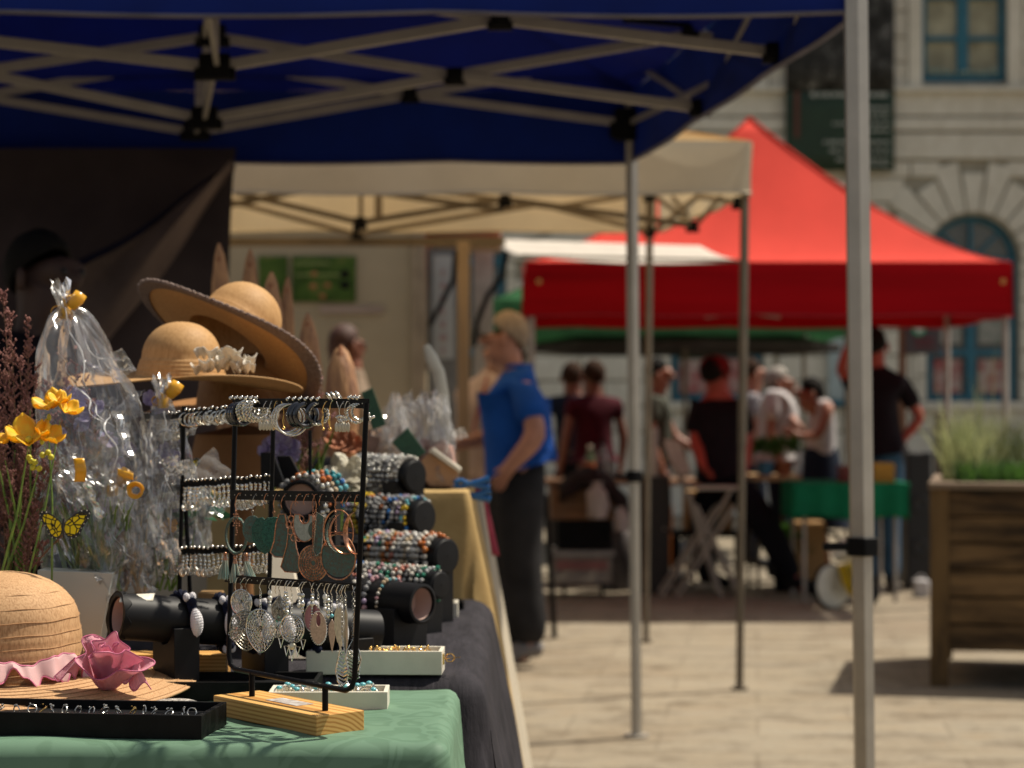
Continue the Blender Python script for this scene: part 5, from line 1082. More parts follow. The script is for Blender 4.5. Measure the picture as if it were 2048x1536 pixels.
for px, turn, m, desc in ((692, 18, VERD, 'curved dark teal crescent earring left of the copper crescent'), (701, 28, COPP, 'thick copper crescent earring near the right post'), (718, -20, COPP, 'copper half-ring earring poking out right of the right post')):
    t, f = start('middle', px, desc, COPP, .012, turn); mb = MB(); o1 = ell(.0, -.034, .022, .027, 22, 100, 300); mb.tube([f(x, z) for x, z in o1], [.0008 + .0035 * math.sin(math.pi * k / 22) for k in range(23)], 8, flat=.4); mb.build('crescent', m, t); mb = MB(); [mb.ball(f(x * 1.1, z), .001, 5, 4) for x, z in o1[4::4]]; mb.build('beads', COPP, t)
# --- lowest bar (silver)
t, f = disc_e('lowest', 491, 'round silver tree-of-life disc earring leftmost on the lowest bar', SILV, .0172, .0172, .022, SILV, kind='round', L=.008)
disc_e('lowest', 500, 'large silver filigree petal earring behind the tree-of-life disc', SILD, .0245, .0245, .054, SILD, kind='petal', turn=12, L=.012)
disc_e('lowest', 529, 'big pointed silver filigree petal earring, widest on the lowest bar', SILV, .0262, .0262, .052, SILV, kind='petal', L=.012, turn=-6)
t, f = start('lowest', 478, 'silver snowflake-like branching earring at the lower left of the rack', SILV, .016); mb = MB()
for k in range(8):
    a = math.radians(200 + 20 * k + 12); L = .026; c0 = (0, -.050); mb.tube([f(0, -.045), f(c0[0] + L * .5 * math.cos(a), c0[1] + L * .8 * math.sin(a))], .0006, 4)
    for s in (.35, .6, .85): mb.ring(f(c0[0] + L * .5 * s * math.cos(a) * 1.2, c0[1] + L * .8 * s * math.sin(a)), .0022, .0005, f.n, 8, 4)
mb.ring(f(0, -.040), .008, .0008, f.n, 20, 5); mb.build('branches', SILV, t); loop(t, f, SILV, 0, -.03)
disc_e('lowest', 566, 'dark silver teardrop filigree earring hung high in the middle of the lowest bar', SILD, .0128, .016, .022, SILD, kind='drop', L=.012)
t, f = start('lowest', 560, 'silver earring with a small green stone under the dark teardrop', SILV, .016); mb = MB(); filigree(f, mb, .0, -.045, .010, 'drop', 3, 10); mb.build('filigree', SILV, t); mb = MB(); mb.ball(f(.002, -.034, .002), (.004, .003, .0055), 8, 6); mb.build('stone', mat('green_stone', (.03, .30, .24), .25), t)
t, f = start('lowest', 592, 'silver fan earring of open triangles ending in a pearl', SILV, .012); loop(t, f, SILV, 0, -.03); mb = MB()
filigree(f, mb, 0, -.048, .019, 'round', 4, 14)
for x in (-.018, -.009, .009, .018): z = -.062 - (.010 if abs(x) < .01 else 0); mb.tube([f(x - .004, z), f(x + .004, z), f(x, z - .013)], .0009, 5, closed=True)
mb.tube([f(-.006, -.070), f(.006, -.070), f(0, -.092)], .001, 5, closed=True); mb.build('triangles', SILV, t); mb = MB(); mb.ball(f(0, -.072, .001), .0048, 12, 8); mb.build('pearl', mat('pearl', (.62, .58, .42), .2, .2, coat=1), t)
disc_e('lowest', 623, 'rose coloured enamel disc earring on the lowest bar', SILV, .0145, .0185, .036, ROSE, SILD, L=.008)
t, f = start('lowest', 645, 'oval silver earring with a beaded edge and keyhole opening', SILV, .010); loop(t, f, SILV, 0, -.02)
mb = MB(); p, v = plate(f, ell(0, -.046, .0125, .021, 26, 110, 430) + ell(0, -.036, .004, .008, 10, 430, 110)); mb.prism(p, v); o = mb.build('oval_plate', mat('rose_silver', (.48, .36, .28), .35, .8, vscale=300), t); mb = MB(); [mb.ball(f(x, z, .0005), .0010, 5, 4) for x, z in ell(0, -.046, .0135, .022, 34)]; mb.build('beaded_edge', SILV, o)
t, f = start('lowest', 672, 'slim leaf-shaped silver earring with a turquoise bead', SILV, .012); mb = MB(); p, v = plate(f, [(0, -.03), (-.005, -.038), (-.0055, -.05), (0, -.075), (.0055, -.05), (.005, -.038)]); mb.prism(p, v); mb.build('leaf_plate', mat('rose_silver', (.48, .36, .28), .35, .8, vscale=300), t, bevel=.0003); mb = MB(); mb.ball(f(0, -.026), .0026, 8, 6); mb.build('bead', TURQ, t); loop(t, f, SILV, 0, -.024)
for px, desc, zz, wx in ((688, 'long silver feather earring hanging left of the braided drops', -.055, .0045), (698, 'long silver feather earring touching the right post', -.060, .004), (710, 'thin silver feather earring just behind the right post', -.050, .004), (682, 'short silver feather earring beside the slim leaf one', -.045, .005)):
    t, f = start('lowest', px, desc, SILV, .010, U(-30, 30)); loop(t, f, SILV, 0, -.016); mb = MB(); p, v = plate(f, [(0, -.014), (-wx, -.024), (-wx * 1.1, zz), (0, zz - .018), (wx * 1.1, zz), (wx, -.024)], .0009); mb.prism(p, v); o = mb.build('feather', mat('pale_silver', (.55, .50, .40), .3, .9, vscale=250), t, bevel=.0002); mb = MB(); mb.tube([f(0, -.016, .001), f(0, zz - .015, .001)], .0005, 4); [mb.tube([f(0, -.02 - k * .003, .001), f(wx * s, -.023 - k * .003, .001)], .0003, 4) for k in range(int((-zz - .02) / .003)) for s in (-1, 1)]; mb.build('vane', SILV, o)
for px, desc, dz, tu in ((693, 'long braided silver drop earring reaching below the bottom rail', .098, 0), (714, 'braided silver loop earring hanging right of the right post', .080, 25)):
    t, f = start('lowest', px, desc, SILV, .012, tu); loop(t, f, SILV, 0, -.055); mb = MB(); mb.tube([f(0, -.054), f(-.0075, -dz + .012), f(-.010, -dz), f(-.006, -dz - .014), f(0, -dz - .019), f(.006, -dz - .014), f(.010, -dz), f(.0075, -dz + .012)], .0012, 6, closed=True)
    for k in range(9): z = -.068 - k * .0052 * (dz / .098); wv_ = .004 + .005 * math.sin(min(1, k / 7) * 2.2); mb.tube([f(-wv_, z), f(0, z - .005, .003), f(wv_, z - .001)], .0013, 6)
    mb.build('braided_drop', SILV, t)
    mb = MB(); [mb.ball(f(U(-.003, .004), -dz + .003 - .004 * k, .0035), .0016, 6, 4) for k in range(3)]; mb.build('bead', ROSE, t)
for k, px in enumerate((548, 577, 583, 607, 613, 631, 657, 663)):
    t, f = start('lowest', px, 'small silver bead drop earring, %s small drop from the left on the lowest bar' % ORD[k], SILV, .011, U(-30, 30)); mb = MB(); z = 0
    for q in range(4 + k % 3): r = U(.0016, .0034); z -= r; mb.ball(f(0, z), (r, r, r * U(.9, 1.5)), 8, 6); z -= r * 1.2
    mb.build('beads', SILV if k % 3 else mat('white_bead', (.7, .68, .62), .3), t)
# --- top bar
HOOPM = mat('black_enamel', (.006, .006, .010), .15, coat=1)
def hoop(bar, px, desc, R, r, m, turn=60, hy=-.004, flat=1.0, twist=0):
    t, f = start(bar, px, desc, None, 0, turn); mb = MB(); c = f(0, -R + .003 + hy)
    if twist:
        N = 60; pts = [f(math.sin(2 * math.pi * k / N) * R, -R + .003 + hy + R * math.cos(2 * math.pi * k / N)) for k in range(N)]
        for ph in (0, math.pi): mb.tube([p + (V(f.n) * math.cos(k * .9 + ph) + (p - c).normalized() * math.sin(k * .9 + ph)) * r * .8 for k, p in enumerate(pts)], r * .75, 6, closed=True)
    else: mb.ring(c, R, r, f.n, 36, 8, flat=flat)
    mb.build('hoop', m, t); k = MB(); k.tube([c + V((0, 0, R)) - f.n * .004, c + V((0, 0, R)) + f.n * .004], .0009, 5); k.build('post', SILV, t)
for k, px in enumerate((474, 479, 484)): hoop('top', px, 'thick black enamel hoop earring, %s from the left end of the top bar' % ORD[k], .0145, .0030, HOOPM, 58)
for k, px in enumerate((491, 496, 501, 506, 511, 517)): hoop('top', px, 'chased silver hoop earring, %s of the silver cluster left on the top bar' % ORD[k], U(.011, .0135), .0019, SILV, 50 + U(-15, 15), hy=-.001, twist=1)
for k, px in enumerate((572, 578, 584)): hoop('top', px, 'large plain silver hoop earring, %s of the three big plain ones' % ORD[k], .0195 + .001 * k, .0013, SILV, 32 - 4 * k)
for k, px in enumerate((598, 604, 612)): hoop('top', px, 'thick black hoop earring, %s of the black ones right of the big silver hoops' % ORD[k], .0150, .0034, HOOPM, 50)
hoop('top', 636, 'rope-twisted silver hoop earring at the right of the black hoops', .0135, .0017, SILV, 20, twist=1); hoop('top', 633, 'dark flat hoop earring inside the rope-twisted one', .0125, .0030, HOOPM, 45)
for k, px in enumerate((712, 719)): hoop('top', px, ['twisted silver hoop earring near the right post on the top bar', 'smaller twisted silver hoop earring nearest the right post'][k], .012 - .002 * k, .0014, SILV, 25, twist=1)
hk = [(535, SILV, 0), (546, SILV, 0), (556, GOLD, 1), (567, GOLD, 1), (655, GOLD, 1), (666, GOLD, 1), (677, SILV, 0), (689, SILV, 0), (698, SILV, 0)]
for k, (px, m, g) in enumerate(hk):
    t, f = start('top', px, ('slim gold drop earring with a pearl end, %s drop on the top bar' if g else 'silver ear wire with pale feather leaves, %s drop on the top bar') % ORD[k], m, .015, U(-20, 20)); mb = MB()
    if g: mb.tube([f(0, 0), f(-.0015, -.008), f(0, -.016)], [.0008, .0018, .0008], 6); mb.ball(f(0, -.018), .0022, 8, 6); mb.build('drop', m, t); 
    else:
        [mb.ball(f(U(-.005, .005), U(-.008, 0), U(-.002, .002)), .0013, 6, 4) for _ in range(16)]; mb.build('beads', SILV, t)
        mb = MB(); [mb.add([f(x, -.008), f(x - .0026, -.012), f(x - .0022, -.020), f(x, -.022), f(x + .0022, -.020), f(x + .0026, -.012)], [(0, 1, 2, 3, 4, 5)]) for x in (-.005, 0, .005)]; mb.build('leaves', mat('pale_enamel', (.50, .46, .37), .4), t, solid=.0006)
a, b, h = BARS['top']
studs = [(466 + 10 * k, 3) for k in range(6)] + [(580 + 12 * k, 1) for k in range(6)] + [(703, 4), (712, 4), (720, 3)]
for k, (px, dz) in enumerate(studs):
    q = on('top', px); t = thing('stud_earring', 'silver ball stud, %s from the left along the edge of the top bar' % ORD[k], 'earring', q, GRP['top']); mb = MB(); c = q - NB * -.003 + V((0, 0, .004 + .0008 * dz)); c = q + (NB if NB.y < 0 else -NB) * .004 + V((0, 0, .005 + .0006 * dz)); mb.ball(c, .0028, 8, 6); mb.ball(c + V((.002, 0, .002)), .0018, 6, 5); mb.build('ball', SILV, t); k_ = MB(); k_.tube([c, q - V((0, 0, -.004))], .0006, 5); k_.build('post', SILV, t)
q = on('top', 668) + V((0, 0, .009)); mb = MB(); [mb.ring(q + V((.006 * k, 0, .001 * k)), .007, .0014, (1, .3, .8), 20, 6) for k in (-1, 0, 1)]; single(mb, 'twisted_ring', SILV, 'knotted silver ring lying on top of the rack above the gold drops', 'ring')
q = on('top', 735) + V((.004, -.002, -.016)); mb = MB(); [mb.ball(q + V((U(-.004, .004), 0, U(-.006, .006))), .0022, 6, 5) for _ in range(6)]; single(mb, 'stud_earring', SILV, 'silver cluster stud sticking out right of the top of the right post', 'earring')

# ================================================================ SECOND RACK behind
def back_rack(label, posts, bars, d0, d1, gname, n, drop):
    (lx0, ly0, lx1, ly1), (rx0, ry0, rx1, ry1) = posts; t = thing('earring_rack', label, 'jewellery rack', P(lx1, ly1, d0))
    A0, A1, B0, B1 = P(lx0, ly0, d0), P(lx1, ly1, d0), P(rx0, ry0, d1), P(rx1, ry1, d1); mb = MB(); mb.tube([A0, A1], .0035, 8); mb.tube([B0, B1], .0035, 8); mb.tube([A1, B1], .0035, 8); mb.build('frame', BLKM, t)
    for bi, (ya, yb) in enumerate(bars):
        ta = (ya - ly0) / (ly1 - ly0); tb = (yb - ry0) / (ry1 - ry0); a = A0.lerp(A1, ta); b = B0.lerp(B1, tb); mb = MB(); mb.bar(a, b, .0022, .011); mb.build('hook_bar', BLKM, t, smooth=False)
        u = (b - a).normalized(); wd = ['top', 'middle', 'lowest'][bi]; proto = None
        for k in range(n):
            q = a.lerp(b, (k + .5) / n); lab = 'small silver earring, %s from the left on the %s bar of %s' % (ORD[k], wd, gname)
            if k % 4 and proto: dup(proto, q + V((0, 0, U(-.002, .002))), U(-.5, .5), None, lab); continue
            e = thing('earring', lab, 'earring', q, 'silver earrings on the %s bar of %s' % (wd, gname)); f = FR(q, Matrix.Rotation(U(-.6, .6) + 1.0, 3, 'Z') @ V((u.x, u.y, 0))); mb = MB()
            mb.ball(f(0, .005, -.003), .0026, 6, 5); mb.build('stud', SILV, e); mb = MB()
            if drop[bi] == 'hoop': mb.ring(f(0, -.010), .010, .0014, f.n, 20, 6); mb.ring(f(.002, -.012, .002), .007, .0009, f.n, 16, 5)
            else:
                z = -.004
                for _ in range(5): r = U(.0015, .003); z -= r; mb.ball(f(U(-.001, .001), z), (r, r, r * 1.3), 7, 5); z -= r * 1.2
                filigree(f, mb, 0, z - .004, .005, 'drop', 2, 6)
            mb.build('pendant', SILV, e); proto = e
    return t
back_rack('black wire earring rack standing behind the front rack at its left', ((368, 812, 358, 1225), (548, 800, 538, 1190)), ((826, 815), (968, 958), (1103, 1096)), 3.20, 3.05, 'the second rack', 20, ['hoop', 'drop', 'drop'])
back_rack('black wire earring rack leftmost, seen through the cellophane', ((285, 822, 292, 1225), (362, 824, 382, 1225)), ((832, 832), (985, 972), (1100, 1105)), 3.42, 3.25, 'the leftmost rack', 12, ['drop', 'drop', 'drop'])
mb = MB(); mb.tube([P(620, 860, 3.35), P(620, 950, 3.35)], .003, 8); single(mb, 'wire_stand', BLKM, 'thin black wire upright behind the top bar of the front rack', 'stand')
for (a, b, dd), lab in zip((((240, 1282, 3.10), (452, 1342, 3.10), .05), ((395, 1186, 3.45), (440, 1222, 3.45), .05)), ('long light wood rack base behind the black bracelet tube', 'small wooden block behind the second rack')):
    pa, pb = P(a[0], a[1], a[2]), P(b[0], b[1], b[2]); mb = MB(); mb.bbox((pa.x, pa.y, BZ + .001 if a[2] < 3.3 else pb.z), (pb.x, pb.y + dd, pa.z if a[2] > 3.3 else BZ + .036)); single(mb, 'wood_block', PINE if a[2] < 3.3 else TAN, lab, 'wood block', smooth=False, bevel=.0015)
# ================================================================ BRACELET DISPLAYS
VEL = mat('black_velour', (.006, .006, .007), .5, var=.2, spec=.2); CARD = mat('torn_pink_card', (.50, .36, .31), .8, var=.08)
def tube_display(label, a, b, R, stands=(.25, .8), zt=BZ, card=True, closed=False):
    a, b = V(a), V(b); ax = (b - a).normalized(); t = thing('bracelet_display', label, 'bracelet stand', (a.x, a.y, zt)); mb = MB(); L = (b - a).length
    mb.lathe([(R, 0), (R, L), (R - .004, L + .001), (R - .006, L), (R - .006, 0), (R - .004, -.001)], a, ax, 40, closed=True); mb.build('tube', VEL, t)
    if closed:
        for q, s in ((a, -1), (b, 1)): mb = MB(); mb.lathe([(R - .002, 0), (R - .004, s * .003), (.001, s * .004)], q, ax, 36); mb.build('end_cap', VEL, t)
    elif card: 
        for z0, z1 in ((.004, L * .12), (L * .88, L - .004)): mb = MB(); mb.lathe([(R - .0075, z0), (R - .0075, z1)], a, ax, 40, fn=lambda r, z, an: (r, z)); mb.lathe([(R - .0078, z1 if z0 < .01 else z0), (.001, z1 if z0 < .01 else z0)], a, ax, 40); mb.build('card_lining', CARD, t)
    for s in stands:
        q = a.lerp(b, s); w = R * 1.25; mb = MB(); sd = V((ax.x, ax.y, 0)).normalized(); up = V((0, 0, 1)); pr = V((-sd.y, sd.x, 0)); zc = q.z - R * .25; pts = [V((q.x, q.y, zt + .002)) - pr * w, V((q.x, q.y, zt + .002)) + pr * w, V((q.x, q.y, zc)) + pr * w]
        pts += [V((q.x, q.y, q.z)) + pr * (R + .001) * math.cos(an) + up * (R + .001) * math.sin(an) for an in [-.25 - (math.pi - .5) * k / 10 for k in range(11)]] + [V((q.x, q.y, zc)) - pr * w]
        mb.prism([p - sd * .02 for p in pts], sd * .04); mb.build('cradle', VEL, t, bevel=.001)
    return t, a, b, ax
def bracelet(label, c, ax, R, kinds, br, grp, n=None, name='bracelet', sc=1.0):
    """ring of beads; kinds: materials cycled at random"""
    c = V(c); u, v, w = basis(V(ax) + V((U(-.06, .06), U(-.06, .06), U(-.04, .04)))); n = n or int(2 * math.pi * (R + br) / (br * 2.02)); mb = MB()
    for k in range(n):
        a = 2 * math.pi * k / n; mb.m = random.randrange(len(kinds)); q_ = U(.68, 1.12); mb.ball(c + u * math.cos(a) * (R + br * q_) + v * math.sin(a) * (R + br * q_) + w * U(-.0012, .0012), (br * q_, br * q_ * U(.8, 1.1), br * q_), 7, 5)
    return single(mb, name, kinds, label, 'bracelet', grp, loc=c)
# front long tube with knotted bracelets
fa, fb = P(232, 1232, 2.98), P(748, 1264, 3.20)
t, a, b, ax = tube_display('long black padded tube with torn pink card end carrying black and white knotted bracelets', fa, fb, .0345, (.22, .56, .9))
# turn the left mouth towards the camera a little by a bevelled collar of torn vinyl
mb = MB(); mb.lathe([(.0345, .0), (.037, -.001), (.0365, .006), (.0350, .007)], fa, ax, 40, fn=lambda r, z, an: (r, z * (1 + .8 * math.sin(an * 7)))); mb.build('torn_edge', BLKP, t)
mb = MB(); sdq = V((ax.x, ax.y, 0)).normalized(); q = fa.lerp(fb, .085) + V((0, -.010, .0350)); mb.grid(lambda u, v: q + sdq * (u - .5) * .052 + V((0, -(v) * .022 + .006, -.0002 - .009 * v * v)), 6, 6); mb.build('price_label', WHT, t, solid=.0005)
PARA = mat('white_cord', (.66, .64, .66), .85, bump=.5, bscale=600); NAV = mat('midnight_cord', (.006, .008, .022), .8)
for k, s in enumerate((.225, .375, .515, .62, .72, .83)):
    c = fa.lerp(fb, s + (.02 if k < 2 else 0)); ta = V(ax) + V((.0, .12 * (-1) ** k, .18)); u, v, _ = basis(ta); t = thing('knotted_bracelet', 'black and white knotted cord bracelet, %s from the left on the long black tube' % ORD[k], 'bracelet', c, 'knotted cord bracelets on the long tube')
    def pt(an, rr=.0395): return c + u * math.cos(an) * rr + v * math.sin(an) * rr
    mb = MB(); 
    for ph in (0, 2.1, 4.2): mb.tube([pt(2 * math.pi * i / 40, .040 + .003 * math.sin(i * .9 + ph)) + ta.normalized() * .004 * math.cos(i * .9 + ph) for i in range(40)], .0040, 7, closed=True)
    mb.build('cord', NAV, t); fr_ = None
    best = min(range(72), key=lambda i: (pt(i * math.pi / 36) - V((0, 0, EYE))).length + .25 * abs(pt(i * math.pi / 36).z - c.z)); a0 = best * math.pi / 36
    mb = MB(); mb.tube([pt(a0 + (x - 5) * .10, .0445) for x in range(11)], [.001 + .0085 * math.sin(math.pi * x / 10) ** .6 for x in range(11)], 10); o = mb.build('white_knot', PARA, t)
    mb = MB(); [mb.ring(pt(a0 + (x - 6) * .075, .0445), .0086 * math.sin(math.pi * (x + .5) / 13) ** .5 + .0006, .0007, (pt(a0 + (x - 5.9) * .075) - pt(a0 + (x - 6.1) * .075)), 12, 5) for x in range(13)]; mb.build('stitches', PARA, o)
    for s2 in (-1, 1):
        mb = MB(); [mb.ball(pt(a0 + s2 * x, .046), .0065, 8, 6) for x in (.72,)]; mb.build('black_knot', NAV, t)
        mb = MB(); [mb.ball(pt(a0 + s2 * .95, .045) + ta.normalized() * y, (.0055, .0055, .007), 8, 6) for y in (-.005, .005)]; mb.build('white_bead', PARA, t)
# bead palettes
def bm(n, c, r=.25, **k): return mat('bead_' + n, c, r, var=.3, vscale=150, **k)
W_ = bm('white', (.56, .52, .45)); Gy = bm('grey', (.22, .22, .22)); Cl = bm('crystal', (.55, .54, .52), .08); Or = bm('orange', (.55, .15, .03)); Am = bm('amber', (.40, .12, .02)); Gr = bm('jade', (.02, .22, .13)); Pk = bm('pink', (.55, .30, .32)); Li = bm('lilac', (.34, .26, .38)); Bl = bm('blue', (.03, .16, .45)); Ye = bm('yellow', (.70, .48, .02)); Bk = bm('black', (.012, .012, .014)); Tq = TURQ; Be = bm('beige', (.50, .38, .24)); Te = bm('teal', (.03, .26, .30)); Co = bm('coral', (.50, .18, .12))
def rowdisp(label, rpt, lpt, R, specs, grp, desc, zt=BZ, nb=None, t0=.06, t1=.7, stands=(.12, .88), closed=True):
    t, a, b, ax = tube_display(label, lpt, rpt, R, stands, zt, card=not closed, closed=closed)
    if closed: specs = [x for i, x in enumerate(specs) for x in (x, ('dark ' + x[0].split(' ')[0] + ' mixed', x[1] + [Gy, Cl], x[2] * .92))]; t1 += .06
    n = len(specs)
    for k, (nm, kinds, br) in enumerate(specs): bracelet('%s bead bracelet, %s from the right end of %s' % (nm, ORD[k], desc), b.lerp(a, t0 + (t1 - t0) * k / max(1, n - 1)), ax, R, kinds, br * .84, grp)
rowdisp('black bracelet tube, open at its right end, with pastel bracelets', P(846, 1208, 3.42), P(575, 1180, 3.62), .034, [('pale blue and pink', [Tq, W_, Pk, Be], .0045), ('lilac square', [Li, Pk, Gy], .0065), ('pink and grey', [Pk, Li, W_], .0060), ('red and lilac', [Li, Pk, Co], .006), ('navy and teal', [Bl, Te, Bk], .0055), ('soft pink', [Pk, Be, W_], .0055), ('cream', [W_, Be], .005)], 'bracelets on the open black tube', 'the open black tube', t0=.22, t1=.8, closed=False, stands=(.85, .3))
rowdisp('black bracelet tube with round end cap, low in the stepped display', P(880, 1170, 3.68), P(600, 1150, 3.9), .026, [('green and white chip', [Gr, W_, W_, Cl], .0058), ('white and navy', [W_, Bl, W_], .0058), ('white and coral', [W_, Co, W_], .0058), ('white and jade', [W_, Gr], .0058), ('pink and jade', [W_, Pk, Gr], .0058), ('pearl', [W_, Cl], .0058), ('dark blue and white', [Bl, W_, Bk], .0058), ('jade', [Gr, W_], .0058), ('mixed stone', [Gr, W_, Co], .0058)], 'bracelets on the lowest stepped tube', 'the lowest stepped tube', t0=.05)
rowdisp('black bracelet tube crowded with orange, white and brown bracelets', P(893, 1112, 3.86), P(640, 1100, 4.1), .034, [('orange and white', [Or, W_, Am], .0075), ('amber and pearl', [Am, W_, W_], .0072), ('white', [W_, Cl, W_], .007), ('beige and white', [Be, W_], .007), ('crystal', [Cl, W_, Gy], .0068), ('coral and white', [Co, W_], .007), ('brown mixed', [Am, Be, W_], .007), ('jade and white', [Gr, W_, Be], .007), ('lilac and gold', [Li, Be, W_], .007), ('orange mixed', [Or, Be, W_], .0075), ('green mixed', [Gr, Ye, W_], .0068)], 'bracelets on the second stepped tube', 'the second stepped tube', t0=.06, t1=.5)
rowdisp('black bracelet tube with black end cap carrying yellow, blue and silver bracelets', P(848, 1035, 4.02), P(620, 1025, 4.22), .035, [('blue, grey and yellow', [Bl, Gy, Cl, Ye, Tq], .006), ('silver and lilac', [Cl, Li, W_, Gy], .006), ('black and blue', [Bk, Bl, Gy, Cl], .006), ('grey and amber', [Gy, Am, Cl], .006), ('black and silver', [Bk, Gy, Cl], .006), ('dark multicoloured', [Bk, Or, Gy, Ye], .006), ('yellow chip', [Ye, Ye], .0068), ('lilac and grey', [Li, Gy], .0062), ('white and grey', [W_, Gy], .006)], 'bracelets on the third stepped tube', 'the third stepped tube', t0=.05, t1=.60)
SBR = mat('silver_bead', (.62, .60, .54), .3, .85, vscale=200, var=.3)
rowdisp('black bracelet tube at the top of the display with heavy silver bracelets', P(830, 952, 4.16), P(640, 945, 4.34), .034, [('silver pearl', [SBR, W_], .0055)] + [('heavy silver', [SBR], .0064)] * 5 , 'silver bracelets on the top tube', 'the top tube', t0=.06, t1=.5)
t, a, b, ax = tube_display('round black bracelet ring facing the viewer with orange and blue bracelets', P(600, 1000, 3.42), P(655, 985, 3.62), .034, (.5,), BZ, closed=False)
for k, (nm, kinds) in enumerate((('silver and grey', [Gy, SBR]), ('silver and orange', [Or, SBR, W_]), ('orange', [Or, Be, Co]), ('teal and orange', [Te, Or, Tq]), ('bright blue', [Bl, Tq, Te]))): bracelet('%s bead bracelet, %s from the mouth of the round black ring display' % (nm, ORD[k]), a.lerp(b, .08 + k * .19), ax, .035, kinds, .0055, 'bracelets on the round ring display')
# slanted black display boards and slabs
def standing(label, pts, th, m, stand_x):
    pts = [V(p) for p in pts]; c = sum(pts, V()) / len(pts); c.z = BZ; t = thing('display_board', label, 'display board', c); MB().prism(pts, th).build('board', m, t, smooth=False, bevel=.001)
    q = V((c.x + stand_x, c.y + .01, BZ)); mb = MB(); mb.tube([q, V((q.x, q.y, min(p.z for p in pts) + .005))], .004, 8); mb.build('rod', BLKM, t); mb = MB(); mb.lathe([(.001, .004), (.022, .004), (.024, 0), (.001, 0)], q, n=20); mb.build('foot', BLKM, t); return t
def slab(label, pts, th, m, cat='display board', name='display_board'):
    return single(MB().prism(pts, th), name, m, label, cat, smooth=False, bevel=.001)
standing('slanted black display board left of the round bracelet ring', [P(521, 905, 3.5), P(545, 905, 3.5), P(572, 975, 3.5), P(521, 975, 3.5)], (0, .02, 0), VEL, 0)
standing('slanted black display board behind the round bracelet ring', [P(552, 912, 3.56), P(580, 912, 3.56), P(605, 960, 3.56), P(572, 975, 3.56)], (0, .02, 0), VEL, 0)
slab('cream slanted display slab behind the bracelet racks', [P(528, 1080, 3.4), P(575, 1080, 3.4), P(622, 1318, 3.3), P(548, 1318, 3.3)], (0, .03, 0), IVOR)
slab('black slanted display slab beside the cream one', [P(577, 1075, 3.5), P(690, 1095, 3.5), P(735, 1300, 3.42), P(628, 1300, 3.42)], (0, .03, 0), VEL)
slab('black riser block under the stepped bracelet display', [V((-.36, 3.95, BZ + .002)), V((-.16, 3.95, BZ + .002)), V((-.16, 4.3, BZ + .002)), V((-.36, 4.3, BZ + .002))], (0, 0, .15), VEL, 'riser')
# boxes of rings
def ringbox(name, label, a, u, L, W, H, m, lin, th=.006):
    """open box: a = front left bottom corner, u = unit direction of the front edge"""
    a = V(a); u = V(u).normalized(); n = V((-u.y, u.x, 0)); Rm = Matrix((u, n, V((0, 0, 1)))).transposed(); t = thing(name, label, 'box', a)
    def bx(mb, x0_, x1_, y0, y1, z0, z1): mb.box(a + Rm @ V(((x0_ + x1_) / 2, (y0 + y1) / 2, (z0 + z1) / 2)), (x1_ - x0_, y1 - y0, z1 - z0), rot=Rm)
    mb = MB(); bx(mb, 0, L, 0, th, 0, H); bx(mb, 0, L, W - th, W, 0, H); bx(mb, 0, th, th, W - th, 0, H); bx(mb, L - th, L, th, W - th, 0, H); mb.build('frame', m, t, smooth=False, bevel=.0008)
    mb = MB(); bx(mb, th, L - th, th, W - th, .001, H * .62); mb.build('padded_lining', lin, t, smooth=False); return t, lambda x, y, z: a + Rm @ V((x, y, z))
t, g = ringbox('ring_box', 'white open box full of silver and turquoise rings on the green cloth behind the rack', P(536, 1427, 2.865), V((1, .02, 0)), .168, .075, .030, WHT, IVOR)
for k in range(34):
    q = g(.014 + .142 * ((k * 7) % 34) / 34, U(.014, .060), .024 + U(0, .004)); st = k % 2 == 0; e = thing('finger_ring', 'silver ring with a turquoise stone in the white box on the green cloth' if st else 'plain silver ring in the white box on the green cloth', 'ring', q, 'turquoise rings in the white box' if st else 'plain silver rings in the white box')
    mb = MB(); mb.ring(q, .0078, .0012, (U(-1, 1), U(-1, 1), U(-.2, .5)), 16, 6); mb.build('band', SILV, e)
    if st: mb = MB(); mb.ball(q + V((0, -.002, .0072)), (.0045, .0045, .003), 8, 6); mb.build('stone', TURQ, e)
t, g = ringbox('jewellery_box', 'long white box with gold clasp holding gold rings on the black cloth', P(612, 1349, 3.11), V((1, -.03, 0)), .208, .07, .036, WHT, IVOR)
mb = MB(); p = g(.209, .02, .022); mb.box(p, (.003, .012, .016)); mb.ring(p + V((.010, 0, .002)), .007, .001, (0, 1, .3), 12, 5); mb.tube([p, p + V((.026, -.01, .004))], .0006, 5); mb.build('clasp', GOLD, t)
for k in range(18):
    q = g(.10 + .085 * k / 18 + U(-.004, .004), U(.012, .05), .030 + U(0, .003)); mb = MB(); mb.ring(q, .006, .0011, (U(-1, 1), U(-.3, .3), U(-.2, .4)), 14, 6); mb.ball(q + V((0, 0, .0055)), .0025, 6, 5); single(mb, 'finger_ring', GOLD, 'small gold ring, %s from the left in the long white box' % ORD[k], 'ring', 'gold rings in the long white box')
ringbox('jewellery_box', 'small white box at the back corner of the black cloth', P(862, 1240, 3.98), V((1, 0, 0)), .052, .06, .034, WHT, IVOR)
tt, _ = ringbox('jewellery_box', 'small black box beyond the small white box', P(893, 1228, 4.15), V((1, 0, 0)), .035, .06, .025, BLKP, VEL)
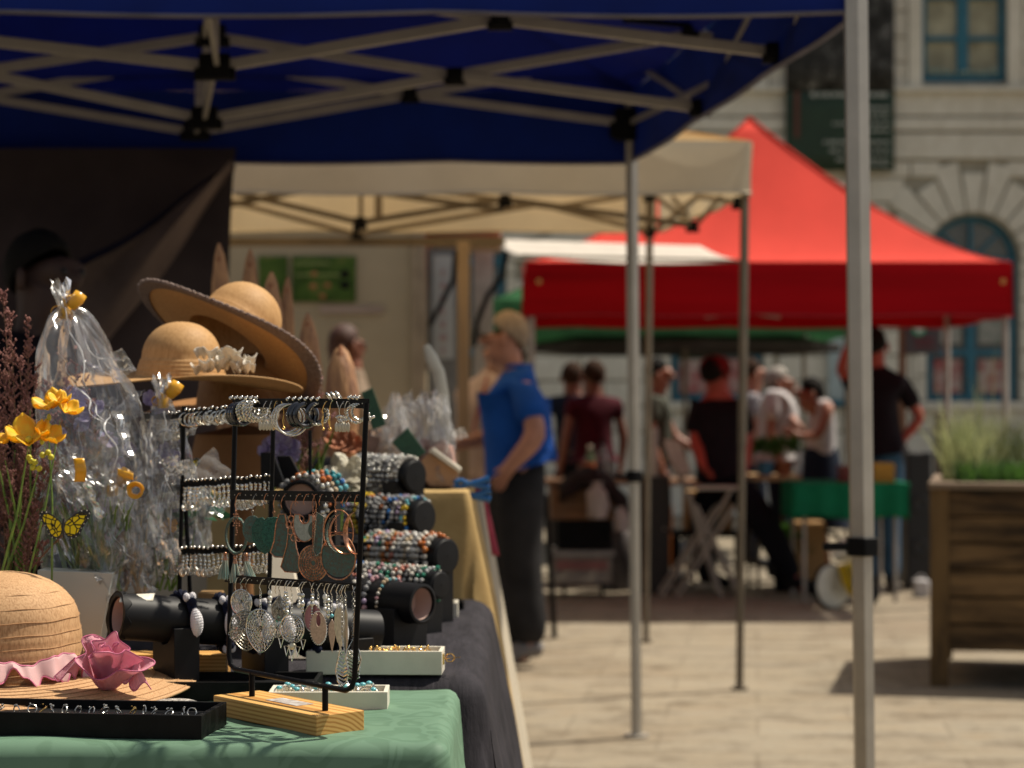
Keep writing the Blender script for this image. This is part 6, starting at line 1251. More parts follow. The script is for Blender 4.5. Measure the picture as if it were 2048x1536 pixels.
# long black ring tray front left
TRM = mat('black_tray_wood', (.004, .004, .004), .5, var=.3, vscale=30, bump=.1, bscale=200, spec=.15)
A_ = V(P(403, 1480, 2.608)); A_.z = TZ + .001; ud = V((-1, .12, 0)).normalized(); L = .46
a0 = A_ + ud * L; u_ = (A_ - a0).normalized()
t, g = ringbox('ring_tray', 'long black wooden ring tray at the front left edge of the green table', a0, (u_.x * .998, u_.y, 0), L, .125, .031, TRM, VEL, .007)
for k in range(26):
    q = g(L - .02 - .017 * k + U(-.004, .004), U(.025, .04), .0285 + U(0, .002)); mb = MB(); mb.ring(q, .0058, .0009, (U(-1, 1), U(-.6, .6), U(-.1, .5)), 14, 5); [mb.ball(q + V((U(-.003, .003), 0, .0055 + U(-.001, .002))), U(.001, .0022), 5, 4) for x in range(1 + k % 4)]
    gd = k % 7 == 5; single(mb, 'finger_ring', GOLD if gd else SILV, 'tiny %s ring, %s from the right end of the long black tray' % ('gold' if gd else 'silver', ORD[k] if k < 25 else 'last'), 'ring', '%s rings in the black tray' % ('gold' if gd else 'silver'))
# second black tray behind hat
ringbox('storage_tray', 'flat black slatted tray behind the straw hat, right of its brim', V((-.52, 2.95, TZ + .001)), V((1, 0, 0)), .235, .12, .028, TRM, VEL, .006)

# ================================================================ STRAW HATS
def g_straw(c1, c2, c3, cyl=True, sc=1.0):
    def fn(n, l, tc):
        o = tc.outputs['Object']; a = noise(n, l, o, 420 * sc, 2, .5, (1, 1, .28)); b = noise(n, l, o, 9, 5)
        c = ramp(n, l, a, [(.32, c3), (.5, c2), (.68, c1)]); d = ramp(n, l, b, [(.3, (.84, .82, .8)), (.7, (1, 1, 1))]); return mixc(n, l, 1.0, c, d, 'MULTIPLY'), a
    return fn
STR1 = node_mat('pink_straw', .7, g_straw((.56, .355, .19), (.49, .295, .15), (.36, .205, .10)), bstr=.25, bdist=.0006)
STR2 = node_mat('golden_straw', .6, g_straw((.56, .34, .15), (.52, .305, .13), (.45, .255, .105), sc=.6), bstr=.2, bdist=.0006, trans=.12)
STR3 = node_mat('honey_straw', .6, g_straw((.36, .18, .07), (.34, .165, .06), (.28, .13, .045), sc=.6), bstr=.2, bdist=.0006, trans=.1)
def hat(name, label, c, n, Rc, Hc, Rb, m, wavef=None, taper=.82, ridge=.0012, pitch=.012, edge=None, tilt_axis=None, nseg=72, round_=.5, stitch=None):
    t = thing(name, label, 'hat', c); n = V(n).normalized(); prof = [(.001, Hc)]
    N = 10
    for i in range(1, N + 1): a = math.pi / 2 * i / N; prof.append((Rc * taper * math.sin(a) ** .9, Hc - Hc * round_ * (1 - math.cos(a)) * .8))
    zt_ = prof[-1][1]; M = max(4, int(zt_ / pitch) * 4)
    for i in range(1, M + 1): s = i / M; prof.append((Rc * (taper + (1 - taper) * s ** .7) + ridge * math.sin(2 * math.pi * zt_ * (1 - s) / pitch), zt_ * (1 - s)))
    mb = MB(); mb.lathe(prof, c, n, nseg); mb.build('crown', m, t, solid=.0025)
    K = int((Rb - Rc) / pitch) * 4; bp = [(Rc + (Rb - Rc) * i / K, ridge * math.sin(2 * math.pi * (Rb - Rc) * i / K / pitch) * .35) for i in range(K + 1)]
    def wf(r, z, a):
        s = (r - Rc) / (Rb - Rc); return r, z + (wavef(s, a) if wavef else 0)
    mb = MB(); mb.lathe(bp, c, n, nseg * 2, fn=wf); mb.build('brim', m, t, solid=.0025)
    if edge:
        mb = MB(); u, v, w_ = basis(n); mb.lathe([(Rb - edge[1], .0), (Rb - edge[1], .004), (Rb, .0035), (Rb + .003, 0), (Rb, -.0035), (Rb - edge[1], -.004)], c, n, nseg * 3, fn=lambda r, z, a: (r + (.003 * math.sin(a * 90) if r >= Rb else 0), z + (wavef(min(1, (r - Rc) / (Rb - Rc)), a) if wavef else 0)), closed=True); mb.build('lace_edge', edge[0], t)
    if stitch:
        u, v, w_ = basis(n); rings = []
        z = pitch * .7
        while z < Hc - .012: rings.append((None, z)); z += pitch
        for _, z in rings:
            R0 = next((prof[i][0] + (prof[i + 1][0] - prof[i][0]) * (prof[i][1] - z) / max(1e-6, prof[i][1] - prof[i + 1][1]) for i in range(len(prof) - 1) if prof[i][1] >= z >= prof[i + 1][1]), None)
            if R0: mb = MB(); mb.tube([c + u * (R0 + .0015) * math.cos(a) + v * (R0 + .0015) * math.sin(a) + w_ * (z + .0008 * math.sin(a * 9)) for a in [2 * math.pi * i / 90 for i in range(90)]], .0007, 5, closed=True); mb.build('stitched_seam', stitch, t)
        r = Rc + pitch * .5
        while r < Rb - .004:
            mb = MB(); mb.tube([c + u * r * math.cos(a) + v * r * math.sin(a) + w_ * (.0018 + (wavef((r - Rc) / (Rb - Rc), a) if wavef else 0)) for a in [2 * math.pi * i / 120 for i in range(120)]], .0007, 5, closed=True); mb.build('stitched_seam', stitch, t); r += pitch
    return t
PKF = mat('pink_organza', (.78, .34, .44), .75, trans=.45, vscale=16, col2=(.84, .56, .60), bump=.3, bscale=400); PKE = mat('pink_piping', (.50, .12, .22), .6); PKR = mat('pale_pink_ribbon', (.66, .42, .42), .65, trans=.3)
hc = V((P(0, 1352, 2.98).x + .005, 2.98, TZ + .036))
ht1 = hat('straw_hat', 'natural straw sun hat with a pink fabric flower at the front left of the table', hc, (.0, -.02, 1), .117, .150, .280, STR1, lambda s, a: -.010 * s * s + .012 * s * s * math.sin(2 * a + 2.6) + .006 * s * math.sin(3 * a + 1), taper=.93, round_=.62, pitch=.0185, ridge=.0005, stitch=mat('brown_stitching', (.38, .22, .11), .8))
# pink ribbon round the crown foot
mb = MB()
def rib(u, v):
    a = math.radians(200 + 150 * u); r = .120 + .014 * v + .003 * math.sin(u * 50) + .004 * math.sin(u * 83 + 1) * v; return hc + V((r * math.cos(a), r * math.sin(a), .008 + (.024 + .006 * math.sin(u * 17)) * (1 - v) + (.005 * math.sin(u * 23) + .006 * math.sin(u * 41 + 2) + .003 * math.sin(u * 97)) * (.3 + v) ))
mb.grid(rib, 110, 8); rb_ = mb.build('ribbon', PKR, ht1, solid=.0008)
for v in (0, 1): mb = MB(); mb.tube([rib(k / 110, v) for k in range(111)], .0012, 5); mb.build('piping', PKE, rb_)
fc = P(212, 1330, 2.865); FL = thing('fabric_flower', 'ruffled pink organza flower pinned to the straw hat', 'fabric flower', fc); 
FL2 = FL
LEAN = Matrix.Rotation(math.radians(24), 3, 'X') @ Matrix.Rotation(math.radians(10), 3, 'Y')
for k, (t0_, t1_, r0_, r1_, h0_, h1_) in enumerate(((0, 5.5, .003, .011, .050, .056), (5.0, 10.5, .010, .018, .058, .054), (10.0, 15.2, .017, .025, .056, .046), (14.6, 19.5, .024, .031, .046, .034))):
    def pet(u, v, t0_=t0_, t1_=t1_, r0_=r0_, r1_=r1_, h0_=h0_, h1_=h1_):
        th = t0_ + (t1_ - t0_) * u; r = r0_ + (r1_ - r0_) * u; h = (h0_ + (h1_ - h0_) * u) * (.88 + .16 * math.sin(th * 1.7 + 1) + .06 * math.sin(th * 4.3)); fl = .28 + .72 * v ** .8 + .22 * v ** 3 * (1 + math.sin(th * 3.1)); wv_ = .0030 * v * math.sin(th * 6.5 + k)
        return fc + V((0, 0, -.032)) + LEAN @ V(((r * fl + wv_) * math.cos(th) * 1.45, (r * fl + wv_) * math.sin(th) * 1.0, h * v * 1.35))
    mb = MB(); mb.grid(pet, 70, 10); o = mb.build('petal', PKF, FL, solid=.0005); mb = MB(); mb.tube([pet(i / 70, 1) for i in range(71)], .0009, 5); mb.build('piping', PKE, o)
for k, (dx, ln, sw) in enumerate(((.030, .040, .016), (.036, .030, -.004), (-.030, .026, -.018))):
    def tail(u, v, dx=dx, ln=ln, sw=sw): return fc + V((dx * 1.2 + (u - .5) * .020 * (.5 + v) + sw * v, -.012 - .008 * v + .003 * math.sin(u * 6 + v * 3), .012 - ln * v - .006 * math.sin(u * 7) * v))
    mb = MB(); mb.grid(tail, 10, 10); o = mb.build('ruffle_tail', PKF, FL, solid=.0005); mb = MB(); mb.tube([tail(0, j / 10) for j in range(11)] + [tail(i / 10, 1) for i in range(1, 11)], .0009, 5); mb.build('piping', PKE, o)
FL.parent = None
# patterned hat peeping out underneath
PLT = mat('plaited_black_white', (.62, .58, .52), .6, vscale=180, col2=(.03, .02, .02)); mb = MB(); cc = P(345, 1385, 2.84); cc.z = TZ + .008
mb.lathe([(.001, .010), (.03, .009), (.045, .003), (.048, -.001), (.044, -.005), (.001, -.006)], cc, (0, 0, 1), 40)
single(mb, 'woven_coaster', PLT, 'black and white plaited straw disc peeping out under the straw hat brim', 'mat')
# tilted big hat with lace edge
LACE = mat('grey_lace', (.26, .20, .17), .85, vscale=260, col2=(.12, .08, .07), bump=.6, bscale=500)
hb = P(456, 684, 3.72); t = hat('straw_hat', 'large golden straw hat tipped up with a wide grey lace edge, highest of the hats', hb, (.46, .36, .78), .080, .118, .188, STR2, lambda s, a: .016 * s * s * math.sin(2 * a + 1) + .006 * s * s * math.sin(3 * a), taper=.9, round_=.75, edge=(LACE, .022), pitch=.007, ridge=.0004)
hb2 = P(362, 758, 3.52); t2 = hat('straw_hat', 'golden straw hat with a cream ribbon flower, below the tipped hat', hb2, (.03, -.02, 1), .078, .098, .210, STR2, lambda s, a: .014 * s * math.sin(2 * a + .4) - .004 * s, taper=.86, round_=.8, pitch=.007, ridge=.0004)
CRF = mat('cream_ribbon', (.70, .64, .54), .6, trans=.2); rf = thing('ribbon_flower', 'cream ribbon rosette on the golden straw hat', 'fabric flower', P(455, 722, 3.42))
for k in range(24):
    c0 = P(455 + (k - 12) * 4.6 + U(-6, 6), 722 + U(-20, 18), 3.42 + U(-.02, .02)); a0 = U(0, 6.28)
    mb = MB(); mb.grid(lambda u, v: c0 + V((.012 * math.cos(a0 + u * 4) * (.5 + .5 * v), .012 * math.sin(a0 + u * 4) - .01 * v, .014 * (v - .5) + .004 * math.sin(u * 9 + k))), 14, 5); mb.build('petal', CRF, rf, solid=.0008)
hb3 = P(500, 815, 3.80); hat('straw_hat', 'dark honey straw hat underneath the other two hats', hb3, (-.08, -.10, 1), .10, .10, .20, STR3, lambda s, a: .012 * s * math.sin(2 * a), taper=.9, round_=.7, pitch=.007, ridge=.0004)
KB = mat('brown_kraft', (.30, .15, .065), .75, var=.12, bump=.2, bscale=20); ks = thing('hat_stand', 'broad tan papier-mache hat stand under the stack of straw hats', 'hat stand', (hb3.x, 3.86, BZ))
mb = MB(); mb.lathe([(.001, .0), (.07, 0), (.072, .008), (.02, .02), (.016, .20), (.03, .24), (.085, .27), (.10, .31), (.09, .36), (.001, .38)], (hb3.x - .02, 3.86, BZ + .002), n=32); mb.build('body', KB, ks)

# ================================================================ FLOWERS AND CELLOPHANE BOUQUETS
CEL = film('clear_film', .07); CEL2 = film('crumpled_film', .09); YRB = mat('yellow_ribbon', (.80, .42, .02), .3, trans=.2, coat=.5, var=.05)
HEA = mat('heather_buds', (.34, .165, .135), .8, vscale=60, col2=(.17, .07, .065)); HEP = mat('pink_heather_buds', (.34, .19, .18), .8, vscale=60, col2=(.2, .09, .09)); STEM = mat('flower_stem', (.24, .36, .06), .6, vscale=30, col2=(.09, .17, .03), trans=.2); STB = mat('woody_stem', (.16, .08, .04), .7); YEL = mat('freesia_yellow', (.95, .50, .01), .5, trans=.4, vscale=50, col2=(.90, .68, .05)); YGR = mat('bud_yellow_green', (.55, .50, .03), .5); PUR = mat('purple_petals', (.30, .22, .50), .6, trans=.3, vscale=60, col2=(.55, .50, .62)); ORS = mat('orange_petals', (.45, .17, .08), .7, trans=.2); WRS = mat('white_petals', (.62, .58, .46), .6, trans=.25)
def heather(t, base, tips, m, d, r=.0016, dens=1.0, name='heather'):
    mb = MB(); sm = MB()
    for tip in tips:
        b = V(base) + V((U(-.02, .02), U(-.02, .02), 0)); tp = V(tip); L = (tp - b).length; mid = b.lerp(tp, .5) + V((U(-.01, .01), U(-.01, .01), 0)); pts = [b.lerp(mid, k / 4).lerp(mid.lerp(tp, k / 4), k / 4) for k in range(5)]; sm.tube(pts, [.0014, .0013, .0011, .0009, .0005], 5)
        n = int(75 * dens * L / .2)
        for k in range(n):
            if k % 7 == 0:
                s = 1 - (rnd() ** 1.1) * .72; i = min(3, int(s * 4)); q0_ = pts[i].lerp(pts[i + 1], s * 4 - i); an_ = U(0, 6.28); tl = U(.006, .012 + .042 * (1 - s)); tv = V((math.cos(an_), math.sin(an_) * .7, U(.7, 1.3))).normalized() * tl; sm.tube([q0_, q0_ + tv * .6, q0_ + tv], [.0007, .0005, .0003], 4)
            q = q0_ + tv * (k % 7 + 1) / 7 + V((U(-.0016, .0016), U(-.0016, .0016), 0)); rr = r * U(.7, 1.3)
            mb.add([q + V((0, 0, rr * 1.4)), q + V((rr, 0, 0)), q + V((0, rr, 0)), q - V((rr, 0, 0)), q - V((0, rr, 0)), q - V((0, 0, rr))], [(0, 1, 2), (0, 2, 3), (0, 3, 4), (0, 4, 1), (5, 2, 1), (5, 3, 2), (5, 4, 3), (5, 1, 4)])
    sm.build('stems', STB, t); return mb.build(name, m, t, smooth=False)
def stems(t, base, tips, m, r=.0016, name='stems'):
    mb = MB()
    for i, tip in enumerate(tips): b = V(base) + V((U(-.03, .03), U(-.02, .02), 0)); tp = V(tip); mid = b.lerp(tp, .5) + V((U(-.012, .012), U(-.01, .01), 0)); mb.tube([b, b.lerp(mid, .6), mid, mid.lerp(tp, .6), tp], [r, r, r * .9, r * .7, r * .3], 5)
    return mb.build(name, m, t)
def blossom(t, c, R, m, n=6, face=(0, -1, .3), cup=.5, name='blossom', w=.62):
    u, v, nn = basis(face); mb = MB(); c = V(c)
    for k in range(n):
        a = 2 * math.pi * k / n + U(-.15, .15); d = u * math.cos(a) + v * math.sin(a); s = d.cross(nn); L = R * U(.85, 1.1)
        mb.grid(lambda x, y: c + d * L * y + nn * (cup * L * y * y * .8 - .15 * L * y * (abs(x - .5) * 2) ** 2) + s * (x - .5) * L * w * 1.7 * (y ** .55) * (1 - .62 * y ** 5) + nn * L * .05 * math.sin(x * 9 + y * 5 + k), 7, 8)
    return mb.build(name, m, t, solid=.0006)
def film_cone(t, apex, mouth, r0, r1, m, crumple=.014, n=44, k=34, fold=6, name='film_wrap', sy=.7, pw=.62):
    a, b = V(apex), V(mouth); ax = (b - a).normalized(); u, v, w_ = basis(ax); L = (b - a).length; ph = [U(0, 6) for _ in range(8)]; mb = MB()
    def fn(x, y):
        an = 2 * math.pi * x; R = r0 + (r1 - r0) * (y ** pw); cr = crumple * (.3 + y) ; R += cr * (math.sin(an * fold + ph[0] + y * 6) * .6 + math.sin(an * (fold * 2 + 1) + ph[1] - y * 11) * .4 + math.sin(an * 3 + y * 17 + ph[2]) * .5 + .35 * math.sin(an * 23 + y * 31 + ph[3]))
        sh = abs(math.sin(an * fold * .5 + ph[4])) * .3; return a + ax * L * y + u * math.cos(an) * R + v * math.sin(an) * R * sy + ax * .01 * math.sin(an * 5 + y * 13 + ph[5])
    mb.grid(fn, n * 2, k, closeu=True); o = mb.build(name, m, t, smooth=True); cr_ = MATS.get('crease_highlight') or mat('crease_highlight', (.9, .9, .9), .15, trans=.4, alpha=.62, var=.02)
    if L > .1:
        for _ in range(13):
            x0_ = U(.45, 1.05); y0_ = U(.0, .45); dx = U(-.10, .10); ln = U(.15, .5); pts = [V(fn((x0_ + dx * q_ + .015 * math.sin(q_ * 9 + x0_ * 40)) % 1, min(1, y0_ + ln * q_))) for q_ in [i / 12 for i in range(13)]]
            s_ = MB(); s_.tube(pts, [.0002 + U(.0005, .0016) * math.sin(math.pi * i / 12) for i in range(13)], 5, flat=.35); s_.build('crease_highlight', cr_, o)  # white streaks along the folds paint the highlights on the film
    return o
def scrap(t, c, s, m, n=5, name='film_fold'):
    for _ in range(n):
        mb = MB(); q = V(c) + V((U(-1, 1), U(-1, 1) * .6, U(-1, 1))) * s; R3 = Matrix.Rotation(U(0, 6.28), 3, 'Z') @ Matrix.Rotation(U(-1, 1), 3, 'X') @ Matrix.Rotation(U(-1, 1), 3, 'Y'); p1, p2, p3 = U(0, 6), U(0, 6), U(3, 7); h = s * U(.5, .9)
        mb.grid(lambda x, y: q + R3 @ V(((x - .5) * h, .16 * h * (abs(math.sin(x * p3 + p1 + y * 2)) + .6 * abs(math.sin(y * 7 + p2 - x * 3))), (y - .5) * h * 1.4)), 10, 10); mb.build(name, m, t, smooth=False)
def bow(t, c, s, m, name='ribbon'):
    c = V(c); mb = MB(); mb.tube([c + V((0, 0, -.012)), c + V((0, -.002, 0)), c + V((0, 0, .010))], [.0085, .0095, .007], 10); mb.tube([c + V((.010, -.004, .006)), c + V((.020, -.006, .018)), c + V((.026, -.004, .028))], [.008, .011, .010], 10, caps=False); mb.ring(c, s * .35, s * .16, (0, .2, 1), 14, 8)
    for k, (dx, dz, rr) in enumerate(((.5, .7, .55), (-.6, -.1, .5), (.3, -.5, .3))):
        q = c + V((dx, -.15, dz)) * s; u, v, w_ = basis((U(-.4, .4), 1, U(-.5, .5))); mb.grid(lambda x, y: q + u * rr * s * math.cos(5.2 * x + k) + v * rr * s * math.sin(5.2 * x + k) + w_ * (y - .5) * s * .38, 18, 2)
    return mb.build(name, m, t, solid=.0006)
# heather in front at far left (loose)
t = thing('heather_bunch', 'loose bunch of dark brownish-purple heather at the far left edge', 'heather', P(40, 1150, 3.210))
heather(t, P(30, 1190, 3.230), [P(x, y, 3.230 + U(-.06, .08)) for x, y in ((5, 585), (20, 625), (58, 640), (-20, 640), (40, 720), (75, 730), (10, 720), (95, 770), (60, 800), (-10, 800), (110, 830), (30, 850), (80, 860), (120, 880), (0, 880), (-30, 760), (50, 900), (90, 930), (20, 940))], HEA, 3, dens=3.4)
stems(t, P(25, 1200, 3.210), [P(x, y, 3.210 + U(-.05, .05)) for x, y in ((30, 900), (60, 820), (90, 880), (10, 920), (45, 950), (75, 960), (110, 960), (-10, 900), (25, 1000), (60, 990), (5, 980), (85, 1010))], STEM, .0022, 'green_stems')
t = thing('heather_bunch', 'low sprig of dark heather beside the straw hat crown', 'heather', P(65, 1160, 3.160)); heather(t, P(60, 1190, 3.160), [P(x, y, 3.160) for x, y in ((70, 1010), (85, 1050), (55, 1040), (90, 1090), (40, 1060))], HEA, 3, dens=2.2)
# freesia
def freesia(label, heads, base, d):
    t = thing('freesia', label, 'flower', base); mb = MB()
    for (x, y, R, fx_, fz_) in heads: blossom(t, P(x, y, d), R * 1.05, YEL, 5, (fx_, -.55, fz_ + .45), .95, w=.8)
    return t
t = freesia('yellow freesia spray nearest the viewer, top left beside the cellophane', [(100, 815, .024, -.3, .8), (135, 822, .020, .6, .6), (118, 805, .018, .1, .9)], P(80, 1150, 3.060), 3.050)
mb = MB(); [mb.ball(P(x, y, 3.050), (.0035, .0035, .006), 8, 6) for x, y in ((88, 860), (92, 845), (98, 835), (78, 872), (84, 882), (100, 855))]; mb.build('buds', YGR, t); stems(t, P(70, 1180, 3.070), [P(95, 830, 3.060), P(120, 840, 3.060)], STEM, .0016)
t = freesia('wide open yellow freesia blossom below the spray', [(58, 880, .032, .0, .5), (96, 878, .022, .6, .7)], P(50, 1160, 3.060), 3.030); mb = MB(); mb.ball(P(58, 880, 3.020), .006, 8, 6); mb.build('centre', YGR, t)
mb = MB(); [mb.ball(P(x, y, 3.050), (.0048, .0048, .0048), 8, 6) for x, y in ((96, 905), (85, 910), (70, 925), (62, 922), (78, 937), (66, 935), (102, 914), (58, 915))]; mb.build('buds', YGR, t); stems(t, P(30, 1170, 3.070), [P(58, 885, 3.050), P(80, 930, 3.050)], STEM, .002)
freesia('small orange freesia bud at the very left edge', [(18, 878, .016, -.5, .2)], P(18, 1000, 3.060), 3.050)
# butterfly
def butterfly(label, c, s, rz=0):
    t = thing('butterfly_pick', label, 'decoration', c); c = V(c); BY = mat('butterfly_yellow', (.75, .55, .01), .5)
    BW = node_mat('butterfly_wing', .5, lambda n, l, tc: ((lambda v: (v.inputs['Scale'].__setattr__('default_value', 95), setattr(v, 'feature', 'DISTANCE_TO_EDGE'), l.new(tc.outputs['Object'], v.inputs[0]), ramp(n, l, v.outputs['Distance'], [(.04, (.012, .010, .008)), (.10, (.78, .58, .01))]))[-1])(n.new('ShaderNodeTexVoronoi')), None)) if 'butterfly_wing' not in MATS else MATS['butterfly_wing']
    BE = mat('butterfly_edge', (.015, .012, .012), .5)
    for sx, ang, k in ((-1, -12, 1.0), (1, 8, 1.0)):
        U3 = Matrix.Rotation(math.radians(sx * 22), 3, 'Z') @ Matrix.Rotation(math.radians(ang), 3, 'Y')
        ol = [(0, 0), (.10, .22), (.35, .48), (.62, .66), (.82, .70), (.93, .60), (.90, .40), (.78, .18), (.70, .0), (.66, -.18), (.55, -.34), (.38, -.42), (.22, -.38), (.08, -.22)]
        pts = [c + U3 @ V((sx * x * s * k, 0, z * s * k)) for x, z in ol]; mb = MB(); mb.prism(pts, (0, .0008, 0)); w_ = mb.build('wing', BE, t, smooth=False)
        mb = MB(); mb.prism([c + U3 @ V((sx * (x * .80 + .03) * s * k, -.0006, (z * .80 + .0) * s * k)) for x, z in ol], (0, .0004, 0)); mb.build('wing_pattern', BW, w_, smooth=False)
        mb = MB(); [mb.ball(c + U3 @ V((sx * x * .93 * s * k, -.001, z * .93 * s * k)), .0009, 5, 4) for x, z in ol[3:12]]; mb.build('edge_dots', WHT, w_)
    mb = MB(); mb.tube([c + V((.002, -.002, .012)), c + V((0, -.003, 0)), c + V((.002, -.002, -.018))], [.0012, .0025, .0012], 8); mb.build('body', BE, t); return t
bf = butterfly('yellow and black artificial butterfly on a dark twig left of the grass bundle', P(126, 1052, 2.985), .041); mb = MB(); mb.tube([P(130, 1066, 3.055), P(95, 1100, 3.080), P(62, 1138, 3.110)], .0012, 6); mb.build('twig', STB, bf)
bf = butterfly('second yellow butterfly behind the leftmost rack upright, inside the cellophane', P(364, 938, 3.4), .032)
# big cellophane bouquet 1
def bouquet(label, apex, mouth, r1, tipc, parts, m=CEL, r0=.010, cr=.014, bowsize=.02, pw=.62):
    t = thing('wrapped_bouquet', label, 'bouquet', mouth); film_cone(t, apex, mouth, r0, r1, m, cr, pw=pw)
    a = V(apex); ax = (a - V(mouth)).normalized(); film_cone(t, a - ax * .002, a + ax * tipc, .007, .019, m, .006, 12, 8, 4, 'film_tip'); bow(t, a, bowsize, YRB); return t
t = bouquet('tall clear cellophane bouquet with yellow ribbon, heather and purple flowers inside', P(131, 622, 3.260), P(235, 1120, 3.290), .158, .045, None, cr=.012, pw=.42)
heather(t, P(180, 1120, 3.310), [P(x, y, 3.310 + U(-.05, .05)) for x, y in ((120, 680), (150, 700), (90, 760), (130, 760), (170, 740), (100, 820), (145, 840), (180, 800), (75, 850), (110, 900), (160, 900), (200, 850), (215, 900), (140, 960))], HEA, 3, dens=1.9)
for x, y, r in ((215, 880, .016), (120, 870, .014), (235, 930, .014), (205, 1010, .013), (260, 900, .012), (150, 800, .02), (180, 830, .022), (165, 850, .014), (140, 785, .012), (196, 815, .013)): blossom(t, P(x, y, 3.290), r, PUR, 8, (U(-.6, .6), -1, U(.2, .8)), .6)
stems(t, P(170, 1170, 3.310), [P(x, y, 3.310 + U(-.03, .03)) for x, y in [(70 + 7 * k, U(900, 1040)) for k in range(30)]], STEM, .0022, 'green_stems')
scrap(t, P(215, 760, 3.230), .05, CEL, 5); scrap(t, P(180, 900, 3.190), .07, CEL, 4)
t = bouquet('second cellophane bouquet with a yellow bow, right of the tall one and below the hats', P(326, 800, 3.3), P(345, 1100, 3.32), .088, .035, None, cr=.010, bowsize=.016)
heather(t, P(340, 1100, 3.33), [P(x, y, 3.33) for x, y in ((300, 860), (340, 880), (380, 900), (315, 930))], HEA, 3, dens=1.4); [blossom(t, P(x, y, 3.33), .015, PUR, 8, (U(-.5, .5), -1, .5), .6) for x, y in ((300, 800), (318, 815), (330, 905), (345, 918), (352, 1010))]
blossom(t, P(338, 1052, 3.27), .014, YRB, 5, (0, -1, .3), .6, 'ribbon_knot'); scrap(t, P(360, 930, 3.27), .06, CEL, 6)
stems(t, P(330, 1180, 3.33), [P(300 + 10 * k, U(1010, 1080), 3.33) for k in range(10)], STEM, .002, 'green_stems'); leafy(t, P(405, 1035, 3.36), .035, 40, .035, .016, mat('dark_green_leaf', (.03, .14, .06), .5, trans=.2))
t = bouquet('low crumpled cellophane bouquet with curled yellow ribbon in front of the tall one', P(225, 975, 3.190), P(235, 1190, 3.210), .085, .03, None, m=CEL2, cr=.012, bowsize=.008)
heather(t, P(235, 1180, 3.230), [P(x, y, 3.230) for x, y in ((215, 1060), (240, 1050), (260, 1080))], HEP, 3, dens=1.2); stems(t, P(215, 1190, 3.230), [P(118 + 6 * k, U(990, 1060), 3.15 + U(-.02, .02)) for k in range(26)], STEM, .0028, 'green_stems'); stems(t, P(255, 1190, 3.230), [P(200 + 12 * k, U(1020, 1100), 3.230) for k in range(9)], mat('dry_stem', (.40, .28, .14), .7), .002, 'dry_stems')
blossom(t, P(232, 1072, 3.180), .016, ORS, 6, (0, -1, .5), .6); scrap(t, P(215, 945, 3.140), .06, CEL2, 9); scrap(t, P(270, 1100, 3.150), .05, CEL2, 6); scrap(t, P(300, 1000, 3.170), .05, CEL2, 6)
for k, (x, y, rx) in enumerate(((157, 940, 0), (272, 975, 1))):
    c = P(x, y, 3.090); mb = MB()
    if rx == 0: mb.grid(lambda u, v: c + V(((u - .5) * .017 + .004 * math.sin(v * 3), -.004 * math.sin(v * 4), (.5 - v) * .036)), 4, 12)
    else: mb.grid(lambda u, v: c + V(((.007 + .006 * v) * math.cos(u * 9), (.5 - u) * .012 - .008 * v, (.006 + .007 * v) * math.sin(u * 9) - .004)), 40, 3); mb.grid(lambda u, v: c + V((-.028 + .024 * u, 0, .016 + .008 * (1 - u) + .010 * (v - .5))), 8, 2)
    mb.build('curled_ribbon', YRB, t, solid=.0006)
# pink heather behind rack, purple flower, roses
t = thing('heather_bunch', 'tall pinkish heather sprigs right of the hats, behind the rack', 'heather', P(600, 960, 3.95)); heather(t, P(600, 980, 3.95), [P(x, y, 3.95 + U(-.05, .05)) for x, y in ((572, 690), (580, 740), (600, 760), (560, 800), (620, 780), (640, 760), (590, 830), (650, 800), (610, 850), (665, 830))], HEP, 4, dens=1.6, r=.002); stems(t, P(605, 1000, 3.95), [P(590 + 9 * k, U(850, 900), 3.95) for k in range(10)], STEM, .0028, 'green_stems')
t = thing('iris', 'purple flower standing behind the upper left of the front rack', 'flower', P(565, 960, 3.7)); [blossom(t, P(x, y, 3.7), .026, PUR, 6, (U(-.4, .4), -1, .4), .6) for x, y in ((560, 885), (545, 905), (580, 908))]; stems(t, P(560, 1010, 3.7), [P(560, 900, 3.7)], STEM, .002)
t = thing('rose', 'large white rose beside the silver bracelets', 'flower', P(690, 1010, 3.85)); [blossom(t, P(692 + dx, 950 + dy, 3.85 - z), r, WRS, 6, (U(-.3, .3), -1, .5), cu) for dx, dy, z, r, cu in ((0, 0, 0, .040, .5), (3, -3, .008, .030, .8), (-2, 2, .014, .020, 1.1), (-16, 10, 0, .026, .5), (14, 14, 0, .028, .4))]; stems(t, P(690, 1060, 3.86), [P(690, 960, 3.86)], STEM, .003)
leafy(t, P(680, 1000, 3.87), .03, 40, .03, .015, HERB)
t = thing('rose', 'pair of salmon orange roses behind the white rose', 'flower', P(690, 930, 4.0)); [blossom(t, P(x, y, 4.0), .024, ORS, 8, (U(-.3, .3), -1, .6), .9) for x, y in ((670, 885), (690, 890), (706, 893))]; stems(t, P(690, 990, 4.0), [P(690, 900, 4.0)], STEM, .003)
# grey card behind straw hat
def g_card(n, l, tc): return ramp(n, l, noise(n, l, tc.outputs['Object'], 5, 3), [(.35, (.40, .43, .40)), (.65, (.50, .52, .48))]), None
p = [P(75, 1140, 3.14), P(226, 1146, 3.12), P(196, 1300, 3.12), P(75, 1300, 3.14)]; slab('pale grey card box side leaning behind the straw hat', p, (0, .05, 0), node_mat('grey_card', .6, g_card), 'box', 'card_box')
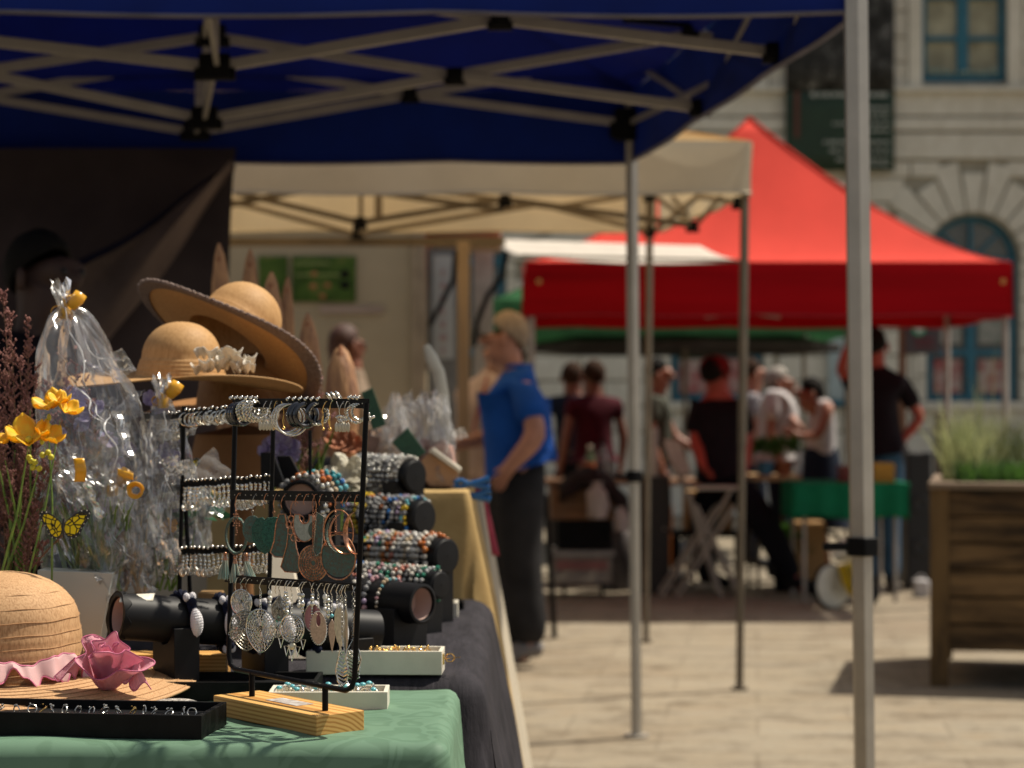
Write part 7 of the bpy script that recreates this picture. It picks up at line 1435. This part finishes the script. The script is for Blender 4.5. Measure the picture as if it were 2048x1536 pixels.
# ================================================================ carved pieces, parcels, horn
CW = mat('driftwood', (.52, .27, .11), .7, vscale=16, stretch=(2.5, 2.5, .5), col2=(.16, .07, .04), bump=.6)
for k, (x0_, y0_, x1_, y1_, wpx, d) in enumerate(((452, 488, 455, 640, 20, 4.9), (492, 500, 498, 640, 20, 5.0), (537, 545, 540, 700, 24, 4.8), (624, 628, 628, 800, 22, 4.7), (691, 692, 686, 860, 30, 4.6), (560, 556, 566, 700, 16, 5.0))):
    s = F / d; a, b = P(x1_, y1_ + 60, d), P(x0_, y0_, d); a.z = 1.147; t = thing('carved_wood', 'pointed carved wooden piece, %s from the left in the row behind the hats' % ORD[[0, 1, 2, 4, 5, 3][k]], 'wood carving', a, 'pointed carved wooden pieces'); r = wpx / s; mb = MB()
    b = b + V((U(-.02, .02), 0, 0)); mb.tube([a, a.lerp(b, .35), a.lerp(b, .6), a.lerp(b, .82), a.lerp(b, .95), b], [r * .85, r * 1.1, r * 1.15, r * .9, r * .5, .004], 12); mb.build('shaft', CW, t)
    mb = MB(); mb.tube([a.lerp(b, .80) + V((0, -r * .3, 0)), a.lerp(b, .93) + V((0, -r * .2, 0)), b + V((0, 0, .002))], [r * .45, r * .4, .003], 8); mb.build('dark_tip', mat('scorched_tip', (.28, .12, .06), .8), t)
# rear shelf carrying them
t = thing('shelf', 'low brown display shelf carrying the carved wooden pieces behind the hats', 'shelf', (-.55, 4.85, 0)); zz = min(P(0, 920, 4.6).z, P(0, 700, 4.9).z)
mb = MB(); mb.bbox((P(446, 0, 4.7).x, 4.52, 1.12), (P(740, 0, 4.7).x, 5.15, 1.145)); mb.build('board', KB, t, smooth=False, bevel=.003)
for x in (P(460, 0, 4.7).x, P(730, 0, 4.7).x): mb = MB(); mb.bbox((x - .012, 4.54, 1.092), (x + .012, 5.1, 1.119)); mb.build('support', KB, t, smooth=False)
for k, (x, y, w_, h_, d, lab) in enumerate(((697, 655, 26, 120, 6.4, 'dark reddish-brown wig-like head ornament on the back shelf'),)):
    c = P(x, y + 26, d); t = thing('person', 'dark-haired person bending down in the shade behind the carved pieces', 'person', (c.x, d, 0)); bpy.data.objects.remove(t)
    person('dark-haired person in brown bending down in the shade in front of the beige hut', (P(706, 0, 11.8).x, 11.8, 0), 120, 1.63, dict(hm=P(697, 688, 11.8), hb=P(702, 706, 11.8), nek=P(710, 718, 11.8)), mat('taupe_cotton', (.20, .15, .11), .85), BLKT, mat('auburn_hair', (.05, .015, .008), .7), skin=SKD, sleeve=1.5, hairlen=.10)
# white curved horn
t = [P(852, 690, 4.9), P(862, 715, 4.9), P(876, 745, 4.9), P(884, 790, 4.9), P(886, 850, 4.9), V((P(886, 0, 4.9).x, 4.9, 1.094))]; mb = MB(); mb.tube(t, [.008, .016, .017, .017, .018, .02], 14); single(mb, 'curved_horn', mat('ivory_horn', (.55, .52, .42), .4), 'smooth curved white horn standing above the cellophane parcels', 'ornament')
# cellophane parcels at the back
for k, (x, y, d, r) in enumerate(((790, 870, 4.55, .060), (850, 870, 4.65, .075), (815, 800, 4.75, .055), (885, 890, 4.6, .045))):
    c = P(x, y + 40, d); c.z = 1.134; t = thing('wrapped_gift', ['cellophane wrapped gift left of the green card', 'largest cellophane wrapped gift with beige contents, below the horn', 'cellophane wrapped gift peeping up behind the others', 'small cellophane wrapped gift nearest the man in blue'][k], 'gift', c, 'cellophane wrapped gifts at the back'); mb = MB()
    mb.lathe([(.001, -.04), (r * .7, -.04), (r * .8, .0), (r * .6, .05), (.001, .07)], c, n=20, fn=lambda R_2, z, a: (R_2 * (1 + .1 * math.sin(a * 3 + k)), z)); mb.build('contents', [mat('beige_gift', (.40, .30, .22), .8), mat('rose_gift', (.42, .26, .22), .8)][k % 2], t)
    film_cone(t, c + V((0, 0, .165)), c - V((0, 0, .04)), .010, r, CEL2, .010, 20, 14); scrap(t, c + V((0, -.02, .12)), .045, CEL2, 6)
gc = mat('green_gift_card', (.012, .05, .025), .6, vscale=60, col2=(.03, .10, .05))
slab('dark green patterned card set diagonally in front of the gifts', [P(783, 885, 4.35), P(815, 855, 4.35), P(852, 905, 4.35), P(822, 925, 4.35)], (0, .004, .0), gc, 'card', 'gift_card')
slab('dark green card leaning at the top left of the gifts', [P(722, 785, 4.45), P(745, 775, 4.45), P(772, 850, 4.45), P(745, 860, 4.45)], (0, .004, 0), gc, 'card', 'gift_card')
slab('tan box turned on its corner at the end of the raised table', [P(832, 935, 4.55), P(857, 905, 4.55), P(918, 945, 4.55), P(905, 972, 4.55), P(860, 972, 4.55)], (0, .06, 0), mat('tan_parcel', (.36, .22, .13), .7), 'box', 'parcel')
slab('white lid resting on the turned tan box', [P(857, 902, 4.53), P(866, 896, 4.53), P(922, 938, 4.53), P(919, 946, 4.53)], (0, .06, 0), WHT, 'lid', 'box_lid')
# beige goods filling the back of the raised table
slab('pale wrapped package behind the green cards', [P(735, 860, 4.7), P(800, 850, 4.7), P(830, 975, 4.7), P(735, 975, 4.7)], (0, .1, 0), mat('rose_beige_wrap', (.34, .24, .19), .8, var=.2, vscale=20), 'package', 'package')
# thin twig arc over bouquets
